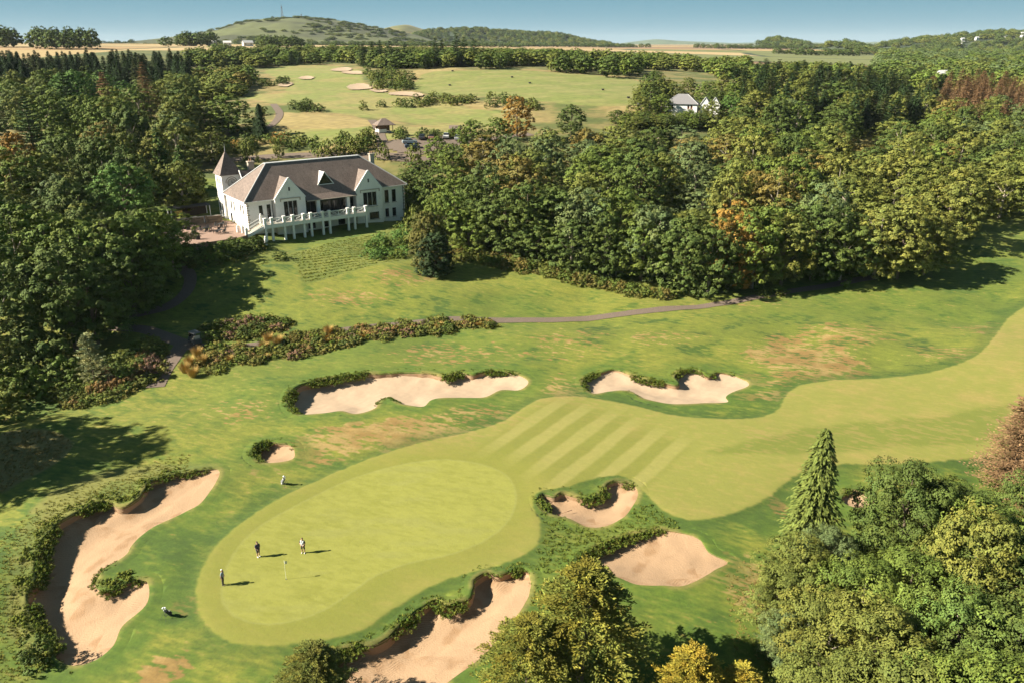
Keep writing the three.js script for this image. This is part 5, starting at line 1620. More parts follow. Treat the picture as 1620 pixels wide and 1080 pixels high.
// ---------- the lie of the land
function land(x, z) {
  const d = Math.max(-z, 25), a = x / d, w = Math.log(d); let s = RB0;
  for (let i = 0; i < RB.length; i++) { const p = RB[i], u = a - p[0], v = w - p[1]; s += p[2] * Math.sqrt(u * u + v * v + 0.0049); }
  return s;
}
function polySD(px, pz, P) { // signed distance, negative inside
  let d = 1e9, inside = false;
  for (let i = 0, j = P.length - 1; i < P.length; j = i++) {
    const ax = P[j][0], az = P[j][1], ex = P[i][0] - ax, ez = P[i][1] - az, wx = px - ax, wz = pz - az, t = clamp((wx * ex + wz * ez) / (ex * ex + ez * ez + 1e-9)), qx = wx - ex * t, qz = wz - ez * t;
    d = Math.min(d, qx * qx + qz * qz);
    if ((P[i][1] > pz) !== (P[j][1] > pz) && px < (P[j][0] - P[i][0]) * (pz - P[i][1]) / (P[j][1] - P[i][1]) + P[i][0]) inside = !inside;
  }
  return (inside ? -1 : 1) * Math.sqrt(d);
}
function smoothClosed(P, step, alpha = 0.5) { // Catmull-Rom through the points, resampled
  const three = P.map((p) => new THREE.Vector3(p[0], p[2] ?? 0, p[1])), c = new THREE.CatmullRomCurve3(three, true, 'centripetal'); c.arcLengthDivisions = 800;
  return c.getSpacedPoints(Math.max(12, Math.round(c.getLength() / step))).slice(0, -1).map((v) => [v.x, v.z, v.y]);
}
const FAIR = smoothClosed(ZONES.FAIR, 1.2), GREEN = smoothClosed(ZONES.GREEN, 1.2);
const BUNK = BUNKERS.map((b) => smoothClosed(b, 0.45));
const boxOf = (P, m) => [Math.min(...P.map((p) => p[0])) - m, Math.max(...P.map((p) => p[0])) + m, Math.min(...P.map((p) => p[1])) - m, Math.max(...P.map((p) => p[1])) + m];
const BBOX = BUNK.map((b) => boxOf(b, 4));
class Field { // distance to a polygon kept on a grid
  constructor(P, x0, x1, z0, z1, st, far = 60) {
    Object.assign(this, { x0, z0, st }); this.nx = Math.ceil((x1 - x0) / st) + 2; this.nz = Math.ceil((z1 - z0) / st) + 2; this.v = new Float32Array(this.nx * this.nz);
    const b = boxOf(P, 12);
    for (let j = 0; j < this.nz; j++) for (let i = 0; i < this.nx; i++) { const x = x0 + i * st, z = z0 + j * st; this.v[j * this.nx + i] = x < b[0] || x > b[1] || z < b[2] || z > b[3] ? 12 : polySD(x, z, P); }
  }
  at(x, z) { const u = clamp((x - this.x0) / this.st, 0, this.nx - 1.001), w = clamp((z - this.z0) / this.st, 0, this.nz - 1.001), i = u | 0, j = w | 0, fx = u - i, fz = w - j, k = j * this.nx + i, v = this.v; return (v[k] * (1 - fx) + v[k + 1] * fx) * (1 - fz) + (v[k + this.nx] * (1 - fx) + v[k + this.nx + 1] * fx) * fz; }
}
const NX0 = -115, NX1 = 150, NZ0 = -205, NZ1 = -22;
const fFair = new Field(FAIR, NX0, NX1, NZ0, NZ1, 0.5), fGreen = new Field(GREEN, NX0, NX1, NZ0, NZ1, 0.5);
const fBank = new Field(smoothClosed(ZONES.BANK, 2), NX0, NX1, NZ0, NZ1, 1), fSemi = new Field(ZONES.SEMI, NX0, NX1, NZ0, NZ1, 1), fMound = new Field(ZONES.MOUND, NX0, NX1, NZ0, NZ1, 0.5), fPatch = new Field(smoothClosed(ZONES.PATCH, 1), NX0, NX1, NZ0, NZ1, 1);
const BST = 0.25;
const fBunk = BUNK.map((P, k) => new Field(P, BBOX[k][0], BBOX[k][1], BBOX[k][2], BBOX[k][3], BST));
function bunkSD(x, z) { let d = 9; for (let k = 0; k < BUNK.length; k++) { const b = BBOX[k]; if (x > b[0] && x < b[1] && z > b[2] && z < b[3]) d = Math.min(d, fBunk[k].at(x, z)); } return d; }
// gentle swells of the rough, none on the putting surface; the apron stands a hand above the rough beside it
function ground(x, z) {
  let y = land(x, z);
  if (x > NX0 && x < NX1 && z > NZ0 && z < NZ1) {
    const f = fFair.at(x, z), g = fGreen.at(x, z);
    y += (vn(x * 0.09 + 3, z * 0.11) - 0.5) * 0.9 * smooth(-3, 6, f) + (vn(x * 0.3, z * 0.33 + 7) - 0.5) * 0.16 * smooth(0, 3, f) + (vn(x * 0.07 + 31, z * 0.09) - 0.5) * 0.5 * smooth(0, 6, g);
    y += 0.12 * smooth(0.9, -0.3, f);
    // mound wrapping the deep side of the long bunker by the green's end
    y += 0.9 * Math.exp(-(((x + 51) / 7) ** 2 + ((z + 62) / 14) ** 2)) + 0.5 * Math.exp(-(((x + 40) / 9) ** 2 + ((z + 78) / 4) ** 2));
  }
  return y;
}
// ---------- colours of the turf, in metres over the ground
const S0 = STRIPE[0], S1 = STRIPE[1], S2 = STRIPE[2];
const sdx = S1[0] - S0[0], sdz = S1[1] - S0[1], sl = Math.hypot(sdx, sdz), snx = -sdz / sl, snz = sdx / sl;
const period = Math.abs((S2[0] - S0[0]) * snx + (S2[1] - S0[1]) * snz);
const C = { rough: [0.058, 0.100, 0.006], roughY: [0.146, 0.150, 0.016], roughD: [0.036, 0.068, 0.005], fair: [0.172, 0.171, 0.030], fairY: [0.228, 0.180, 0.047], green: [0.200, 0.198, 0.034], greenD: [0.166, 0.168, 0.022], collar: [0.146, 0.151, 0.017], dry: [0.25, 0.165, 0.06], dryB: [0.19, 0.105, 0.032], long: [0.15, 0.142, 0.028] };
function turf(x, z) {
  const f = fFair.at(x, z) + (vn(x * 1.7, z * 1.7) - 0.5) * 0.25, g = fGreen.at(x, z) + (vn(x * 2.1 + 5, z * 2.1) - 0.5) * 0.12, b = bunkSD(x, z);
  const n1 = fbm(x * 0.07, z * 0.09, 4), n2 = fbm(x * 0.33 + 40, z * 0.42, 4), n3 = vn(x * 1.9, z * 2.3) * 0.5 + vn(x * 5.1, z * 5.7) * 0.5, streak = fbm(x * 0.9 + z * 0.35, z * 2.6 - x * 0.9, 3);
  const grain = vn(x * 9.3, z * 8.7);
  let c = mix3(C.roughD, C.rough, smooth(0.28, 0.52, n1 * 0.6 + n2 * 0.4));
  c = mix3(c, C.roughY, smooth(0.40, 0.68, n1 * 0.45 + n2 * 0.3 + streak * 0.25) * 0.95);
  // upper lawns are drier and yellower
  c = mix3(c, C.roughY, 0.55 * smooth(0.42, 0.58, n2 * 0.6 + streak * 0.4 + (z < -104 + 14 * (n1 - 0.5) ? 0.12 : -0.12)));
  c = mix3(c, C.rough, 0.5 * smooth(0.5, 0.75, vn(x * 0.05 + 9, z * 0.06 + 2)));
  let dry = 0;
  for (const d of DRY) { const u = (x - d[0]) / d[2], w = (z - d[1]) / d[3], q = u * u + w * w; if (q < 2.2) dry = Math.max(dry, d[4] * (1 - smooth(0.1, 1.6, q + (n2 - 0.5) * 1.6))); }
  const dp = smooth(0.38, 0.64, dry * 0.70 + (streak - 0.5) * 1.3 + (n3 - 0.5) * 0.4);
  c = mix3(c, mix3(C.dryB, C.dry, smooth(0.35, 0.65, n2)), dp * 0.85);
  c = mix3(c, C.dry, 0.25 * smooth(0.62, 0.8, streak) * smooth(0.45, 0.7, n1));
  // close-mown bands beside the bunkers and the apron
  if (f > 0 && b < 3.2) c = mix3(c, C.rough, 0.6 * smooth(4.0, 0.8, b + (n2 - 0.5) * 2));
  if (f > 0) c = mix3(c, C.roughD, 0.6 * smooth(3.4, 0.4, f + (n2 - 0.5) * 2));
  if (b < 0.8) c = mix3(c, C.dry, 0.35 * smooth(0.7, 0.1, b) * smooth(0.4, 0.6, n2));
  // fairway and apron
  let fc = mix3(C.fair, C.fairY, smooth(0.45, 0.75, n1 * 0.5 + n2 * 0.5) * 0.7 + 0.35 * smooth(0.5, 0.7, streak));
  fc = mix3(fc, C.dry, 0.30 * dp);
  const sx = x - S0[0], sz = z - S0[1], along = (sx * sdx + sz * sdz) / sl, across = sx * snx + sz * snz, ph = Math.sin((across / period) * Math.PI * 2 + Math.PI / 2);
  const zone = smooth(-7.5, -2.5, along + (n2 - 0.5) * 6) * smooth(sl + 4, sl - 1, along + (n2 - 0.5) * 6) * smooth(-2, 0, -Math.abs(across * (period > 0 ? 1 : 1) - stripeMid) + stripeHalf);
  if (zone > 0) { const w = smooth(-0.45, 0.45, ph + (n2 - 0.5) * 0.8); fc = mix3(fc, mix3([0.218, 0.200, 0.050], [0.138, 0.142, 0.018], w), zone * (0.55 + 0.35 * n2)); }
  fc = mix3(fc, C.collar, 0.75 * smooth(7, 0.5, Math.max(0, g)) * smooth(-20, 20, 30 - g));
  c = mix3(c, fc, smooth(0.28, -0.22, f));
  const sm = fSemi.at(x, z); c = mix3(c, mix3(mix3(C.rough, C.roughY, 0.45), C.dry, 0.35 * smooth(0.5, 0.7, streak)), 0.62 * smooth(0.7, -0.5, sm + (n2 - 0.5) * 1.2));
  // putting surface with faint mowing arcs
  let gc = mix3(C.greenD, C.green, smooth(0.25, 0.65, n1 * 0.5 + streak * 0.5));
  gc = mix3(gc, [0.188, 0.186, 0.044], 0.5 * smooth(0.55, 0.8, fbm(x * 0.16, z * 0.5, 3)));
  c = mix3(c, gc, smooth(0.16, -0.16, g));
  c = mix3(c, [0.192, 0.192, 0.046], 0.5 * smooth(0.22, 0.05, Math.abs(g)));
  // planted bank below the terrace, unmown field corner
  const bk = fBank.at(x, z); c = mix3(c, mix3([0.125, 0.135, 0.018], [0.08, 0.105, 0.012], smooth(0.4, 0.6, n2)), 0.8 * smooth(0.4, -0.4, bk));
  const md = fMound.at(x, z); c = mix3(c, mix3(C.long, [0.09, 0.11, 0.016], smooth(0.4, 0.65, n2)), 0.85 * smooth(0.5, -0.6, md + (n2 - 0.5) * 1.5));
  const pt = fPatch.at(x, z); c = mix3(c, mix3([0.25, 0.185, 0.065], [0.14, 0.125, 0.04], n2), 0.85 * smooth(0.3, -0.3, pt));
  const amp = f < 0 ? 0.20 : 0.55, k = 1 - amp * 0.5 + amp * (n3 * 0.45 + grain * 0.55) + (f > 0 ? (streak - 0.5) * 0.35 : (streak - 0.5) * 0.08);
  return [c[0] * k, c[1] * k, c[2] * k];
}
const acrossOf = (p) => (p[0] - S0[0]) * snx + (p[1] - S0[1]) * snz, sgn = Math.sign(acrossOf(S2));
const stripeMid = sgn * period * 2.0, stripeHalf = period * 2.55;
const NW = NX1 - NX0, NH = NZ1 - NZ0;
const turfMap = tex(2048, 2048, (u, v) => turf(NX0 + u * NW, NZ0 + v * NH), true);
const noiseTile = tex(256, 256, (u, v) => { let s = 0; for (let k = 0; k < 4; k++) { const q = 8 << k; s += LAT[((Math.floor(v * q) * 31 + 7 * k) & 255) * 256 + ((Math.floor(u * q) * 17 + 3 * k) & 255)] / (k + 1.5); } const h = clamp(s / 1.6); return [h, h, h]; }, false, [1, 1]);
const bumpRep = (a, b) => { const t = noiseTile.clone(); t.repeat.set(a, b); t.needsUpdate = true; return t; };
const turfMat = new THREE.MeshStandardMaterial({ map: turfMap, roughness: 0.95, bumpMap: bumpRep(66, 46), bumpScale: 0.012 });
function sheet(xs, zs, yf, uvf, skip) {
  const nx = xs.length, nz = zs.length, pos = new Float32Array(nx * nz * 3), uv = new Float32Array(nx * nz * 2), idx = [];
  for (let j = 0; j < nz; j++) for (let i = 0; i < nx; i++) { const k = j * nx + i, x = xs[i], z = zs[j]; pos[k * 3] = x; pos[k * 3 + 1] = yf(x, z); pos[k * 3 + 2] = z; const q = uvf(x, z); uv[k * 2] = q[0]; uv[k * 2 + 1] = q[1]; }
  for (let j = 0; j < nz - 1; j++) for (let i = 0; i < nx - 1; i++) { if (skip && skip((xs[i] + xs[i + 1]) / 2, (zs[j] + zs[j + 1]) / 2)) continue; const a = j * nx + i; idx.push(a, a + nx, a + 1, a + 1, a + nx, a + nx + 1); }
  const g = new THREE.BufferGeometry(); g.setAttribute('position', new THREE.BufferAttribute(pos, 3)); g.setAttribute('uv', new THREE.BufferAttribute(uv, 2)); g.setIndex(idx); g.computeVertexNormals(); return g;
}
const range = (a, b, st) => { const n = Math.round((b - a) / st); return Array.from({ length: n + 1 }, (_, i) => a + (b - a) * i / n); };
const nearUV = (x, z) => [(x - NX0) / NW, (z - NZ0) / NH];
put(new THREE.Mesh(sheet(range(NX0, NX1, 0.5), [...range(NZ0, -130, 1).slice(0, -1), ...range(-130, NZ1, 0.5)], (x, z) => ground(x, z) - (bunkSD(x, z) < 0.3 ? 2.6 : 0), nearUV), turfMat), 'ground', 'mown golf course turf of rough, fairway apron and putting green', null, null, 'structure');
// ---------- middle distance: far fairway, practice range, woodland floor
const MX0 = -460, MX1 = 560, MZ0 = -720, MZ1 = 20;
const mid = {}; for (const k of ['FAIRB', 'FAIRC', 'RANGE', 'STRAWA', 'STRAWB', 'STRAWC', 'STRAWD']) mid[k] = new Field(smoothClosed(ZONES[k], 3), -220, 160, -560, -190, 2);
function midTurf(x, z) {
  const n1 = fbm(x * 0.02, z * 0.025, 4), n2 = fbm(x * 0.1, z * 0.13 + 5, 4), n3 = vn(x * 0.7, z * 0.9);
  let c = mix3([0.055, 0.075, 0.014], [0.13, 0.13, 0.03], smooth(0.35, 0.65, n1 * 0.5 + n2 * 0.5));
  if (x > -220 && x < 160 && z > -560) {
    const w = (n2 - 0.5) * 3, m = (k) => mid[k].at(x, z) + w;
    const open = smooth(22, 4, Math.min(m('FAIRB'), m('FAIRC'), m('RANGE'), m('STRAWA')));
    c = mix3(c, mix3([0.085, 0.105, 0.016], [0.26, 0.19, 0.065], smooth(0.35, 0.65, n2)), open);
    c = mix3(c, mix3([0.36, 0.27, 0.11], [0.25, 0.19, 0.06], n2), smooth(1, -1, Math.min(m('STRAWA'), m('STRAWB'), m('STRAWC'), m('STRAWD'))));
    c = mix3(c, mix3([0.18, 0.20, 0.042], [0.25, 0.215, 0.065], smooth(0.4, 0.65, n1 * 0.4 + n2 * 0.6)), smooth(1, -1, Math.min(m('FAIRB'), m('FAIRC'))));
    c = mix3(c, mix3(mix3([0.165, 0.185, 0.035], [0.215, 0.205, 0.055], smooth(0.35, 0.6, n2)), [0.14, 0.17, 0.03], 0.35 * (Math.sin((x * 0.35 + z * 0.94) * 0.45) > 0 ? 1 : 0)), smooth(1, -1, m('RANGE')));
  }
  if (z < -560 + 20 * Math.sin(x * 0.02) && (x > 60 || x < -330)) c = mix3(x > 240 ? [0.30, 0.18, 0.09] : [0.40, 0.28, 0.12], [0.34, 0.24, 0.10], n2);
  const k = 0.66 + 0.32 * n3; return [c[0] * k, c[1] * k, c[2] * k];
}
const midMap = tex(2048, 1480, (u, v) => midTurf(MX0 + u * (MX1 - MX0), MZ0 + v * (MZ1 - MZ0)), true);
put(new THREE.Mesh(sheet(range(MX0, MX1, 5), range(MZ0, MZ1, 5), (x, z) => land(x, z) - (x > NX0 - 3 && x < NX1 + 3 && z > NZ0 - 3 && z < NZ1 + 3 ? 0.35 : 0), (x, z) => [(x - MX0) / (MX1 - MX0), (z - MZ0) / (MZ1 - MZ0)], (x, z) => x > NX0 + 6 && x < NX1 - 6 && z > NZ0 + 6 && z < NZ1 - 6), new THREE.MeshStandardMaterial({ map: midMap, roughness: 1 })), 'ground', 'far fairway, practice range and woodland floor beyond the clubhouse', null, null, 'structure');
// ---------- farmland to the horizon: stubble, grass and plough in hedged fields
const FIELD = [[0.40, 0.27, 0.11], [0.33, 0.21, 0.09], [0.22, 0.125, 0.065], [0.42, 0.30, 0.14], [0.15, 0.16, 0.045], [0.42, 0.30, 0.14], [0.34, 0.215, 0.095]];
function farmland(x, z) {
  const wx = x + (vn(x * 0.002, z * 0.002) - 0.5) * 260, wz = z + (vn(x * 0.002 + 50, z * 0.002) - 0.5) * 200, a = Math.floor(wx / 380 + (Math.floor(wz / 210) & 1) * 0.5), b = Math.floor(wz / 210), h = LAT[((a * 37 + b * 91 + 4096) & 65535)];
  const fx = wx / 380 + (b & 1) * 0.5 - a, fz = wz / 210 - b, edge = Math.min(fx, 1 - fx) * 380 < 7 || Math.min(fz, 1 - fz) * 210 < 7;
  const c = edge ? [0.035, 0.05, 0.018] : FIELD[Math.floor(h * 6.999)], k = 0.70 + 0.25 * fbm(x * 0.01, z * 0.02, 3); return [c[0] * k, c[1] * k, c[2] * k];
}
{
  const pw = (a, b, n, p) => Array.from({ length: n + 1 }, (_, i) => { const t = i / n * 2 - 1; return a + (b - a) * (Math.sign(t) * Math.abs(t) ** p * 0.5 + 0.5); });
  const xs = pw(-9000, 9000, 150, 2), zs = Array.from({ length: 121 }, (_, i) => 60 - 9800 * (i / 120) ** 2.2);
  const g = sheet(xs, zs, (x, z) => land(x, z) - (x > MX0 && x < MX1 && z > MZ0 && z < MZ1 ? 6 : 0.2), (x, z) => [(x + 3000) / 6000, (z + 4500) / 4500], (x, z) => x > MX0 + 40 && x < MX1 - 40 && z > MZ0 + 60 && z < 0);
  const m = tex(1500, 1500, (u, v) => farmland(-3000 + u * 6000, -4500 + v * 4500), true, [1, 1]);
  put(new THREE.Mesh(g, new THREE.MeshStandardMaterial({ map: m, roughness: 1 })), 'ground', 'patchwork of stubble and grass fields reaching the horizon', null, null, 'structure');
}
// ---------- hills
const HC = { hill: [[0.085, 0.095, 0.03], [0.05, 0.055, 0.02]], moor: [[0.16, 0.13, 0.045], [0.10, 0.10, 0.03]], wood: [[0.028, 0.045, 0.018], [0.04, 0.055, 0.02]], far: [[0.09, 0.12, 0.06], [0.06, 0.09, 0.05]] };
const HILLF = [];
HILLS.forEach(([kind, d, w, sil], n) => {
  const xs = range(sil[0][0], sil[sil.length - 1][0], Math.max(8, (sil[sil.length - 1][0] - sil[0][0]) / 130)), zs = range(-d - w, -d + w, w / 16);
  const top = (x) => { let i = 0; while (i < sil.length - 2 && sil[i + 1][0] < x) i++; const t = clamp((x - sil[i][0]) / (sil[i + 1][0] - sil[i][0])), s = t * t * (3 - 2 * t); return mix(sil[i][1], sil[i + 1][1], mix(t, s, 0.5)); };
  const y = (x, z) => { const t = clamp((z + d) / w, -1, 1), base = land(x, z) - 4, e = Math.min(smooth(xs[0], xs[0] + w * 0.5, x), smooth(xs[xs.length - 1], xs[xs.length - 1] - w * 0.5, x)); return base + Math.max(0, top(x) - base) * (0.5 + 0.5 * Math.cos(Math.PI * t)) * (0.35 + 0.65 * e) + (fbm(x * 0.012, z * 0.012, 3) - 0.5) * (kind === 'hill' ? 9 : 4) * (1 - Math.abs(t)); };
  HILLF.push({ kind, y, x0: xs[0], x1: xs[xs.length - 1], d, w });
  const g = sheet(xs, zs, y, (x, z) => [(x - xs[0]) / (xs[xs.length - 1] - xs[0]), (z + d + w) / (2 * w)]);
  const X = xs[xs.length - 1] - xs[0], m = tex(512, 256, (u, v) => { const q = smooth(0.42, 0.58, fbm(u * X * 0.008, v * w * 2 * 0.012, 4)), k = 0.8 + 0.4 * vn(u * X * 0.05, v * w * 0.1); return mix3(HC[kind][0], HC[kind][1], q).map((e) => e * k); }, true);
  put(new THREE.Mesh(g, new THREE.MeshStandardMaterial({ map: m, roughness: 1 })), 'hill', ['green hill with rocky top carrying the radio mast', 'smooth brown moorland hill behind the mast hill', 'long low ridge covered in dark plantation', 'pale blue hills on the far horizon', 'wooded hill beyond the brown larches with cottages', 'flat-topped wooded knoll above the stubble fields', 'small dark copse rise among the stubble fields'][n], null, null, 'structure');
});
// ---------- bunkers: rolled turf lip, wall and sand, each its own
const sandBump = tex(512, 512, (u, v) => { const w = fbm(u * 4, v * 4, 3) * 3, a = 0.5 + 0.5 * Math.sin((u * 7 + v * 19 + w) * 6.283 * 2), n = vn(u * 90, v * 90), h = 0.5 * a + 0.5 * n; return [h, h, h]; }, false, [1, 1]);
const sandTex = tex(512, 512, (u, v) => { const n = fbm(u * 12, v * 12, 5), r = vn(u * 160, v * 160), k = 0.88 + 0.16 * n + 0.08 * r, d = smooth(0.5, 0.75, fbm(u * 5 + 7, v * 5, 4)); return [mix(0.305, 0.245, d) * k, mix(0.195, 0.144, d) * k, mix(0.110, 0.072, d) * k]; }, true, [1, 1]);
const sandMat = new THREE.MeshStandardMaterial({ map: sandTex, roughness: 0.95, bumpMap: sandBump, bumpScale: 0.035 });
const paleSandMat = new THREE.MeshStandardMaterial({ map: tex(256, 256, (u, v) => { const k = 0.9 + 0.2 * fbm(u * 20, v * 20, 4); return [0.345 * k, 0.248 * k, 0.164 * k]; }, true, [1, 1]), roughness: 0.95 });
const faceMat = sandMat;
const lipSpots = [];
const BLAB = ['large curved sand bunker beside the end of the green with a deep grassy back wall', 'small round pot bunker on the rough above the green', 'long pale bunker with a ragged turf edge below the planted bed', 'broad pale bunker with grassy tongues above the striped fairway apron', 'deep bunker tucked against the right end of the putting green', 'teardrop bunker behind the feathery conifer', 'wide bunker running along the bottom edge of the green', 'little bunker half hidden behind the near trees'];
BUNK.forEach((P, k) => {
  const N = P.length, nr = P.map((p, i) => { let x = 0, z = 0; for (let q = -2; q <= 2; q++) { const a = P[(i + q + N - 1) % N], b = P[(i + q + 1 + N) % N]; x += b[1] - a[1]; z += -(b[0] - a[0]); } const l = Math.hypot(x, z); return [x / l, z / l]; });
  let area = 0; for (let i = 0; i < N; i++) { const a = P[i], b = P[(i + 1) % N]; area += a[0] * b[1] - b[0] * a[1]; }
  const s = area > 0 ? 1 : -1;
  const G = ground; // lip: outside, shoulder, rim, wall foot
  const prof = (p, n, o) => { const x = p[0] + n[0] * s * o, z = p[1] + n[1] * s * o; return [x, z]; };
  const turfV = [], turfU = [], faceV = [], fi = [], ti = [];
  for (let i = 0; i < N; i++) {
    const w = clamp(P[i][2], 0.08, 1.6), j = 0.75 + 0.5 * vn(i * 0.35, k * 9), rise = 0.015 + 0.10 * Math.min(1, w) * j, o = (vn(i * 0.5 + 50, k * 5) - 0.5) * 0.35 * Math.min(1, w);
    const rows = [[1.35, -0.03], [1.0, 0.012 + rise * 0.1], [0.4, 0.014 + rise * 0.7], [0 + o, 0.012 + rise], [-0.10 + o, -0.08 - 0.10 * w]];
    for (const [off, dy] of rows) { const q = prof(P[i], nr[i], off); turfV.push(q[0], G(q[0], q[1]) + dy, q[1]); turfU.push(...nearUV(q[0], q[1])); }
    const a = prof(P[i], nr[i], -0.06 + o), b = prof(P[i], nr[i], -0.12 - 0.12 * w + o), y0 = G(a[0], a[1]);
    faceV.push(a[0], y0 - 0.02, a[1], b[0], y0 - w * 1.05 - 0.7, b[1]);
    const i2 = (i + 1) % N;
    for (let r = 0; r < 4; r++) { const A = i * 5 + r, B = i2 * 5 + r; ti.push(A, B, A + 1, A + 1, B, B + 1); }
    fi.push(i * 2, i2 * 2, i * 2 + 1, i * 2 + 1, i2 * 2, i2 * 2 + 1);
    if (w > 0.3) lipSpots.push([P[i][0], P[i][1], nr[i][0] * s, nr[i][1] * s, w, k]);
  }
  const tg = new THREE.BufferGeometry(); tg.setAttribute('position', new THREE.Float32BufferAttribute(turfV, 3)); tg.setAttribute('uv', new THREE.Float32BufferAttribute(turfU, 2)); tg.setIndex(ti); tg.computeVertexNormals();
  const fg = new THREE.BufferGeometry(); fg.setAttribute('position', new THREE.Float32BufferAttribute(faceV, 3)); fg.setAttribute('uv', new THREE.Float32BufferAttribute(faceV.filter((_, i) => i % 3 !== 2).map((e) => e / 9), 2)); fg.setIndex(fi); fg.computeVertexNormals();
  // sand: a dished floor that runs up to the low sides
  const b = BBOX[k], F = fBunk[k];
  const sandY = (x, z) => { let sw = 0, ss = 0; for (let i = 0; i < N; i += 2) { const d2 = (P[i][0] - x) ** 2 + (P[i][1] - z) ** 2 + 0.05, q = 1 / (d2 * d2); sw += q; ss += q * P[i][2]; } const w = ss / sw, d = Math.max(0, -F.at(x, z)); return G(x, z) - w * 0.95 - 0.02 - 0.75 * (1 - Math.exp(-d / 3.2)) * (1 - 0.45 * Math.min(1, w)) + 0.35 * w * Math.exp(-d / 0.8) + (vn(x * 0.8, z * 0.8) - 0.5) * 0.10 + (vn(x * 2.3, z * 2.3) - 0.5) * 0.035; };
  const sg = sheet(range(b[0], b[1], 0.35), range(b[2], b[3], 0.35), (x, z) => F.at(x, z) < 0.7 ? sandY(x, z) : 0, (x, z) => [x / 9, z / 9], (x, z) => F.at(x, z) > 0.12);
  const o = new THREE.Group(); part(o, 'sand', sg, k === 3 || k === 2 ? paleSandMat : sandMat); part(o, 'turf_lip', tg, turfMat); part(o, 'bunker_face', fg, faceMat);
  put(o, 'sand_bunker', BLAB[k], null, null, 'structure');
});
FARB.forEach((P0) => {
  const P = smoothClosed(P0, 1.5), b = boxOf(P, 2), sh = (x, z) => land(x, z) + 0.12 + 0.25 * smooth(-3, 0.5, polySD(x, z, P));
  put(new THREE.Mesh(sheet(range(b[0], b[1], 1), range(b[2], b[3], 1), sh, (x, z) => [x / 9, z / 9], (x, z) => polySD(x, z, P) > 0.3), paleSandMat), 'sand_bunker', 'pale bunker cut into the far fairway beyond the clubhouse', null, 'bunkers of the far fairway', 'structure');
});
// ---------- paths and roads
const asphaltTex = tex(256, 256, (u, v) => { const k = 0.75 + 0.5 * fbm(u * 30, v * 30, 4); return [0.125 * k, 0.090 * k, 0.066 * k]; }, true, [1, 1]);
const pathMat = new THREE.MeshStandardMaterial({ map: asphaltTex, roughness: 0.95 });
function strip(P, width, lift, yf) {
  const c = new THREE.CatmullRomCurve3(P.map((p) => new THREE.Vector3(p[0], 0, p[1])), false, 'centripetal'), L = c.getLength(), n = Math.ceil(L / 1), pts = c.getSpacedPoints(n), v = [], uv = [], ix = [];
  for (let i = 0; i <= n; i++) { const a = pts[Math.max(0, i - 1)], b = pts[Math.min(n, i + 1)], dx = b.x - a.x, dz = b.z - a.z, l = Math.hypot(dx, dz); for (let q = 0; q <= 4; q++) { const o = (q / 4 - 0.5) * width * (1 + 0.1 * (vn(i * 0.2, q) - 0.5)), x = pts[i].x - dz / l * o, z = pts[i].z + dx / l * o; v.push(x, yf(x, z) + lift, z); uv.push(i / 4, q * width / 16); } if (i < n) for (let q = 0; q < 4; q++) { const A = i * 5 + q; ix.push(A, A + 5, A + 1, A + 1, A + 5, A + 6); } }
  const g = new THREE.BufferGeometry(); g.setAttribute('position', new THREE.Float32BufferAttribute(v, 3)); g.setAttribute('uv', new THREE.Float32BufferAttribute(uv, 2)); g.setIndex(ix); g.computeVertexNormals(); return g;
}
PATH.forEach((p, i) => put(new THREE.Mesh(strip(p, [2.1, 2.4, 2.6, 2.2][i], 0.06, ground), pathMat), 'path', ['brown buggy path crossing the lawn in front of the wood', 'shaded path curving behind the planted beds', 'short path opening between two planted beds onto the rough', 'shaded path climbing towards the patio'][i], null, null, 'structure'));
ROADS.forEach((p, i) => put(new THREE.Mesh(strip(p, [5, 2.6, 3, 4][i], 0.10, (x, z) => Math.max(land(x, z), z > NZ0 ? ground(x, z) : -99)), pathMat), i === 0 || i === 3 ? 'road' : 'path', ['driveway running behind the clubhouse', 'path winding through the straw grass of the far fairway', 'path passing the small pavilion', 'road leading from the car park into the trees'][i], null, null, 'structure'));
{ const P = smoothClosed(ZONES.PARK, 1.5), b = boxOf(P, 1); put(new THREE.Mesh(sheet(range(b[0], b[1], 1.5), range(b[2], b[3], 1.5), (x, z) => land(x, z) + 0.14, (x, z) => [x / 4, z / 4], (x, z) => polySD(x, z, P) > 0.2), pathMat), 'car_park', 'brown surfaced car park beside the pavilion', null, null, 'structure'); }
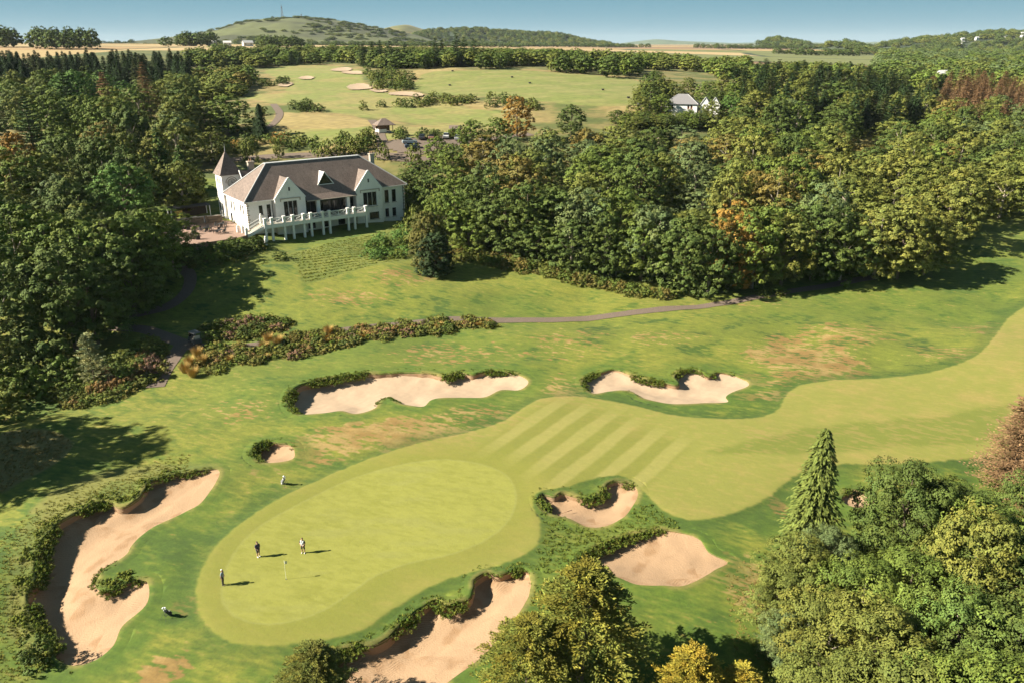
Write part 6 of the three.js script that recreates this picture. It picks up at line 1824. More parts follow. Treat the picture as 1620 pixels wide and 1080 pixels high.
// ---------- foliage: leaf-sized faces gathered in clumps
class Leaves {
  constructor(seed) { this.p = []; this.n = []; this.c = []; this.i = []; this.r = rnd(seed); this.k = 0; }
  // one leaf: a kite along axis a, width axis b
  leaf(x, y, z, ax, ay, az, bx_, by, bz, L, W, col) {
    const p = this.p, nx = ay * bz - az * by, ny = az * bx_ - ax * bz, nz = ax * by - ay * bx_;
    p.push(x - ax * L, y - ay * L, z - az * L, x + bx_ * W, y + by * W, z + bz * W, x + ax * L, y + ay * L, z + az * L, x - bx_ * W, y - by * W, z - bz * W);
    for (let q = 0; q < 4; q++) { this.n.push(nx, ny, nz); this.c.push(col[0], col[1], col[2]); }
    const k = this.k; this.i.push(k, k + 2, k + 1, k, k + 3, k + 2); this.k += 4;
  }
  // leaf whose face looks along (nx,ny,nz), turned at random
  facing(x, y, z, nx, ny, nz, L, W, col) {
    let l = Math.hypot(nx, ny, nz) || 1; nx /= l; ny /= l; nz /= l;
    let ux = this.r() - 0.5, uy = this.r() - 0.5, uz = this.r() - 0.5; const d = ux * nx + uy * ny + uz * nz; ux -= d * nx; uy -= d * ny; uz -= d * nz; l = Math.hypot(ux, uy, uz) || 1; ux /= l; uy /= l; uz /= l;
    this.leaf(x, y, z, ux, uy, uz, ny * uz - nz * uy, nz * ux - nx * uz, nx * uy - ny * ux, L, W, col);
  }
  geo() { const g = new THREE.BufferGeometry(); g.setAttribute('position', new THREE.Float32BufferAttribute(this.p, 3)); g.setAttribute('normal', new THREE.Float32BufferAttribute(this.n, 3)); g.setAttribute('color', new THREE.Float32BufferAttribute(this.c, 3)); g.setIndex(this.i); return g; }
}
const jit = (r, a, w = 0.1) => { const k = a * (0.78 + 0.44 * r()), h = (r() - 0.5) * w; return [k * (1 + h), k, k * (1 - h)]; };
function dir(r, low) { for (;;) { const x = r() * 2 - 1, y = r() * 2 - 1, z = r() * 2 - 1, l = x * x + y * y + z * z; if (l > 0.05 && l < 1) { const q = 1 / Math.sqrt(l); if (y * q > low || r() < 0.12) return [x * q, y * q, z * q]; } } }
// broad crown: lobes over an ellipsoid, each lobe a shell of smaller tufts, each tuft a spray of leaves
function broad(seed, H, R, o) {
  const L = new Leaves(seed), r = L.r, { lobes = 34, tufts = 16, per = 14, size = 0.24, low = 0.10, tuftR = 0.62, spread = 1, lobeR = 0.36 } = o;
  const cy = H * (0.5 + low * 0.5), ry = H * (0.5 - low * 0.5), off = r() * 6;
  for (let a = 0; a < lobes; a++) {
    const t = (a + 0.5) / lobes, y0 = 1 - 1.95 * t, q = Math.sqrt(Math.max(0, 1 - y0 * y0)), ph = a * 2.39996 + off + (r() - 0.5) * 0.7, out = 0.52 + 0.40 * r(), sh = y0 < -0.5 ? 1.35 : y0 < -0.2 ? 1.05 : 1;
    const cx = Math.cos(ph) * q * R * out * sh * spread, cz = Math.sin(ph) * q * R * out * sh * spread, c0 = cy + y0 * ry * (0.72 + 0.2 * r()), lr = R * lobeR * (0.6 + 0.8 * r()), tone = 0.78 + 0.26 * r(), hue = (r() - 0.5) * 0.16;
    for (let b = 0; b < tufts; b++) {
      const d = dir(r, -0.35), tx = cx + d[0] * lr, ty = c0 + d[1] * lr * 0.78, tz = cz + d[2] * lr, tt = tone * (0.85 + 0.3 * r()), tr = tuftR * (0.7 + 0.6 * r());
      for (let e = 0; e < per; e++) {
        const f = dir(r, -0.6), s = tr * (0.35 + 0.65 * r()), c = jit(r, tt); c[0] *= 1 + hue; c[2] *= 1 - hue;
        L.facing(tx + f[0] * s, ty + f[1] * s * 0.7, tz + f[2] * s, d[0] * 0.75 + f[0] * 0.6 + (r() - 0.5) * 0.4, d[1] * 0.6 + f[1] * 0.5 + 0.3 + (r() - 0.5) * 0.35, d[2] * 0.75 + f[2] * 0.6 + (r() - 0.5) * 0.4, size * (0.7 + 0.6 * r()), size * 0.55, c);
      }
    }
  }
  return L.geo();
}
// tiers of drooping boughs round a mast
function fir(seed, H, R, o) {
  const L = new Leaves(seed), r = L.r, { tiers = 30, boughs = 10, steps = 7, size = 0.34, droop = 0.35, shape = 0.85, per = 2, base = 0.06, loose = 1, rise = 0 } = o;
  for (let a = 0; a < tiers; a++) {
    const t = (a + r() * 0.6) / tiers, y0 = H * (base + (1 - base) * t), rad = R * Math.pow(1 - t, shape) * (0.82 + 0.36 * r()) + 0.12, nb = Math.max(4, Math.round(boughs * (0.45 + 0.55 * (1 - t))));
    for (let b = 0; b < nb; b++) {
      const ph = (b + r() * 0.8) / nb * 6.2832 + a * 1.3, br = rad * (0.7 + 0.45 * r()), cx = Math.cos(ph), cz = Math.sin(ph), tone = 0.75 + 0.4 * r();
      for (let s = 1; s <= steps; s++) {
        const q = s / steps, rr = br * q, y = y0 - droop * br * q * q + rise * br * q * q;
        for (let e = 0; e < per; e++) {
          const side = (r() - 0.5) * br * 0.42 * (1.1 - q * 0.6) * loose, x = cx * rr - cz * side, z = cz * rr + cx * side, dx = cx + (r() - 0.5) * 0.9, dz = cz + (r() - 0.5) * 0.9, dy = -droop * 0.9 * q + rise + (r() - 0.5) * 0.5, l = Math.hypot(dx, dy, dz);
          const ax = dx / l, ay = dy / l, az = dz / l; let bx0 = -az, bz0 = ax; const bl = Math.hypot(bx0, bz0) || 1; bx0 /= bl; bz0 /= bl;
          const tw = (r() - 0.5) * 1.2, by = Math.sin(tw), k = Math.cos(tw);
          L.leaf(x, y + (r() - 0.5) * 0.2, z, ax, ay, az, bx0 * k, by, bz0 * k, size * (0.7 + 0.6 * r()), size * 0.36, jit(r, tone));
        }
      }
    }
  }
  return L.geo();
}
// feathery crown: many boughs rising outward, flat sprays along each
function feather(seed, H, R, o) {
  const L = new Leaves(seed), r = L.r, { boughs = 190, sprays = 16, per = 8, size = 0.13, lift = 0.35 } = o;
  for (let a = 0; a < boughs; a++) {
    const t = Math.pow((a + r()) / boughs, 0.8), y0 = H * (0.04 + 0.86 * t), len = R * (Math.pow(Math.max(0.02, 1 - t), 0.62) * 0.95 + 0.14) * (0.75 + 0.5 * r()), ph = a * 2.39996 + r() * 0.5, cx = Math.cos(ph), cz = Math.sin(ph), tone = 0.68 + 0.5 * r(), hue = (r() - 0.5) * 0.3;
    for (let s = 0; s < sprays; s++) {
      const q = 0.3 + 0.72 * (s + r()) / sprays, rr = len * q, y = y0 + lift * len * q - 0.32 * len * q * q, w = len * 0.26 * (1.15 - q) + 0.08, sd = (r() - 0.5) * 2 * w, sx = cx * rr - cz * sd, sz = cz * rr + cx * sd;
      for (let e = 0; e < per; e++) {
        const f = 0.3 * (0.4 + 0.6 * r()), x = sx + (r() - 0.5) * f * 2, yy = y + (r() - 0.5) * f, z = sz + (r() - 0.5) * f * 2, dx = cx * 0.8 - cz * Math.sign(sd) * 0.5 + (r() - 0.5) * 0.9, dy = 0.25 + (r() - 0.5) * 0.8, dz = cz * 0.8 + cx * Math.sign(sd) * 0.5 + (r() - 0.5) * 0.9, l = Math.hypot(dx, dy, dz), ax = dx / l, ay = dy / l, az = dz / l, bl = Math.hypot(ax, az) || 1, tw = (r() - 0.5) * 1.8, k = Math.cos(tw), c = jit(r, tone); c[0] *= 1 + hue; c[2] *= 1 - hue;
        L.leaf(x, yy, z, ax, ay, az, -az / bl * k, Math.sin(tw), ax / bl * k, size * (0.7 + 0.7 * r()), size * 0.42, c);
      }
    }
  }
  return L.geo();
}
function blades(seed, n, H, R, w, arch = 1) { const L = new Leaves(seed), r = L.r; for (let a = 0; a < n; a++) { const ph = r() * 6.283, q = Math.sqrt(r()) * R * 0.5, ln = (0.3 + 0.9 * r() * 0.8) * arch, dx = Math.cos(ph) * ln * 0.55 + (r() - 0.5) * 0.4, dz = Math.sin(ph) * ln * 0.55 + (r() - 0.5) * 0.4, l = Math.hypot(dx, 1, dz), h = H * (0.6 + 0.5 * r()) * 0.5; L.leaf(Math.cos(ph) * q + dx * h * 0.6, h, Math.sin(ph) * q + dz * h * 0.6, dx / l, 1 / l, dz / l, -Math.sin(ph), 0, Math.cos(ph), h, w, jit(r, 0.9, 0.2)); } return L.geo(); }
function trunkGeo(seed, H, rad, limbs, reach) {
  const r = rnd(seed), g = [rod([0, -0.6, 0], [0.15 * (r() - 0.5), H * 0.45, 0.15 * (r() - 0.5)], rad, rad * 0.72, 8), rod([0, H * 0.44, 0], [0.3 * (r() - 0.5), H * 0.88, 0.3 * (r() - 0.5)], rad * 0.72, rad * 0.15, 7)];
  for (let k = 0; k < limbs; k++) { const ph = k * 2.4 + r(), y = H * (0.25 + 0.4 * k / limbs), q = reach * (0.6 + 0.3 * r()); g.push(rod([0, y, 0], [Math.cos(ph) * q, y + H * 0.16 + q * 0.4, Math.sin(ph) * q], rad * 0.45, rad * 0.1, 6)); }
  return merge(g);
}
// ---------- tints: leaf colours of the kinds seen
const leafMat = (r, g, b, rough = 0.78) => new THREE.MeshPhysicalMaterial({ color: lin(r / 0.9, g / 0.9, b / 0.9), roughness: rough, vertexColors: true, specularIntensity: 0.35 });
const TINT = [[0.070, 0.096, 0.019], [0.104, 0.138, 0.023], [0.126, 0.140, 0.027], [0.150, 0.155, 0.031], [0.260, 0.150, 0.030], [0.092, 0.160, 0.031], [0.165, 0.130, 0.031], [0.104, 0.134, 0.045]].map((c) => leafMat(...c));
const FIR = [[0.036, 0.064, 0.020], [0.068, 0.112, 0.024], [0.066, 0.080, 0.026]].map((c) => leafMat(...c));
const PINE = [[0.046, 0.078, 0.024], [0.062, 0.105, 0.030], [0.082, 0.100, 0.028]].map((c) => leafMat(...c));
const LARCH = [[0.235, 0.142, 0.070], [0.195, 0.128, 0.058]].map((c) => leafMat(...c, 0.85));
const FEATHER = [[0.160, 0.155, 0.024], [0.250, 0.195, 0.024], [0.115, 0.118, 0.022]].map((c) => leafMat(...c));
const YEW = [[0.026, 0.044, 0.014], [0.090, 0.088, 0.020]].map((c) => leafMat(...c));
const DROOP = [[0.105, 0.128, 0.026], [0.032, 0.055, 0.02]].map((c) => leafMat(...c));
const HEATH = [[0.170, 0.100, 0.065], [0.205, 0.125, 0.045]].map((c) => leafMat(...c, 0.9));
const STRAWM = leafMat(0.40, 0.265, 0.085, 0.9), PALE = leafMat(0.215, 0.230, 0.100);
const bark = std(0.13, 0.095, 0.065, 0.95), barkPale = std(0.30, 0.25, 0.19, 0.95);
// ---------- the kinds, built once each: [crown, trunk, height, radius]
const KIND = {
  b: [0, 1, 2, 3, 4, 5].map((k) => [broad(100 + k, 15, 5.5, { lobes: 30 + k * 2, tufts: 17, per: 20, size: 0.235, low: [-0.06, 0.0, -0.08, 0.06, -0.04, -0.08][k], lobeR: [0.36, 0.33, 0.4, 0.35, 0.3, 0.38][k] }), trunkGeo(40 + k, 15, 0.32, 6, 3.2), 15, 5.5]),
  n: [0, 1, 2].map((k) => [broad(200 + k, 12, 5, { lobes: 44, tufts: 30, per: 26, size: 0.122, tuftR: 0.5, lobeR: 0.32, low: 0.02 }), trunkGeo(50 + k, 12, 0.26, 8, 3), 12, 5]),
  s: [0, 1].map((k) => [fir(300 + k, 14, 3.6, { tiers: 30, boughs: 11, steps: 7, size: 0.42 }), trunkGeo(60 + k, 14, 0.24, 0, 0), 14, 3.6]),
  l: [0, 1].map((k) => [fir(320 + k, 14, 3.8, { tiers: 34, boughs: 11, steps: 8, size: 0.24, droop: 0.12, shape: 0.7, per: 3, rise: 0.1 }), trunkGeo(62 + k, 14, 0.22, 0, 0), 14, 3.8]),
  p: [0, 1, 2].map((k) => [fir(340 + k, 14, 4.6, { tiers: 22, boughs: 9, steps: 6, size: 0.40, droop: 0.1, shape: [0.6, 0.75, 0.5][k], per: 5, rise: 0.25, loose: 1.3 }), trunkGeo(64 + k, 14, 0.28, 4, 2), 14, 4.6]),
  y: [0, 1].map((k) => [feather(360 + k, 11, 4.4, {}), trunkGeo(67 + k, 11, 0.26, 5, 2), 11, 4.4]),
  c: [[fir(380, 14, 2.7, { tiers: 60, boughs: 16, steps: 9, size: 0.24, droop: 0.75, shape: 0.55, per: 3 }), trunkGeo(70, 14, 0.24, 0, 0), 14, 2.7]],
  L: [[fir(385, 13, 4.2, { tiers: 46, boughs: 15, steps: 12, size: 0.16, droop: 0.1, shape: 0.6, per: 4, rise: 0.2 }), trunkGeo(71, 13, 0.24, 0, 0), 13, 4.2]],
  u: [[broad(390, 8, 2.9, { lobes: 56, tufts: 20, per: 18, size: 0.13, tuftR: 0.36, lobeR: 0.34, low: -0.12, spread: 1.0 }), trunkGeo(72, 8, 0.2, 4, 1.2), 8, 2.9]],
  w: [[feather(395, 8.6, 2.1, { boughs: 90, sprays: 12, per: 8, size: 0.13, lift: 0.55 }), trunkGeo(73, 8.6, 0.12, 0, 0), 8.6, 2.0]],
  m: [0, 1, 2].map((k) => [broad(400 + k, 2.4, 2.0, { lobes: 12, tufts: 10, per: 13, size: 0.15, tuftR: 0.34, lobeR: 0.42, low: -0.25 }), null, 2.4, 2.0]),
  h: [0, 1].map((k) => [broad(410 + k, 1.1, 1.3, { lobes: 12, tufts: 9, per: 12, size: 0.10, tuftR: 0.22, lobeR: 0.4, low: -0.4 }), null, 1.1, 1.3]),
  g: [[blades(420, 420, 1.8, 1.1, 0.022), null, 1.8, 1.1]],
};
const MATS = { b: TINT, n: [TINT[0], TINT[1], leafMat(0.118, 0.132, 0.026), leafMat(0.140, 0.146, 0.028), TINT[4], leafMat(0.105, 0.152, 0.030), TINT[6], TINT[7]], m: TINT, s: FIR, l: LARCH, L: LARCH, p: PINE, y: FEATHER, c: DROOP, u: YEW, w: [PALE], h: HEATH, g: [STRAWM] };
const NAME = { b: 'broadleaf_tree', n: 'broadleaf_tree', s: 'spruce_tree', l: 'larch_tree', L: 'larch_tree', p: 'pine_tree', y: 'cypress_tree', c: 'columnar_conifer', u: 'yew_tree', w: 'young_pine', m: 'shrub', h: 'heather_clump', g: 'ornamental_grass' };
const CAT = { broadleaf_tree: 'tree', spruce_tree: 'tree', larch_tree: 'tree', pine_tree: 'tree', cypress_tree: 'tree', columnar_conifer: 'tree', yew_tree: 'tree', young_pine: 'tree', shrub: 'shrub', heather_clump: 'heather', ornamental_grass: 'grass clump' };
const TONE = ['dark green', 'mid green', 'olive green', 'yellow-green', 'orange-tinged', 'fresh green', 'brown-tinged', 'grey-green'];
const WORD = { b: (t) => TONE[t] + ' broadleaf tree', n: (t) => TONE[t] + ' leafy tree', s: (t) => ['dark pointed spruce', 'lighter green spruce', 'dull olive spruce'][t], l: (t) => ['rust brown larch', 'faded brown larch'][t], L: () => 'large bare russet larch', p: (t) => ['dark spreading pine', 'green spreading pine', 'olive spreading pine'][t], y: (t) => ['olive gold feathery cypress', 'golden feathery cypress', 'dark bronze feathery cypress'][t], c: (t) => ['tall narrow conifer with hanging green fronds', 'dark narrow upright conifer'][t], u: (t) => ['dense dark egg-shaped yew', 'bronze green bushy yew'][t], w: () => 'pale silvery young pine', m: (t) => TONE[t] + ' rounded shrub', h: (t) => ['pinkish heather clump', 'rusty heather clump'][t], g: () => 'tall straw gold ornamental grass' };
const WHERE = { 0: 'in the near thicket round the narrow drooping conifer', 1: 'standing above the near thicket beside the little bunker', 2: 'over the wide bunker below the green', 3: 'between the wide bunker and the near thicket', 4: 'at the lower end of the wide bunker', 5: 'beside the fairway beyond the near thicket', 6: 'alone on the lawn casting a long shadow', 7: 'behind the egg-shaped yew on the lawn', 8: 'in the shaded bed by the path opening', 9: 'shading the rough beyond the field corner', 10: 'in the tall wood beside the clubhouse patio', 11: 'rising out of the wood beside the clubhouse tower', 12: 'behind the clubhouse near the car park', 13: 'in the broad wood between clubhouse and fairway', 14: 'around the white house above the wood', 15: 'in the conifer belt beyond the white house', 16: 'in the brown stand at the edge of the valley', 17: 'in the dark plantation below the stubble fields', 18: 'in the scrubby slope beside the far fairway', 19: 'in the shelter belt behind the practice range', 20: 'in the hedgerow belt beyond the white house', 21: 'on the rough between far fairway and range', 22: 'standing where the far path bends', 23: 'along the driveway behind the clubhouse', 24: 'hedging the car park', 25: 'against the far end wall of the clubhouse', 26: 'on the planted bank below the clubhouse', 27: 'alone at the top of the planted bank', 28: 'in the hedge below the patio', 29: 'in the long planted bed by the buggy path', 30: 'in the long planted bed by the buggy path', 31: 'in the planted bed round the young pine', 32: 'in the border along the wood and the rough', 33: 'in the undergrowth at the foot of the wood', 34: 'at the corner of the large curved bunker', 38: 'at the front edge of the broad wood facing the lawn', 37: 'casting the big shadow on the lawn below the patio', 35: 'in the skyline groves on the stubble fields' };
const single = new Set([1, 4, 6, 8, 22, 27, 34]);
const farList = [];
const vr = rnd(77);
const SRC = {};
for (const [k, t, x, y, z, H, R, g] of TREES) {
  const v = Math.floor(vr() * KIND[k].length), rot = vr() * 6.283, tilt = (vr() - 0.5) * 0.06;
  if (k === 'b' && (g === 18 || g === 19 || g === 20 || g === 35)) { farList.push([t, x, y, z, H, R, rot]); continue; }
  const [crown, trunk, h0, r0] = KIND[k][v], key = k + v + '_' + t;
  if (!SRC[key]) { const o = new THREE.Group(); part(o, k === 'm' || k === 'h' || k === 'g' ? 'foliage' : 'crown', crown, MATS[k][t] ?? MATS[k][0]); if (trunk) part(o, 'trunk', trunk, k === 'n' || k === 'b' ? (v % 2 ? bark : barkPale) : bark); SRC[key] = o; }
  const o = SRC[key].clone(); o.userData = {};
  const yy = (x > NX0 && x < NX1 && z > NZ0 && z < NZ1) ? ground(x, z) - 0.1 : land(x, z) - 0.1;
  o.position.set(x, yy, z); o.rotation.set(tilt, rot, (vr() - 0.5) * 0.06); o.scale.set(R / r0 * (0.94 + 0.12 * vr()), H / h0, R / r0 * (0.94 + 0.12 * vr()));
  const lb = WORD[k](t) + ' ' + WHERE[g];
  put(o, NAME[k], lb, CAT[NAME[k]], single.has(g) ? null : lb);
}
// woods too far to count: one object each
{
  const far = broad(500, 12, 5, { lobes: 22, tufts: 8, per: 9, size: 0.62, tuftR: 0.9, lobeR: 0.4, low: 0.02 });
  const white = new THREE.MeshPhysicalMaterial({ color: lin(1.1, 1.1, 1.1), roughness: 0.8, vertexColors: true, specularIntensity: 0.3 });
  const inst = (list, name, label) => {
    const im = new THREE.InstancedMesh(far, white, list.length), m = new THREE.Matrix4(), q = new THREE.Quaternion(), up = new THREE.Vector3(0, 1, 0), cc = new THREE.Color();
    list.forEach(([t, x, y, z, H, R, rot], i) => { m.compose(new THREE.Vector3(x, y, z), q.setFromAxisAngle(up, rot), new THREE.Vector3(R / 5, H / 12, R / 5)); im.setMatrixAt(i, m); const c = TINT[t].color; im.setColorAt(i, cc.setRGB(c.r, c.g, c.b)); });
    put(im, name, label, 'wood', null, 'stuff');
  };
  inst(farList, 'shelter_belt', 'mixed shelter belt of trees behind the practice range');
  const r = rnd(9), wood = [], add = (x, z, y, H, R, t) => wood.push([t, x, y - 0.5, z, H, R, r() * 6.28]);
  for (const h of HILLF) if (h.kind === 'wood' || h.kind === 'hill') { const n = h.kind === 'wood' ? Math.round((h.x1 - h.x0) * h.w / 330) : 1500; for (let i = 0; i < n; i++) { const x = mix(h.x0 + 20, h.x1 - 20, r()), z = -h.d + (r() * 1.5 - 0.3) * h.w * 0.8, y = h.y(x, z); const hl = h.kind === 'hill'; if (hl && fbm(x * 0.006 + 3, z * 0.008, 3) < 0.5) continue; add(x, z, y, hl ? 2 + 3 * r() : 8 + 6 * r(), hl ? 4 + 4 * r() : 6 + 4 * r(), r() < 0.6 ? 0 : 2); } }
  // valley woods beyond the larches, hedges and copses across the farmland
  for (let i = 0; i < 900; i++) { const d = 480 + 950 * r() ** 1.3, x = d * (0.44 + 0.36 * r()); if (x < 230) continue; add(x, -d, land(x, -d), 6 + 4 * r(), 5.5 + 3 * r(), [0, 1, 2, 7][Math.floor(r() * 4)]); }
  for (let i = 0; i < 200; i++) { const d = 600 + 160 * r(), x = d * (-0.36 + 0.5 * r()); add(x, -d, land(x, -d), 3.5 + 2.5 * r(), 4 + 2 * r(), [0, 1, 2][Math.floor(r() * 3)]); }
  for (let q = 0; q < 46; q++) { const d = 1000 + 2600 * r(), x0 = d * (r() * 1.5 - 0.75), a = r() * 0.7 - 0.35, L = 60 + 260 * r(); for (let s = 0; s < L; s += 14) { const x = x0 + Math.cos(a) * s, z = -d + Math.sin(a) * s; add(x, z, land(x, z), 4 + 5 * r(), 5 + 3 * r(), 0); } }
  inst(wood, 'distant_wood', 'distant woods and hedgerows on the hills and farmland');
}
// ---------- grasses that nobody could count
{
  const tuft = blades(430, 34, 0.5, 0.6, 0.04, 2.6), leafy = broad(431, 0.55, 0.5, { lobes: 5, tufts: 5, per: 7, size: 0.10, tuftR: 0.16, lobeR: 0.5, low: -0.5 });
  const mat = new THREE.MeshPhysicalMaterial({ color: lin(1.1, 1.1, 1.1), roughness: 0.9, vertexColors: true, specularIntensity: 0.2 });
  const r = rnd(321), up = new THREE.Vector3(0, 1, 0);
  function field(geo, spots, name, label, cat) {
    const im = new THREE.InstancedMesh(geo, mat, spots.length), m = new THREE.Matrix4(), q = new THREE.Quaternion(), e = new THREE.Euler(), cc = new THREE.Color();
    spots.forEach(([x, y, z, s, c], i) => { m.compose(new THREE.Vector3(x, y, z), q.setFromEuler(e.set((r() - 0.5) * 0.5, r() * 6.28, (r() - 0.5) * 0.5)), new THREE.Vector3(s, s * (0.7 + 0.6 * r()), s)); im.setMatrixAt(i, m); im.setColorAt(i, cc.setRGB(...c)); });
    put(im, name, label, cat, null, 'stuff');
  }
  const shag = (w) => mix3([0.062, 0.105, 0.014], [0.165, 0.165, 0.030], w);
  // shaggy turf hanging over the bunker faces
  const lip = []; for (const [x, z, nx, nz, w, k] of lipSpots) { const patch = smooth(0.35, 0.6, vn(x * 0.35 + k * 7, z * 0.35)); const n = Math.round(6 + 16 * patch * Math.min(1.2, w)); for (let q = 0; q < n; q++) { const o = (r() * 1.3 - 0.75 * patch - 0.15) * (0.5 + 0.5 * w), s = (0.26 + 0.36 * r()) * (0.45 + 0.4 * patch * Math.min(1, w)), px = x + nx * o + (r() - 0.5) * 0.4, pz = z + nz * o + (r() - 0.5) * 0.4; lip.push([px, ground(px, pz) + (o < 0 ? o * 0.55 : 0) - 0.05, pz, s, shag(r() * 0.8)]); } }
  const lipA = lip.filter((_, i) => i % 3 === 0), lipB = lip.filter((_, i) => i % 3).map(([x, y, z, s, c]) => [x, y, z, s * 1.25, c]);
  field(tuft, lipB, 'bunker_lip_grass', 'long grass blades fringing the bunker edges', 'grass');
  field(leafy, lipA, 'bunker_lip_turf', 'shaggy green turf hanging over the bunker edges', 'grass');
  // rough grass on the mound round the large bunker and between the two bunkers by the green
  const rough = [], leafyS = []; const near = (x, z, k) => fBunk[k].at(x, z);
  for (let i = 0; i < 36000; i++) {
    const x = -60 + r() * 44, z = -88 + r() * 38, d = polySD(x, z, BUNKERS[0]); if (d < 0.25 || d > 5) continue;
    let best = 1e9, bw = 0; for (const p of BUNK[0]) { const q = (p[0] - x) ** 2 + (p[1] - z) ** 2; if (q < best) { best = q; bw = p[2]; } } if (bw < 0.6 || r() > 1.1 - d * 0.2) continue; const wv = fbm(x * 0.8, z * 0.8, 2);
    const bushy = d < 1.6 && wv > 0.54 && r() < 0.35;   (bushy ? leafyS : rough).push([x, ground(x, z) - 0.04, z, bushy ? 0.3 + 0.45 * r() : 0.17 + 0.16 * r(), bushy ? shag(wv * 0.9) : mix3(shag(0.5 + wv), [0.24, 0.21, 0.05], 0.6 * r())]);
  }
  for (let i = 0; i < 7000; i++) { const x = 2 + r() * 20, z = -80 + r() * 18, d4 = fBunk[4].at(x, z), d5 = fBunk[5].at(x, z); const b4 = BBOX[4], b5 = BBOX[5]; const in4 = x > b4[0] && x < b4[1] && z > b4[2] && z < b4[3], in5 = x > b5[0] && x < b5[1] && z > b5[2] && z < b5[3]; if (!in4 && !in5) continue; if ((in4 && d4 < 0.2) || (in5 && d5 < 0.2) || fFair.at(x, z) < 0.4) continue; const A = BUNK[4][0], between = z > -77 + 0.16 * (x - 4) && z < -63; if (!between || x > 17.5) continue; if (r() < 0.5) continue; (r() < 0.25 ? leafyS : rough).push([x, ground(x, z) - 0.06, z, 0.2 + 0.24 * r(), shag(0.2 + 0.45 * fbm(x * 0.6, z * 0.6, 2) + 0.2 * r() - 0.1)]); }
  // dry long grass by the near thicket, straw field corner, rows of ground cover on the bank
  for (let i = 0; i < 7000; i++) { const x = 14 + r() * 26, z = -66 + r() * 22, t = x - (20 + (z + 60) * -0.15); if (t < 0 || t > 14 || r() > 0.8 || bunkSD(x, z) < 1 ) continue; rough.push([x, ground(x, z) - 0.04, z, 0.14 + 0.16 * r(), mix3([0.30, 0.22, 0.07], [0.17, 0.16, 0.04], r())]); }
  for (let i = 0; i < 2600; i++) { const x = -72 + r() * 22, z = -98 + r() * 26; if (fPatch.at(x, z) > -0.2) continue; rough.push([x, ground(x, z) - 0.03, z, 0.3 + 0.3 * r(), mix3([0.34, 0.25, 0.09], [0.2, 0.17, 0.06], r())]); }
  for (let i = 0; i < 16000; i++) { const x = -45 + r() * 30, z = -165 + r() * 35; const row = (x * 0.45 + z * 0.89) / 1.25; if (fBank.at(x, z) > -0.2 || Math.abs(row - Math.round(row)) > 0.22 || r() > 0.8) continue; leafyS.push([x, ground(x, z) - 0.03, z, 0.17 + 0.15 * r(), mix3([0.14, 0.17, 0.025], [0.19, 0.19, 0.035], r())]); }
  for (const [kind, t, x, y, z, H, R, g] of TREES) if ([29, 31, 28, 32, 33].includes(g)) for (let q = 0; q < 22; q++) { const a = r() * 6.28, d = R * (0.4 + 1.1 * r()), px = x + Math.cos(a) * d, pz = z + Math.sin(a) * d; (r() < 0.5 ? rough : leafyS).push([px, ground(px, pz) - 0.03, pz, 0.6 + 0.7 * r(), mix3(shag(r()), [0.20, 0.13, 0.06], 0.5 * r())]); }
  field(tuft, rough, 'rough_grass', 'long unmown grass on the mounds and dry corners', 'grass');
  field(leafy, leafyS, 'ground_cover', 'low leafy ground cover on banks and beds', 'ground cover');
}
// ---------- clubhouse
const harl = new THREE.MeshStandardMaterial({ map: tex(256, 256, (u, v) => { const k = 0.90 + 0.12 * fbm(u * 40, v * 40, 3) - 0.10 * smooth(0.55, 0.8, fbm(u * 7, v * 3 + 4, 4)); return [0.82 * k, 0.79 * k, 0.735 * k]; }, true, [1, 1]), roughness: 0.9 });
harl.map.repeat.set(0.12, 0.12);
const slate = new THREE.MeshStandardMaterial({ map: tex(512, 512, (u, v) => { const row = Math.floor(v * 64), s = LAT[(row * 257 + Math.floor(u * 48 + (row & 1) * 0.5)) & 65535], n = fbm(u * 9, v * 4, 4), k = 0.72 + 0.35 * s + 0.35 * (n - 0.5); return [0.175 * k, 0.128 * k, 0.104 * k]; }, true, [1, 1]), roughness: 0.82 });
slate.map.repeat.set(0.11, 0.11);
const lead = std(0.42, 0.41, 0.40, 0.6), stone = std(0.40, 0.34, 0.27, 0.9), white = std(0.74, 0.72, 0.68, 0.75), dkframe = std(0.03, 0.03, 0.03, 0.6), timber = std(0.20, 0.12, 0.07, 0.85);
const glass = new THREE.MeshPhysicalMaterial({ color: lin(0.012, 0.014, 0.016), roughness: 0.08, specularIntensity: 0.8 });
const paveMat = new THREE.MeshStandardMaterial({ map: tex(256, 256, (u, v) => { const k = 0.8 + 0.4 * fbm(u * 24, v * 24, 4); return [0.26 * k, 0.165 * k, 0.12 * k]; }, true, [1, 1]), roughness: 0.95 });
// a wall with real openings, standing in its own x-y plane
function wallGeo(outline, holes, depth) { const s = new THREE.Shape(outline.map((p) => new THREE.Vector2(...p))); for (const [x0, x1, y0, y1] of holes) { const h = new THREE.Path(); h.moveTo(x0, y0); h.lineTo(x0, y1); h.lineTo(x1, y1); h.lineTo(x1, y0); h.lineTo(x0, y0); s.holes.push(h); } const g = new THREE.ExtrudeGeometry(s, { depth, bevelEnabled: false }); g.translate(0, 0, -depth); return g; }
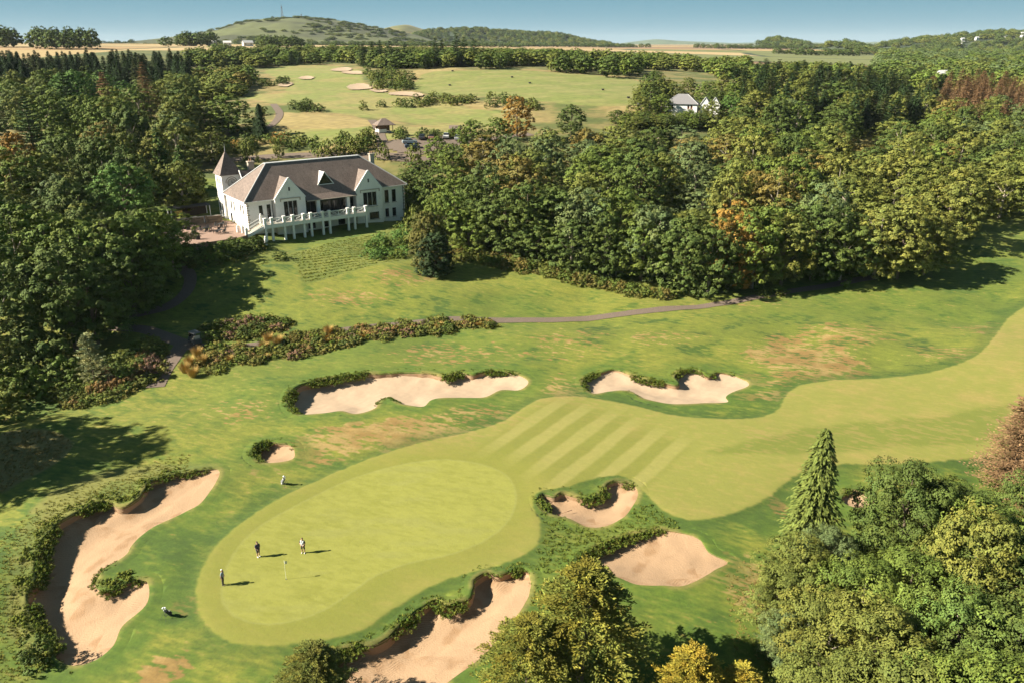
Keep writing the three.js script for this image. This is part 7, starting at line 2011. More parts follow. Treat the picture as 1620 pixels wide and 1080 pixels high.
// window: pane, frame bars and sill set in an opening; place(g) turns facade space into the building's
function windowPart(root, [x0, x1, y0, y1], n, place, sill = true, frame = white, rows = 1) {
  const fr = [], w = x1 - x0, h = y1 - y0, b = 0.075;
  fr.push(bx(w, b, 0.1, (x0 + x1) / 2, y0 + b / 2, -0.22), bx(w, b, 0.1, (x0 + x1) / 2, y1 - b / 2, -0.22));
  for (let k = 0; k <= n; k++) fr.push(bx(b, h - 2 * b - 0.01, 0.09, clamp(x0 + w * k / n, x0 + b / 2, x1 - b / 2), (y0 + y1) / 2, -0.22));
  for (let k = 1; k < rows; k++) fr.push(bx(w - 2 * b, b * 0.7, 0.07, (x0 + x1) / 2, y0 + h * k / rows, -0.22));
  const o = part(root, 'window', place(merge(fr)), frame);
  for (let k = 0; k < n; k++) part(o, 'pane', place(bx(w / n - 0.02, h - 0.02, 0.03, x0 + w * (k + 0.5) / n, (y0 + y1) / 2, -0.25)), glass);
  if (sill) part(o, 'sill', place(bx(w + 0.24, 0.12, 0.24, (x0 + x1) / 2, y0 - 0.07, 0.03)), stone);
  return o;
}
{
  const o = new THREE.Group(); o.position.set(CLUB[0][0], 13.2, CLUB[0][2]); o.rotation.y = 0.6391;
  const L = 36.6, D = 12.7, EV = 4.58, RY = 11, RZ = -6.4, base = -4.6, same = (g) => g;
  const west = (g) => { g.rotateY(-Math.PI / 2); return g; };                 // facade x -> building z, looking to -x
  const east = (g) => { g.rotateY(Math.PI / 2); g.translate(L, 0, 0); return g; };
  // front wall with the glazed middle left open
  const fl = [[2.5, 3.3, 1.65, 3.55]], dl = [4.15, 5.0, 0.45, 3.6];
  part(o, 'wall', wallGeo([[0, base], [6, base], [6, EV], [0, EV]], [...fl, dl], 0.35), harl, 'front wall beside the terrace steps');
  windowPart(o, fl[0], 1, same, true, dkframe);
  { const d = part(o, 'door', merge([bx(0.08, 3.1, 0.09, dl[0] + 0.04, 2.03, -0.2), bx(0.08, 3.1, 0.09, dl[1] - 0.04, 2.03, -0.2), bx(0.69, 0.1, 0.09, 4.575, 3.53, -0.2), bx(0.69, 0.08, 0.08, 4.575, 2.6, -0.2), bx(0.69, 0.25, 0.08, 4.575, 0.6, -0.2)]), dkframe); part(d, 'pane', bx(0.83, 3.1, 0.03, 4.575, 2.02, -0.24), glass); part(d, 'handle', bx(0.04, 0.2, 0.08, 4.3, 1.5, -0.13), lead); }
  const rw = [[31.5, 32.55, 0.9, 3.72], [33.35, 34.4, 0.9, 3.72], [31.5, 32.45, -2.4, -0.45], [33.3, 34.3, -2.4, -0.45]];
  part(o, 'wall', wallGeo([[30.3, base], [L, base], [L, EV], [30.3, EV]], rw, 0.35), harl, 'two-storey front wall at the far end');
  for (const w of rw) windowPart(o, w, 1, same, true, dkframe);
  // west end
  const ww = [[-10.2, -9.3, 1.5, 3.4], [-8.4, -7.6, 1.5, 3.4], [-4.3, -3.5, 1.6, 3.5], [-2.8, -2.0, 1.6, 3.5], [-11.2, -9.9, -1.1, 0.7]];
  { const flip = ww.map(([a, b, c, d]) => [a, b, c, d]); part(o, 'wall', west(wallGeo([[-D, base], [-0.35, base], [-0.35, EV], [-D, EV]], flip, 0.35).translate(0, 0, 0)), harl, 'end wall facing the patio'); for (const w of flip) windowPart(o, w, 1, west, true, dkframe); }
  // back and east walls
  part(o, 'wall', bx(L, EV - base, 0.35, L / 2, (EV + base) / 2, -D + 0.175), harl); part(o, 'wall', bx(0.35, EV - base, D - 0.7, L - 0.175, (EV + base) / 2, -D / 2), harl);
  // quoins on the two front corners
  for (const x of [0, L]) for (let k = 0; k < 11; k++) { const y = (x ? -3.2 : -0.6) + k * (x ? 0.7 : 0.48), w = k % 2 ? 0.55 : 0.32; part(o, 'quoin', bx(w, 0.26, w, x ? L - w / 2 + 0.03 : w / 2 - 0.03, y, -w / 2 + 0.03), stone); }
  // main roof: hipped, lead flat along the ridge
  const e = 0.55, y0 = EV + 0.02, A = [-e, y0, e], B = [L + e, y0, e], Cc = [L + e, y0, -D - e], Dd = [-e, y0, -D - e], r1 = [7, RY, RZ + 0.5], r2 = [28.6, RY, RZ + 0.5], r3 = [28.6, RY, RZ - 0.5], r4 = [7, RY, RZ - 0.5];
  const roof = part(o, 'roof', poly([[A, B, r2, r1], [B, Cc, r3, r2], [Cc, Dd, r4, r3], [Dd, A, r1, r4]]), slate);
  part(roof, 'eaves', merge([bx(L + 1.1, 0.16, 0.14, L / 2, EV - 0.06, e - 0.02), bx(0.14, 0.16, D + 0.9, -e + 0.02, EV - 0.06, -D / 2), bx(0.14, 0.16, D + 0.9, L + e - 0.02, EV - 0.06, -D / 2)]), white);
  part(roof, 'soffit', merge([bx(L, 0.04, 0.55, L / 2, EV - 0.03, 0.26), bx(0.5, 0.04, D, -0.27, EV - 0.03, -D / 2)]), white);
  part(roof, 'ridge_flat', bx(21.9, 0.16, 1.15, 17.8, RY + 0.07, RZ), lead);
  for (const [p, q] of [[A, r1], [B, r2], [Cc, r3], [Dd, r4]]) part(roof, 'hip_capping', rod([p[0], p[1] + 0.06, p[2]], [q[0], q[1] + 0.06, q[2]], 0.13, 0.13, 6), lead);
  for (const [x, yb] of [[5.35, 0.5], [30.6, -3.6], [36.2, -3.6]]) part(o, 'downpipe', cyl(0.07, 0.07, EV - 0.1 - yb, x, yb, 0.1, 6), dkframe);
  // two projecting gables with triple windows
  const gables = [[5.6, 12.2, 8.7, [7.4, 10.4, 0.8, 4.05]], [23.9, 30.3, 8.6, [25.6, 28.95, 0.8, 3.95]]];
  gables.forEach(([x0, x1, ap, w], k) => {
    const mx = (x0 + x1) / 2, holes = [w, [mx - 0.2, mx + 0.2, 6.1, 6.9]]; if (k) holes.push([x0 + 3.0, x0 + 5.4, -2.2, -0.6]);
    const g = part(o, 'gable', wallGeo([[x0, base], [x1, base], [x1, EV], [mx, ap], [x0, EV]], holes, 0.35).translate(0, 0, 1.2), harl, k ? 'projecting white gable at the far end of the terrace' : 'projecting white gable near the terrace steps');
    part(g, 'cheek_wall', merge([bx(0.35, EV - base, 1.2, x0 + 0.175, (EV + base) / 2, 0.25), bx(0.35, EV - base, 1.2, x1 - 0.175, (EV + base) / 2, 0.25)]), harl);
    const fwd = (q) => q.translate(0, 0, 1.2);
    windowPart(o, w, 3, fwd, true, white, 1); windowPart(o, holes[1], 1, fwd, false, dkframe); if (k) windowPart(o, holes[2], 3, fwd, true, dkframe);
    part(g, 'hood_mould', merge([bx(w[1] - w[0] + 1.4, 0.16, 0.16, (w[0] + w[1]) / 2, w[3] + 0.55, 1.28), bx(0.18, 0.5, 0.15, w[0] - 0.62, w[3] + 0.22, 1.275), bx(0.18, 0.5, 0.15, w[1] + 0.62, w[3] + 0.22, 1.275)]), stone);
    const bz = -(ap - y0) * ((-RZ) / (RY - y0)) - 0.2, hw = mx - x0;
    part(g, 'gable_roof', poly([[[x0 - 0.12, EV - 0.05, 1.1], [mx, ap - 0.02, 1.1], [mx, ap - 0.02, bz], [x0 - 0.12, EV - 0.05, 0.2]], [[mx, ap - 0.02, 1.1], [x1 + 0.12, EV - 0.05, 1.1], [x1 + 0.12, EV - 0.05, 0.2], [mx, ap - 0.02, bz]]]), slate);
    part(g, 'coping', merge([rod([x0 - 0.1, EV - 0.05, 1.08], [mx, ap + 0.1, 1.08], 0.17, 0.17, 4), rod([x1 + 0.1, EV - 0.05, 1.08], [mx, ap + 0.1, 1.08], 0.17, 0.17, 4)]), white);
  });
  // veranda between the gables: roof running on, pillars, glazing
  part(roof, 'veranda_roof', poly([[[12.25, 3.75, 1.9], [23.85, 3.75, 1.9], [23.85, EV + 0.3, 0.2], [12.25, EV + 0.3, 0.2]], [[12.25, 3.66, 1.9], [12.25, EV + 0.12, 0.2], [23.85, EV + 0.12, 0.2], [23.85, 3.66, 1.9]]]), slate);
  part(roof, 'gutter', bx(11.5, 0.14, 0.16, 18.05, 3.68, 1.95), stone);
  for (const x of [14.8, 21.7]) part(o, 'pillar', merge([bx(0.7, 3.4, 0.7, x, 1.95, 1.5), bx(0.86, 0.18, 0.86, x, 0.52, 1.5)]), white);
  for (let k = 0; k < 8; k++) { const a = 12.3 + k * 1.44, w = 1.44; const f = part(o, 'glazed_door', merge([bx(0.09, 3.9, 0.1, a + 0.05, 2.3, -0.3), bx(w, 0.1, 0.1, a + w / 2, 3.0, -0.3), bx(w, 0.12, 0.1, a + w / 2, 0.52, -0.3)]), dkframe); part(f, 'pane', bx(w - 0.1, 3.9, 0.03, a + w / 2 + 0.05, 2.3, -0.34), glass); }
  part(o, 'wall', bx(11.7, 5.0, 0.35, 18.05, -2.1, -0.15), harl, 'lower storey wall in the shade under the terrace'); for (const x of [13.6, 17, 20.6]) part(o, 'window', bx(1.6, 1.5, 0.08, x, -1.9, 0.06), glass);
  // triangular roof light
  { const d = part(o, 'dormer', poly([[[16.2, 6.25, -1.1], [17.9, 8.95, -1.1], [17.9, 8.95, -4.3], [16.2, 6.25, -1.3]], [[17.9, 8.95, -1.1], [19.9, 6.25, -1.1], [19.9, 6.25, -1.3], [17.9, 8.95, -4.3]]]), lead, 'triangular roof light with pale cheeks'); part(d, 'pane', poly([[[16.55, 6.32, -1.25], [19.5, 6.32, -1.25], [17.9, 8.6, -1.25]]]), glass); part(d, 'frame', merge([rod([16.2, 6.25, -1.1], [17.9, 8.95, -1.1], 0.1), rod([19.9, 6.25, -1.1], [17.9, 8.95, -1.1], 0.1), rod([16.2, 6.3, -1.1], [19.9, 6.3, -1.1], 0.09)]), white); }
  // chimneys
  const chim = (x, z, yb, yt, w) => { const c = part(o, 'chimney', merge([bx(w, yt - yb, w * 0.8, x, (yt + yb) / 2, z), bx(w + 0.25, 0.22, w * 0.8 + 0.25, x, yt + 0.1, z)]), stone); for (const s of [-0.22, 0.22]) part(c, 'chimney_pot', cyl(0.13, 0.11, 0.5, x + s, yt + 0.2, z, 8), std(0.35, 0.2, 0.12)); };
  chim(31.4, -5.2, 6, 11.2, 1.0); chim(6.3, -13.4, 6, 10.6, 1.2);
  // cross wing at the back with its gable looking to the patio
  { const g = part(o, 'gable', poly([[[3.5, 4, -15], [3.5, 4, -10.4], [3.5, 6.1, -10.4], [3.5, 9, -12.7], [3.5, 6.1, -15]], [[3.5, 4, -10.4], [10, 4, -10.4], [10, 6.1, -10.4], [3.5, 6.1, -10.4]], [[10, -4, -15], [3.5, -4, -15], [3.5, 6.1, -15], [10, 6.1, -15]]]), harl, 'small white gable rising behind the end roof'); part(g, 'gable_roof', poly([[[3.2, 5.9, -10.1], [10, 5.9, -10.1], [10, 9.05, -12.7], [3.2, 9.05, -12.7]], [[10, 5.9, -15.3], [3.2, 5.9, -15.3], [3.2, 9.05, -12.7], [10, 9.05, -12.7]]]), slate); part(g, 'coping', merge([rod([3.45, 5.9, -10.2], [3.45, 9.15, -12.7], 0.14, 0.14, 4), rod([3.45, 5.9, -15.2], [3.45, 9.15, -12.7], 0.14, 0.14, 4)]), white); }
  // clock tower
  { const tw = part(o, 'tower', bx(4.2, 13.1, 4.2, 1.7, 1.95, -15.2), harl, 'square white clock tower'); part(tw, 'tower_roof', poly([[[-0.75, 8.3, -12.75], [4.15, 8.3, -12.75], [1.7, 13.2, -15.2]], [[4.15, 8.3, -12.75], [4.15, 8.3, -17.65], [1.7, 13.2, -15.2]], [[4.15, 8.3, -17.65], [-0.75, 8.3, -17.65], [1.7, 13.2, -15.2]], [[-0.75, 8.3, -17.65], [-0.75, 8.3, -12.75], [1.7, 13.2, -15.2]], [[-0.75, 8.3, -12.75], [-0.75, 8.3, -17.65], [4.15, 8.3, -17.65], [4.15, 8.3, -12.75]]]), slate); part(tw, 'finial', rod([1.7, 13.1, -15.2], [1.7, 14.6, -15.2], 0.07, 0.02), lead);
    for (const sd of [0, 1]) { const pl = (g) => { if (sd) { g.rotateY(-Math.PI / 2); g.translate(-0.43, 6.6, -15.2); } else g.translate(1.7, 6.6, -13.07); return g; }; const ring = new THREE.TorusGeometry(0.85, 0.1, 6, 24); const c = part(tw, 'clock', pl(ring), stone); const f = new THREE.CylinderGeometry(0.72, 0.72, 0.06, 24); f.rotateX(Math.PI / 2); part(c, 'clock_face', pl(f), std(0.5, 0.48, 0.44)); part(c, 'clock_hands', pl(merge([bx(0.08, 0.55, 0.04, 0, 0.22, 0.06), bx(0.4, 0.08, 0.04, 0.16, 0, 0.065)])), dkframe); const h = new THREE.TorusGeometry(1.25, 0.09, 6, 16, Math.PI); part(c, 'hood_mould', pl(h), stone); }
    for (const z of [-16.2, -14.3]) part(tw, 'window', bx(0.06, 2.6, 0.55, -0.43, 0.9, z), glass); }
  put(o, 'clubhouse', 'long white clubhouse with brown slate hipped roof, two gables and a clock tower', 'building');

  // terrace standing on white posts in front
  const t = new THREE.Group(); t.position.copy(o.position); t.rotation.copy(o.rotation);
  const X = [1.9, 3.3, 5.9, 7.75, 10.1, 11.7, 14.3, 15.85, 20.15, 21.65, 24.45], TZ = 4.3, FY = 0.4;
  part(t, 'deck', bx(22.9, 0.22, 4.2, 13.2, FY - 0.11, 2.36), stone); part(t, 'edge_beam', bx(23.1, 0.75, 0.32, 13.2, FY - 0.40, 4.5), white);
  for (const x of X) { part(t, 'post', merge([bx(0.42, 3.9, 0.42, x, -2.35, 4.42), bx(0.5, 1.25, 0.5, x, FY + 0.62, 4.42), bx(0.62, 0.14, 0.62, x, FY + 1.3, 4.42)]), white); }
  const bay = (x0, x1, z, y = FY) => { const w = x1 - x0 - 0.5, m = (x0 + x1) / 2, d = part(t, 'balustrade', merge([bx(w, 0.13, 0.14, m, y + 1.08, z), bx(w, 0.11, 0.12, m, y + 0.16, z)]), white); const n = w > 3 ? 2 : 1; for (let k = 0; k < n; k++) { const a = m - w / 2 + w * k / n, b = a + w / n; part(d, 'cross_brace', rod([a, y + 0.2, z], [b, y + 1.04, z], 0.05, 0.05, 4), white); part(d, 'cross_brace', rod([a, y + 1.04, z - 0.03], [b, y + 0.2, z - 0.03], 0.05, 0.05, 4), white); if (n > 1 && k) part(d, 'baluster', bx(0.12, 0.8, 0.12, a, y + 0.62, z), white); } };
  for (let k = 0; k < X.length - 1; k++) bay(X[k], X[k + 1], 4.42);
  { const d = part(t, 'balustrade', bx(0.14, 0.13, 2.6, 24.45, FY + 1.08, 2.8), white); part(d, 'cross_brace', rod([24.45, FY + 0.2, 1.5], [24.45, FY + 1.04, 4.1], 0.05, 0.05, 4), white); part(d, 'cross_brace', rod([24.42, FY + 1.04, 1.5], [24.42, FY + 0.2, 4.1], 0.05, 0.05, 4), white); }
  // steps down to the patio
  const st = part(t, 'stair', merge(Array.from({ length: 10 }, (_, k) => bx(0.36, 0.16, 1.9, 1.55 - k * 0.34, FY - 0.08 - k * 0.16, 3.3))), stone);
  part(st, 'stringer', poly([[[1.75, FY - 0.1, 4.4], [1.75, FY - 0.75, 4.4], [-1.9, -1.9, 4.4], [-1.9, -1.15, 4.4]], [[1.75, FY - 0.1, 4.28], [-1.9, -1.15, 4.28], [-1.9, -1.9, 4.28], [1.75, FY - 0.75, 4.28]], [[1.75, FY - 0.1, 4.28], [1.75, FY - 0.1, 4.4], [-1.9, -1.15, 4.4], [-1.9, -1.15, 4.28]]]), white);
  for (const z of [2.3, 4.34]) { part(t, 'newel', merge([bx(0.45, 1.9, 0.45, -2.05, -0.85, z), bx(0.56, 0.14, 0.56, -2.05, 0.16, z), new THREE.SphereGeometry(0.2, 8, 6).translate(-2.05, 0.36, z)]), white); part(t, 'handrail', rod([1.75, FY + 1.1, z], [-1.9, -0.15, z], 0.07, 0.07, 5), white); part(t, 'handrail', rod([1.75, FY + 0.55, z], [-1.9, -0.65, z], 0.05, 0.05, 5), white); }
  part(t, 'newel', merge([bx(0.45, 1.6, 0.45, 1.9, FY + 0.8, 2.3), new THREE.SphereGeometry(0.2, 8, 6).translate(1.9, FY + 1.8, 2.3)]), white);
  for (const x of [-2.6, 0.9]) part(t, 'newel', merge([bx(0.42, 1.5, 0.42, x, -0.9 - (x > 0 ? 1.6 : 0), x > 0 ? 6.6 : 0.9), new THREE.SphereGeometry(0.22, 8, 6).translate(x, 0.05 - (x > 0 ? 1.6 : 0), x > 0 ? 6.6 : 0.9)]), white);
  put(t, 'terrace', 'white terrace on square posts with cross-braced balustrade in front of the clubhouse', 'terrace');

  const W = (x, y, z) => new THREE.Vector3(x, y, z).applyAxisAngle(new THREE.Vector3(0, 1, 0), o.rotation.y).add(o.position);
  // patio: one slab with its edge
  { const pts = [[-15, 6.2], [-4.3, 5.7], [-1.9, 4.6], [-0.25, 1.5], [-0.25, -12], [-0.6, -20], [-11, -20], [-15, -12]]; const s = new THREE.Shape(pts.map((p) => new THREE.Vector2(p[0], -p[1]))); const g = new THREE.ExtrudeGeometry(s, { depth: 2.4, bevelEnabled: false }); g.rotateX(-Math.PI / 2); g.translate(0, -3.5, 0); const p = new THREE.Mesh(g, paveMat); p.position.copy(o.position); p.rotation.copy(o.rotation); put(p, 'patio', 'reddish paved patio beside the clubhouse end wall', null, null, 'structure'); }
  const thing = (name, label, cat, x, y, z, turn = 0, group) => { const q = new THREE.Group(), v = W(x, y, z); q.position.copy(v); q.rotation.y = o.rotation.y + turn; return put(q, name, label, cat, group); };
  const PY = -1.1, metalDk = std(0.025, 0.025, 0.025, 0.5);
  // stone retaining wall across the patio in two lengths
  { const q = thing('retaining_wall', 'brown rubble stone wall across the patio behind the tables', 'wall', -5.3, PY, -11.4, -0.19); const r = rnd(5); const mats = [std(0.17, 0.125, 0.085, 0.95), std(0.13, 0.10, 0.07, 0.95), std(0.21, 0.155, 0.10, 0.95)]; for (let row = 0; row < 5; row++) { let x = -3 + (row % 2) * 0.2; while (x < 3) { const w = 0.4 + 0.4 * r(); part(q, 'stone', bx(w - 0.03, 0.27, 0.42 + 0.08 * r(), x + w / 2, 0.15 + row * 0.29, 0), mats[Math.floor(r() * 3)]); x += w; } } part(q, 'pier', bx(0.5, 1.65, 0.6, 0.1, 0.82, 0.02), mats[0]); part(q, 'coping', bx(6.3, 0.12, 0.62, 0.1, 1.53, 0), stone); shade(q); }
  // tables with chairs
  const mkTable = () => { const g = new THREE.Group(); part(g, 'table_top', cyl(0.62, 0.62, 0.05, 0, 0.7, 0, 16), metalDk); part(g, 'pedestal', cyl(0.06, 0.06, 0.7, 0, 0, 0, 8), metalDk); part(g, 'foot', cyl(0.32, 0.28, 0.05, 0, 0, 0, 10), metalDk); return g; };
  const mkChair = () => { const g = new THREE.Group(); part(g, 'seat', bx(0.5, 0.06, 0.5, 0, 0.45, 0), metalDk); part(g, 'backrest', bx(0.5, 0.48, 0.05, 0, 0.74, 0.25), metalDk); for (const a of [-0.21, 0.21]) for (const b of [-0.21, 0.21]) part(g, 'leg', bx(0.05, 0.43, 0.05, a, 0.21, b), metalDk); for (const a of [-0.25, 0.25]) part(g, 'armrest', bx(0.05, 0.05, 0.45, a, 0.66, 0.02), metalDk); return g; };
  const spots = [[-7.6, -4.0, 'by the planters'], [-3.9, -6.0, 'nearest the clubhouse end wall'], [-5.8, -0.4, 'nearest the hedge below the patio']];
  for (const [x, z, where] of spots) {
    const tb = mkTable(), v = W(x, PY, z); tb.position.copy(v); put(tb, 'patio_table', 'round dark patio table ' + where, 'table', 'tables on the patio');
    for (let k = 0; k < 5; k++) { const a = k * 1.2566 + x, c = mkChair(), p = W(x + Math.sin(a) * 1.0, PY, z + Math.cos(a) * 1.0); c.position.copy(p); c.rotation.y = o.rotation.y + a; put(c, 'patio_chair', 'dark patio chair at the round table ' + where, 'chair', 'chairs round the table ' + where); }
  }
  for (const [x, z, n] of [[-10.3, -2.6, 'middle'], [-11, 2.4, 'end'], [-10.1, -7.6, 'wall']]) { const q = thing('planter', 'square dark planter with clipped plant, ' + { middle: 'between the other two planters', end: 'next to the hedge below the patio', wall: 'next to the stone wall' }[n], 'planter', x, PY, z, 0, 'planters on the patio'); part(q, 'box', merge([bx(0.75, 0.7, 0.75, 0, 0.35, 0)]), dkframe); const f = part(q, 'foliage', KIND.m[0][0], TINT[0]); f.scale.set(0.26, 0.3, 0.26); f.position.y = 0.55; }
  { const q = thing('parasol', 'closed dark parasol standing between the patio tables', 'parasol', -6.6, PY, -7.2); part(q, 'pole', cyl(0.04, 0.04, 2.6), metalDk); part(q, 'canopy', new THREE.LatheGeometry([[0.02, 2.5], [0.1, 2.35], [0.17, 1.5], [0.2, 1.1], [0.05, 1.05]].map((p) => new THREE.Vector2(...p)), 10), std(0.03, 0.035, 0.04, 0.9)); part(q, 'base', cyl(0.35, 0.3, 0.1), metalDk); }
  for (const [x, z] of [[-6.6, -16.2], [-3.6, -15.0], [-8.8, -15.4]]) { const q = thing('picnic_table', 'pale picnic table in the shaded yard by the tower', 'picnic table', x, PY, z, 0.4, 'picnic tables by the tower'); part(q, 'table_top', bx(1.8, 0.06, 0.75, 0, 0.74, 0), std(0.30, 0.26, 0.2)); for (const s of [-0.7, 0.7]) { part(q, 'bench', bx(1.8, 0.05, 0.28, 0, 0.44, s), std(0.30, 0.26, 0.2)); part(q, 'leg', rod([s, 0, -0.7], [s, 0.74, 0.15], 0.05, 0.05, 4), timber); part(q, 'leg', rod([s, 0, 0.7], [s, 0.74, -0.15], 0.05, 0.05, 4), timber); } }
  { const q = thing('pergola', 'dark open shelter with pale curved end frame by the tower', 'shelter', -6.3, PY, -19.6); part(q, 'roof', bx(8.6, 0.14, 3, 0, 2.6, 0), dkframe); for (const x of [-4.1, 4.1]) for (const z of [-1.3, 1.3]) part(q, 'post', bx(0.16, 2.6, 0.16, x, 1.25, z), white); part(q, 'back_panel', bx(8.4, 2.3, 0.08, 0, 1.3, -1.42), std(0.06, 0.045, 0.03)); part(q, 'banner', bx(1.6, 1.1, 0.04, -2.6, 1.5, 1.42), std(0.55, 0.36, 0.08), 'yellow panel'); }
  // tables and chairs on the terrace
  for (let k = 0; k < 5; k++) { const x = 8 + k * 3.4; const tb = mkTable(), v = W(x, FY, 3.2); tb.position.copy(v); put(tb, 'terrace_table', 'round table behind the terrace balustrade', 'table', 'tables on the terrace'); for (const s of [-0.95, 0.95]) { const c = mkChair(), p = W(x + s, FY, 3.2); c.position.copy(p); c.rotation.y = o.rotation.y + Math.sign(s) * 1.57; put(c, 'terrace_chair', 'dark chair behind the terrace balustrade', 'chair', 'chairs on the terrace'); } }
}
// ---------- people: one continuous figure each, meshed from tapered bones
function person(bones, o) { // bone: [a, b, ra, rb, colour]
  const N = 84, half = 0.98, mc = new MarchingCubes(N, std(1, 1, 1), false, false, 60000), f = mc.field, D = new Float32Array(bones.length); mc.isolation = 0;
  const dist = (x, y, z) => { let s = 1e9, best = 0, bd = 1e9; for (let k = 0; k < bones.length; k++) { const [a, b, ra, rb] = bones[k], ex = b[0] - a[0], ey = b[1] - a[1], ez = b[2] - a[2], wx = x - a[0], wy = y - a[1], wz = z - a[2], t = clamp((wx * ex + wy * ey + wz * ez) / (ex * ex + ey * ey + ez * ez + 1e-9)), d = Math.hypot(wx - ex * t, wy - ey * t, wz - ez * t) - mix(ra, rb, t); if (d < bd) { bd = d; best = k; } const h = Math.max(0.045 - Math.abs(s - d), 0) / 0.045; s = Math.min(s, d) - h * h * 0.01125; } return [s, best]; };
  for (let k = 0; k < N; k++) for (let j = 0; j < N; j++) for (let i = 0; i < N; i++) { const x = (i - N / 2) / (N / 2) * half, y = (j - N / 2) / (N / 2) * half + 0.9, z = (k - N / 2) / (N / 2) * half; f[k * N * N + j * N + i] = Math.abs(x) > 0.55 || Math.abs(z) > 0.5 ? -1 : -dist(x, y, z)[0]; }
  mc.update(); const n = mc.count, P = new Float32Array(n * 3), Nn = new Float32Array(n * 3), Cc = new Float32Array(n * 3);
  for (let i = 0; i < n; i++) { const x = mc.positionArray[i * 3] * half, y = mc.positionArray[i * 3 + 1] * half + 0.9, z = mc.positionArray[i * 3 + 2] * half; P.set([x, y, z], i * 3); const e = 0.01, d0 = dist(x, y, z), g = [dist(x + e, y, z)[0] - d0[0], dist(x, y + e, z)[0] - d0[0], dist(x, y, z + e)[0] - d0[0]], l = Math.hypot(...g) || 1; Nn.set(g.map((q) => q / l), i * 3); Cc.set(bones[d0[1]][4], i * 3); }
  const extra = (g, c) => { g = g.index ? g.toNonIndexed() : g; g.deleteAttribute('uv'); const m = g.attributes.position.count, a = new Float32Array(m * 3); for (let i = 0; i < m; i++) a.set(c, i * 3); g.setAttribute('color', new THREE.BufferAttribute(a, 3)); return g; };
  const body = new THREE.BufferGeometry(); body.setAttribute('position', new THREE.BufferAttribute(P, 3)); body.setAttribute('normal', new THREE.BufferAttribute(Nn, 3)); body.setAttribute('color', new THREE.BufferAttribute(Cc, 3));
  const list = [body], sk = o.skin, [hx, hy, hz] = o.head;
  for (const s of [-1, 1]) { // four fingers and a thumb on each palm
    const [x, y, z] = o.hands[s < 0 ? 0 : 1]; for (let q = 0; q < 4; q++) { const zz = z - 0.03 + q * 0.02, L = [0.065, 0.078, 0.074, 0.058][q]; list.push(extra(rod([x, y - 0.03, zz], [x - s * 0.004, y - 0.03 - L * 0.55, zz + 0.004], 0.009, 0.0085, 5), sk), extra(rod([x - s * 0.004, y - 0.03 - L * 0.53, zz + 0.004], [x - s * 0.018, y - 0.03 - L, zz + 0.008], 0.0085, 0.007, 5), sk)); }
    list.push(extra(rod([x, y + 0.005, z + 0.03], [x - s * 0.01, y - 0.045, z + 0.055], 0.010, 0.008, 5), sk));
    list.push(extra(new THREE.SphereGeometry(0.013, 6, 5).translate(hx + s * 0.032, hy + 0.01, hz + 0.088), [0.03, 0.02, 0.015]), extra(new THREE.SphereGeometry(0.022, 6, 5).scale(0.5, 1.2, 0.8).translate(hx + s * 0.082, hy, hz), sk));
  }
  list.push(extra(new THREE.ConeGeometry(0.016, 0.045, 6).translate(hx, hy - 0.015, hz + 0.1), sk), extra(bx(0.045, 0.009, 0.012, hx, hy - 0.055, hz + 0.084), [0.25, 0.08, 0.06]));
  const g = new THREE.Group(); part(g, 'body', mergeGeometries(list), new THREE.MeshStandardMaterial({ vertexColors: true, roughness: 0.85 }));
  const cap = new THREE.SphereGeometry(0.102, 14, 8, 0, 6.283, 0, 1.45).scale(0.92, 1.0, 1.04).translate(hx, hy + 0.025, hz - 0.012);
  part(g, o.cap ? 'cap' : 'hair', o.cap ? merge([cap, bx(0.13, 0.012, 0.09, hx, hy + 0.045, hz + 0.12)]) : cap, std(...o.hair, 0.9));
  return g;
}
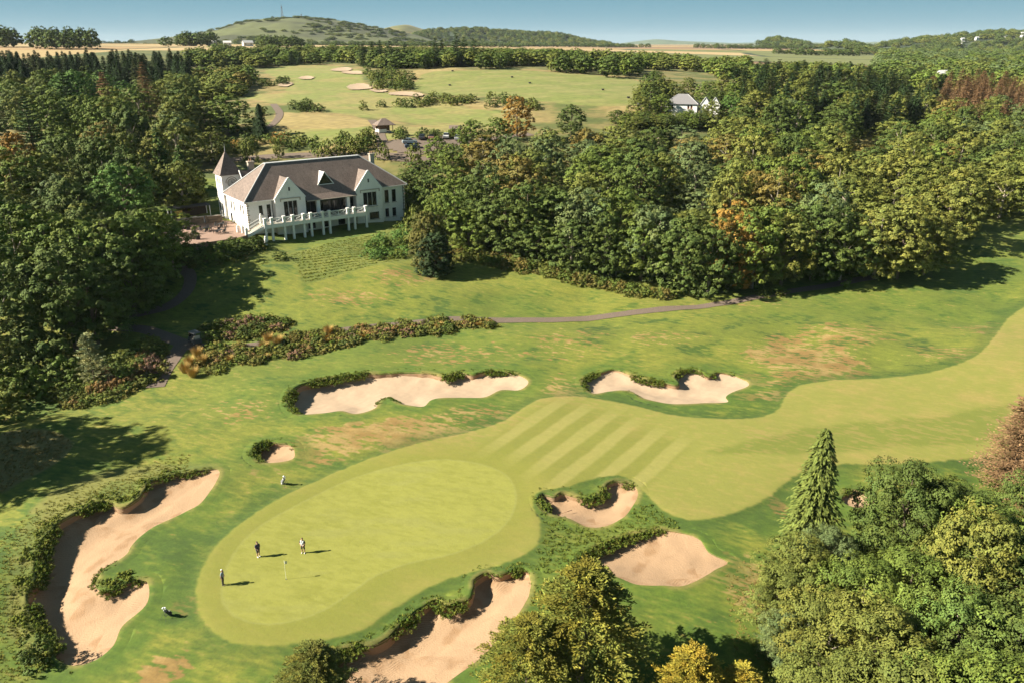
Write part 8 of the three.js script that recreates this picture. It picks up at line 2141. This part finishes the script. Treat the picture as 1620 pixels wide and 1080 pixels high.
function golfer(c) {
  const { shirt, sleeve, legs, shoe, skin, lean = 0, spread = 0.10, bulk = 1, arm = 'down', long = false } = c, b = [], hp = 0.92, sh = 1.45, fz = lean;
  b.push([[0, hp + 0.03, 0], [0, 1.18, fz * 0.5], 0.145 * bulk, 0.15 * bulk, shirt], [[-0.08, 1.2, fz * 0.5], [-0.10, 1.38, fz], 0.115 * bulk, 0.10 * bulk, shirt], [[0.08, 1.2, fz * 0.5], [0.10, 1.38, fz], 0.115 * bulk, 0.10 * bulk, shirt], [[-0.16, sh - 0.02, fz], [0.16, sh - 0.02, fz], 0.065, 0.065, shirt], [[0, sh, fz], [0, 1.57, fz + 0.02], 0.055, 0.05, skin], [[0, 1.64, fz + 0.03], [0, 1.70, fz + 0.02], 0.088, 0.098, skin], [[0, 1.60, fz + 0.05], [0, 1.62, fz + 0.05], 0.06, 0.065, skin], [[-0.08, hp, 0], [0.08, hp, 0], 0.14 * bulk, 0.14 * bulk, legs]);
  const hands = [];
  for (const s of [-1, 1]) {
    const kx = s * spread * 1.0, kn = [kx, 0.50, 0.03], an = [s * spread * 1.05, 0.09, -0.01];
    b.push([[s * 0.09, hp - 0.02, 0], [kn[0], 0.58, 0.025], 0.10, 0.078, legs], [[kn[0], 0.56, 0.028], kn, 0.066, 0.06, long ? legs : skin], [kn, [an[0], 0.3, 0.0], 0.056, 0.058, long ? legs : skin], [[an[0], 0.3, 0.0], an, 0.055, 0.038, long ? legs : skin], [[an[0], 0.05, -0.04], [an[0] + s * 0.02, 0.035, 0.15], 0.048, 0.038, shoe]);
    const S = [s * 0.20, sh - 0.03, fz], E = arm === 'front' ? [s * 0.27, 1.17, fz + 0.02] : [s * 0.27, 1.17, fz - 0.04], Hd = arm === 'front' ? [s * 0.10, 0.98, fz + 0.20] : [s * 0.28, 0.92, fz + 0.03];
    const M = [mix(S[0], E[0], 0.6), mix(S[1], E[1], 0.6), mix(S[2], E[2], 0.6)];
    b.push([S, M, 0.062, 0.055, sleeve], [M, E, 0.045, 0.042, skin], [E, Hd, 0.042, 0.03, skin], [Hd, [Hd[0], Hd[1] - 0.04, Hd[2] + 0.01], 0.034, 0.03, skin]);
    hands.push([Hd[0], Hd[1] - 0.05, Hd[2] + 0.01]);
  }
  return person(b, { skin, head: [0, 1.69, fz + 0.02], hair: c.hair, cap: c.cap, hands });
}
const SKIN = [0.48, 0.27, 0.18];
const people = [
  ['p1', { shirt: [0.20, 0.24, 0.30], sleeve: [0.20, 0.24, 0.30], legs: [0.05, 0.045, 0.05], shoe: [0.06, 0.05, 0.04], skin: SKIN, hair: [0.6, 0.58, 0.54], lean: 0.05, long: true, spread: 0.08 }, 1.5, 'person in pale blue shirt and dark trousers standing at the edge of the putting surface'],
  ['p2', { shirt: [0.05, 0.04, 0.075], sleeve: [0.05, 0.04, 0.075], legs: [0.07, 0.065, 0.07], shoe: [0.75, 0.74, 0.7], skin: SKIN, hair: [0.07, 0.045, 0.03], arm: 'front' }, 0.9, 'person in dark purple top and dark shorts with white shoes watching the flagstick'],
  ['p3', { shirt: [0.42, 0.43, 0.44], sleeve: [0.03, 0.03, 0.03], legs: [0.03, 0.03, 0.032], shoe: [0.78, 0.77, 0.74], skin: SKIN, hair: [0.10, 0.06, 0.035], arm: 'front', bulk: 1.12, spread: 0.13 }, -0.1, 'person in light grey vest with dark sleeves, dark shorts and white shoes'],
];
const walkers = [];
for (const [k, c, turn, label] of people) { const g = golfer(c), m = MARK[k]; g.position.set(m[0], ground(m[0], m[2]), m[2]); g.rotation.y = turn; put(g, 'person', label, 'person'); walkers.push(g); }
{ // three players on the practice tee
  const tee = [[46, -299], [49.5, -300.5], [52.5, -299.5]]; tee.forEach(([x, z], i) => { const g = walkers[i].clone(); g.userData = {}; g.position.set(x, land(x, z), z); g.rotation.y = 2.8 + i; put(g, 'person', ['person in pale blue shirt on the practice tee by the white house', 'person in dark top on the practice tee by the white house', 'person in light grey vest on the practice tee by the white house'][i], 'person'); });
}
// ---------- flagstick with cup
{ const g = new THREE.Group(), m = MARK.flag; g.position.set(m[0], ground(m[0], m[2]), m[2]); const wht = std(0.8, 0.78, 0.62, 0.5); part(g, 'stick', cyl(0.018, 0.012, 2.2, 0, -0.05, 0, 8), wht); part(g, 'cup', new THREE.CylinderGeometry(0.07, 0.07, 0.012, 16).translate(0, 0.008, 0), std(0.02, 0.02, 0.02)); const fl = new THREE.PlaneGeometry(0.42, 0.32, 10, 4), p = fl.attributes.position; for (let i = 0; i < p.count; i++) { const x = p.getX(i) + 0.22; p.setXYZ(i, x * 0.55, p.getY(i) + 1.95 - x * 0.35, Math.sin(x * 14) * 0.05 - x * 0.25); } fl.computeVertexNormals(); part(g, 'flag', fl, std(0.72, 0.70, 0.55, 0.8)); put(g, 'flagstick', 'pale flagstick with small limp flag on the putting green', 'flag'); }
// ---------- golf bags
function golfBag(cols) {
  const g = new THREE.Group(), b = new THREE.Group(); b.rotation.x = -0.5; b.name = 'bag'; 
  const body = part(g, 'bag_body', new THREE.LatheGeometry([[0.001, 0], [0.125, 0], [0.13, 0.05], [0.12, 0.45], [0.135, 0.8], [0.14, 0.86], [0.12, 0.87]].map((q) => new THREE.Vector2(...q)), 14).rotateX(-0.5), cols[0]);
  part(body, 'pocket', bx(0.2, 0.34, 0.12, 0, 0.32, 0.14).rotateX(-0.5), cols[1]); part(body, 'pocket', bx(0.1, 0.4, 0.16, 0.12, 0.5, 0).rotateX(-0.5), cols[1]); part(body, 'strap', new THREE.TorusGeometry(0.2, 0.022, 5, 12, 3.14).rotateZ(-1.57).rotateY(1.57).translate(0, 0.55, -0.12).rotateX(-0.5), cols[2]);
  for (const s of [-1, 1]) part(g, 'leg', rod([s * 0.08, 0.72, -0.44], [s * 0.32, 0.0, -0.82], 0.012, 0.012, 5), cols[2]);
  const r = rnd(4); for (let k = 0; k < 8; k++) { const a = k * 0.8, x = Math.cos(a) * 0.08, z = Math.sin(a) * 0.08, h = 1.05 + 0.14 * r(); const c = part(g, 'club_shaft', rod([x, 0.8, z], [x * 1.3, h, z * 1.3], 0.008, 0.008, 5).rotateX(-0.5), cols[3]); part(c, 'club_head', k < 3 ? new THREE.SphereGeometry(0.06, 8, 6).scale(1, 0.8, 1.3).translate(x * 1.3, h + 0.03, z * 1.3 + 0.03).rotateX(-0.5) : bx(0.02, 0.06, 0.09, x * 1.3, h, z * 1.3 + 0.03).rotateX(-0.5), k < 3 ? cols[4] : cols[3]); }
  return g;
}
{ const chrome = std(0.5, 0.5, 0.5, 0.3), blk = std(0.02, 0.02, 0.025, 0.6), a = golfBag([std(0.42, 0.42, 0.43, 0.7), std(0.2, 0.2, 0.21, 0.7), blk, chrome, std(0.7, 0.7, 0.7, 0.5)]), m = MARK.bag1; a.position.set(m[0], ground(m[0], m[2]), m[2]); a.rotation.y = 0.9 + Math.PI; a.scale.setScalar(1.15); put(a, 'golf_bag', 'grey stand bag of clubs on the rough below the pot bunker', 'golf bag'); const b = golfBag([std(0.03, 0.035, 0.045, 0.6), std(0.02, 0.02, 0.025, 0.6), blk, chrome, std(0.75, 0.75, 0.75, 0.5)]), n = MARK.bag2; b.position.set(n[0], ground(n[0], n[2]) + 0.02, n[2]); b.rotation.set(0.0, 1.9 + Math.PI * 0.25, 0); b.scale.setScalar(1.1); put(b, 'golf_bag', 'dark stand bag of clubs leaning between the curved bunker and the green', 'golf bag'); }
// ---------- rake in the deep bunker, sprinkler marks
{ const x = 5.6, z = -74.2, g = new THREE.Group(); g.position.set(x, ground(x, z) - 0.62, z); part(g, 'handle', rod([-0.8, 0.05, 0.5], [0.7, 0.09, -0.4], 0.016, 0.016, 5), std(0.25, 0.12, 0.06)); part(g, 'rake_head', bx(0.6, 0.05, 0.05, 0.75, 0.07, -0.42, 0.5), std(0.08, 0.03, 0.02)); put(g, 'bunker_rake', 'wooden rake lying in the deep bunker by the green', 'rake'); }
// ---------- golf buggy in the shade by the beds
{ const g = new THREE.Group(), m = MARK.cart; g.position.set(m[0] + 0.6, ground(m[0] + 0.6, m[2]) + 0.06, m[2]); g.rotation.y = 2.4; const body = std(0.05, 0.055, 0.06, 0.35), blk = std(0.02, 0.02, 0.02, 0.7), seat = std(0.45, 0.4, 0.32, 0.8);
  const s = new THREE.Shape([[-1.2, 0.3], [1.15, 0.3], [1.2, 0.65], [0.9, 0.95], [0.45, 0.95], [0.4, 0.5], [-0.1, 0.5], [-0.15, 0.72], [-1.2, 0.8]].map((p) => new THREE.Vector2(...p))); const bg = new THREE.ExtrudeGeometry(s, { depth: 1.1, bevelEnabled: true, bevelSize: 0.04, bevelThickness: 0.04, bevelSegments: 2 }); bg.translate(0, 0, -0.55); const b = part(g, 'body', bg, body);
  part(g, 'roof', bx(1.9, 0.08, 1.25, -0.15, 1.85, 0), std(0.10, 0.10, 0.10, 0.4)); for (const x of [-1.0, 0.72]) for (const z of [-0.55, 0.55]) part(g, 'roof_post', bx(0.05, 1.1, 0.05, x, 1.32, z), blk);
  part(g, 'seat', bx(0.5, 0.14, 1.05, -0.4, 0.82, 0), seat); part(g, 'backrest', bx(0.1, 0.45, 1.05, -0.68, 1.1, 0), seat); part(g, 'steering_wheel', new THREE.TorusGeometry(0.17, 0.02, 5, 12).rotateY(1.2).translate(0.35, 1.08, 0.28), blk); part(b, 'windscreen', bx(0.02, 0.75, 1.05, 0.78, 1.38, 0), glass);
  for (const x of [-0.8, 0.8]) for (const z of [-0.52, 0.52]) { const w = part(g, 'wheel', new THREE.CylinderGeometry(0.23, 0.23, 0.2, 14).rotateX(Math.PI / 2).translate(x, 0.23, z), blk); part(w, 'rim', new THREE.CylinderGeometry(0.12, 0.12, 0.21, 10).rotateX(Math.PI / 2).translate(x, 0.23, z), lead); }
  put(g, 'golf_buggy', 'dark golf buggy parked in the shade beside the planted bed', 'golf buggy'); }
// ---------- cars
function car(paint) {
  const g = new THREE.Group(), blk = std(0.02, 0.02, 0.02, 0.7), mk = (pts, w, bev) => { const q = new THREE.ExtrudeGeometry(new THREE.Shape(pts.map((p) => new THREE.Vector2(...p))), { depth: w, bevelEnabled: true, bevelSize: bev, bevelThickness: bev, bevelSegments: 2 }); q.translate(0, 0, -w / 2); return q; };
  const body = part(g, 'body', mk([[-2.1, 0.32], [-1.75, 0.25], [1.8, 0.25], [2.12, 0.35], [2.1, 0.68], [1.9, 0.82], [1.0, 0.95], [-1.3, 1.0], [-2.05, 0.95], [-2.15, 0.7]], 1.6, 0.08), paint);
  const cab = part(body, 'cabin', mk([[-1.75, 0.98], [1.05, 0.95], [0.35, 1.42], [-0.2, 1.5], [-1.0, 1.48], [-1.55, 1.3]], 1.36, 0.05), glass);
  part(body, 'roof_panel', bx(1.35, 0.05, 1.3, -0.35, 1.53, 0), paint); part(body, 'pillar', merge([bx(0.07, 0.5, 1.5, -0.35, 1.25, 0)]), paint);
  for (const x of [-1.3, 1.3]) for (const z of [-0.78, 0.78]) { const w = part(g, 'wheel', new THREE.CylinderGeometry(0.32, 0.32, 0.22, 16).rotateX(Math.PI / 2).translate(x, 0.32, z), blk); part(w, 'rim', new THREE.CylinderGeometry(0.2, 0.2, 0.23, 12).rotateX(Math.PI / 2).translate(x, 0.32, z), lead); }
  for (const z of [-0.6, 0.6]) { part(g, 'headlight', bx(0.08, 0.14, 0.32, 2.14, 0.66, z), std(0.7, 0.7, 0.7, 0.2)); part(g, 'tail_light', bx(0.08, 0.16, 0.26, -2.18, 0.74, z), std(0.35, 0.02, 0.02, 0.3)); }
  return g;
}
const paint = (r, g, b) => new THREE.MeshPhysicalMaterial({ color: lin(r, g, b), roughness: 0.35, clearcoat: 1, clearcoatRoughness: 0.08 });
[['car1', [0.05, 0.08, 0.12], 0.25, 'dark blue car parked nearest the driveway lawn'], ['car2', [0.38, 0.44, 0.48], 0.25, 'silver blue car parked beside the dark blue car'], ['car3', [0.03, 0.035, 0.04], 1.6, 'black car parked against the car park hedge'], ['car4', [0.20, 0.10, 0.07], 1.5, 'reddish brown car parked between black and white cars'], ['car5', [0.70, 0.70, 0.69], 1.6, 'white car parked by the car park hedge under trees'], ['car6', [0.28, 0.29, 0.30], 1.5, 'grey car at the end of the car park row']].forEach(([k, c, turn, label]) => { const m = MARK[k], g = car(paint(...c)); g.position.set(m[0], land(m[0], m[2]) + 0.15, m[2]); g.rotation.y = turn; put(g, 'parked_car', label, 'car'); });
// ---------- pavilion with its hipped roof on posts
{ const g = new THREE.Group(), m = MARK.gaz; g.position.set(m[0], land(m[0], m[2]), m[2]); g.rotation.y = 0.45; part(g, 'floor', bx(5, 0.3, 4.2, 0, 0.05, 0), stone); for (const x of [-2.2, 0, 2.2]) for (const z of [-1.8, 1.8]) part(g, 'post', bx(0.18, 2.3, 0.18, x, 1.25, z), timber); const rr = part(g, 'roof', poly([[[-3, 2.3, 2.6], [3, 2.3, 2.6], [0.6, 4.2, 0], [-0.6, 4.2, 0]], [[3, 2.3, 2.6], [3, 2.3, -2.6], [0.6, 4.2, 0]], [[3, 2.3, -2.6], [-3, 2.3, -2.6], [-0.6, 4.2, 0], [0.6, 4.2, 0]], [[-3, 2.3, -2.6], [-3, 2.3, 2.6], [-0.6, 4.2, 0]], [[-3, 2.28, 2.6], [-3, 2.28, -2.6], [3, 2.28, -2.6], [3, 2.28, 2.6]]]), slate); part(rr, 'fascia', merge([bx(6.1, 0.16, 0.08, 0, 2.26, 2.6), bx(0.08, 0.16, 5.2, -3, 2.26, 0), bx(0.08, 0.16, 5.2, 3, 2.26, 0)]), timber); part(g, 'low_wall', bx(2.4, 0.9, 0.16, -1.1, 0.65, 1.95), white); part(g, 'low_wall', bx(0.16, 0.9, 3.4, -2.35, 0.65, 0), white); part(g, 'back_panel', bx(4.4, 1.9, 0.08, 0, 1.2, -1.75), timber); put(g, 'pavilion', 'small open pavilion with hipped slate roof beside the car park', 'pavilion'); }
{ const g = new THREE.Group(), p = [-17.5, -252]; g.position.set(p[0], land(...p), p[1]); part(g, 'wall', bx(3.4, 2.1, 2.6, 0, 1.05, 0), timber); part(g, 'roof', poly([[[-2, 2.05, 1.6], [2, 2.05, 1.6], [2, 2.9, 0], [-2, 2.9, 0]], [[2, 2.05, -1.6], [-2, 2.05, -1.6], [-2, 2.9, 0], [2, 2.9, 0]], [[2, 2.05, 1.6], [2, 2.05, -1.6], [2, 2.9, 0]], [[-2, 2.05, -1.6], [-2, 2.05, 1.6], [-2, 2.9, 0]]]), slate); part(g, 'door', bx(0.9, 1.8, 0.06, 0.4, 0.95, 1.32), dkframe); put(g, 'starter_hut', 'dark little hut with pitched roof at the far side of the car park', 'hut'); }
// ---------- white house above the wood
{ const g = new THREE.Group(), m = MARK.house; g.position.set(m[0] - 0.5, land(m[0], m[2]) + 0.3, m[2]); g.rotation.y = -0.3; g.scale.setScalar(0.74); const wn = [[-6.0, -5.0, 3.0, 4.7], [-4.6, -3.6, 3.0, 4.7], [3.0, 4.0, 3.0, 4.7], [4.4, 5.4, 3.0, 4.7], [-5.4, -4.2, 0.2, 1.7], [3.4, 4.6, 0.2, 1.7]]; part(g, 'wall', wallGeo([[-7.5, -2.5], [7.5, -2.5], [7.5, 5.3], [-7.5, 5.3]], wn, 0.35).translate(0, 0, 4), white); part(g, 'wall', merge([bx(0.35, 7.8, 7.6, -7.32, 1.4, -0.15), bx(0.35, 7.8, 7.6, 7.32, 1.4, -0.15), bx(15, 7.8, 0.35, 0, 1.4, -4)]), white); for (const w of wn) windowPart(g, w, 2, (q) => q.translate(0, 0, 4), true, std(0.35, 0.12, 0.06)); const grey = std(0.17, 0.16, 0.165, 0.8); const rf = part(g, 'roof', poly([[[-8, 5.2, 4.6], [8, 5.2, 4.6], [2.6, 9.4, 0], [-2.2, 9.4, 0]], [[8, 5.2, 4.6], [8, 5.2, -4.6], [2.6, 9.4, 0]], [[8, 5.2, -4.6], [-8, 5.2, -4.6], [-2.2, 9.4, 0], [2.6, 9.4, 0]], [[-8, 5.2, -4.6], [-8, 5.2, 4.6], [-2.2, 9.4, 0]]]), grey); for (const [a, b] of [[[-8, 5.25, 4.6], [-2.2, 9.45, 0]], [[8, 5.25, 4.6], [2.6, 9.45, 0]], [[-2.2, 9.45, 0], [2.6, 9.45, 0]]]) part(rf, 'hip_capping', rod(a, b, 0.11, 0.11, 5), lead);
  [[11, 'gable wing'], [15.5, 'far gable wing']].forEach(([x, lb]) => { const w = part(g, 'gable', poly([[[x - 2.2, -2, 1.5], [x + 2.2, -2, 1.5], [x + 2.2, 5, 1.5], [x, 8.2, 1.5], [x - 2.2, 5, 1.5]], [[x + 2.2, -2, 1.5], [x + 2.2, -2, -5], [x + 2.2, 5, -5], [x + 2.2, 5, 1.5]], [[x - 2.2, -2, -5], [x - 2.2, -2, 1.5], [x - 2.2, 5, 1.5], [x - 2.2, 5, -5]]]), white, lb); part(w, 'gable_roof', poly([[[x - 2.5, 4.7, 1.7], [x, 8.3, 1.7], [x, 8.3, -5], [x - 2.5, 4.7, -5]], [[x, 8.3, 1.7], [x + 2.5, 4.7, 1.7], [x + 2.5, 4.7, -5], [x, 8.3, -5]]]), grey); part(w, 'coping', merge([rod([x - 2.5, 4.7, 1.65], [x, 8.4, 1.65], 0.15, 0.15, 4), rod([x + 2.5, 4.7, 1.65], [x, 8.4, 1.65], 0.15, 0.15, 4)]), lead); });
  put(g, 'white_house', 'white house with grey hipped roof and two rear gables above the wood', 'house'); }
// ---------- roof among the larches, farm, cottages, masts
function barn(name, label, cat, x, z, y, w, d, h, wallM, roofM, turn, group) { const g = new THREE.Group(); g.position.set(x, y, z); g.rotation.y = turn; part(g, 'wall', bx(w, h + 1, d, 0, h / 2 - 0.5, 0), wallM); part(g, 'roof', poly([[[-w / 2 - 0.4, h, d / 2 + 0.4], [w / 2 + 0.4, h, d / 2 + 0.4], [w / 2 + 0.4, h + d * 0.42, 0], [-w / 2 - 0.4, h + d * 0.42, 0]], [[w / 2 + 0.4, h, -d / 2 - 0.4], [-w / 2 - 0.4, h, -d / 2 - 0.4], [-w / 2 - 0.4, h + d * 0.42, 0], [w / 2 + 0.4, h + d * 0.42, 0]], [[w / 2, h, d / 2], [w / 2, h, -d / 2], [w / 2, h + d * 0.42, 0]], [[-w / 2, h, -d / 2], [-w / 2, h, d / 2], [-w / 2, h + d * 0.42, 0]]]), roofM); for (const s of [-0.28, 0.28]) part(g, 'window', bx(w * 0.12, h * 0.35, 0.1, s * w, h * 0.5, d / 2 + 0.04), glass); put(g, name, label, cat, group); }
const pale = std(0.62, 0.60, 0.56, 0.9), tin = std(0.45, 0.44, 0.43, 0.7);
barn('cottage', 'white cottage roof showing beside the brown larches', 'cottage', 233, -450, land(233, -450) + 3, 6, 4.5, 4, pale, pale, 0.4);
[[-362, -945, 14, 6], [-338, -950, 9, 5], [-318, -940, 8, 5], [-300, -955, 11, 6]].forEach(([x, z, w, d], i) => barn('farm_building', ['long pale farm shed on the skyline fields', 'white farmhouse beside the long farm shed', 'small pale farm building among skyline trees', 'grey roofed barn at the end of the farm'][i], 'barn', x, z, land(x, z) + 0.5, w, d, 3, pale, i === 3 ? tin : pale, 0.2 * i));
{ const r = rnd(88), h = HILLF[4]; for (let k = 0; k < 9; k++) { const x = mix(h.x0 + 120, h.x1 - 160, (k + r() * 0.6) / 9), z = -h.d + h.w * (0.15 + 0.5 * r()); barn('cottage', 'white cottage scattered on the wooded hill', 'cottage', x, z, h.y(x, z) + 4, 7, 5, 4.5, pale, tin, r(), 'cottages on the wooded hill'); } }
{ const h = HILLF[0]; const mast = (x, H, w, label) => { const z = -h.d + 20, g = new THREE.Group(), y = h.y(x, z); g.position.set(x, y - 2, z); const m = std(0.12, 0.12, 0.13, 0.7), q = w / 2; for (const sx of [-1, 1]) for (const sz of [-1, 1]) part(g, 'leg', rod([sx * q, 0, sz * q], [sx * q * 0.35, H, sz * q * 0.35], 0.35, 0.2, 4), m); const n = 7; for (let k = 0; k < n; k++) { const a = k / n, b = (k + 1) / n, wa = q * (1 - 0.65 * a), wb = q * (1 - 0.65 * b); part(g, 'brace', merge([rod([-wa, H * a, wa], [wb, H * b, wb], 0.16, 0.16, 4), rod([wa, H * a, -wa], [-wb, H * b, -wb], 0.16, 0.16, 4)]), m); } part(g, 'antenna', merge([rod([0, H, 0], [0, H * 1.2, 0], 0.25, 0.1, 5), new THREE.SphereGeometry(1.3, 8, 6).scale(1, 1, 0.4).translate(0, H * 0.85, 1)]), m); put(g, 'radio_mast', label, 'mast'); }; mast((450 - 810) / 1247 * h.d / (0.9354 + 0.41 * 0.3535), 30, 5, 'tall lattice radio mast on the summit of the green hill'); mast((480 - 810) / 1247 * h.d / (0.9354 + 0.41 * 0.3535), 9, 2.5, 'short lattice mast on the shoulder of the green hill'); }
// ---------- target baskets on the practice range
{ const r = rnd(31); [[-30, -420], [0, -395], [8, -372], [38, -345], [49, -330], [72, -338], [45, -318], [-28, -372], [90, -322]].forEach(([x, z]) => { const g = new THREE.Group(); g.position.set(x, land(x, z), z); g.scale.setScalar(0.6); part(g, 'basket', new THREE.CylinderGeometry(1.1, 0.8, 0.9, 12, 1, true).translate(0, 0.5, 0), std(0.03, 0.03, 0.03, 0.8)); part(g, 'rim', new THREE.TorusGeometry(1.1, 0.06, 5, 16).rotateX(Math.PI / 2).translate(0, 0.95, 0), dkframe); put(g, 'range_target', 'dark net target basket on the practice range', 'target', 'targets on the practice range'); }); }
renderer.render(scene, camera);
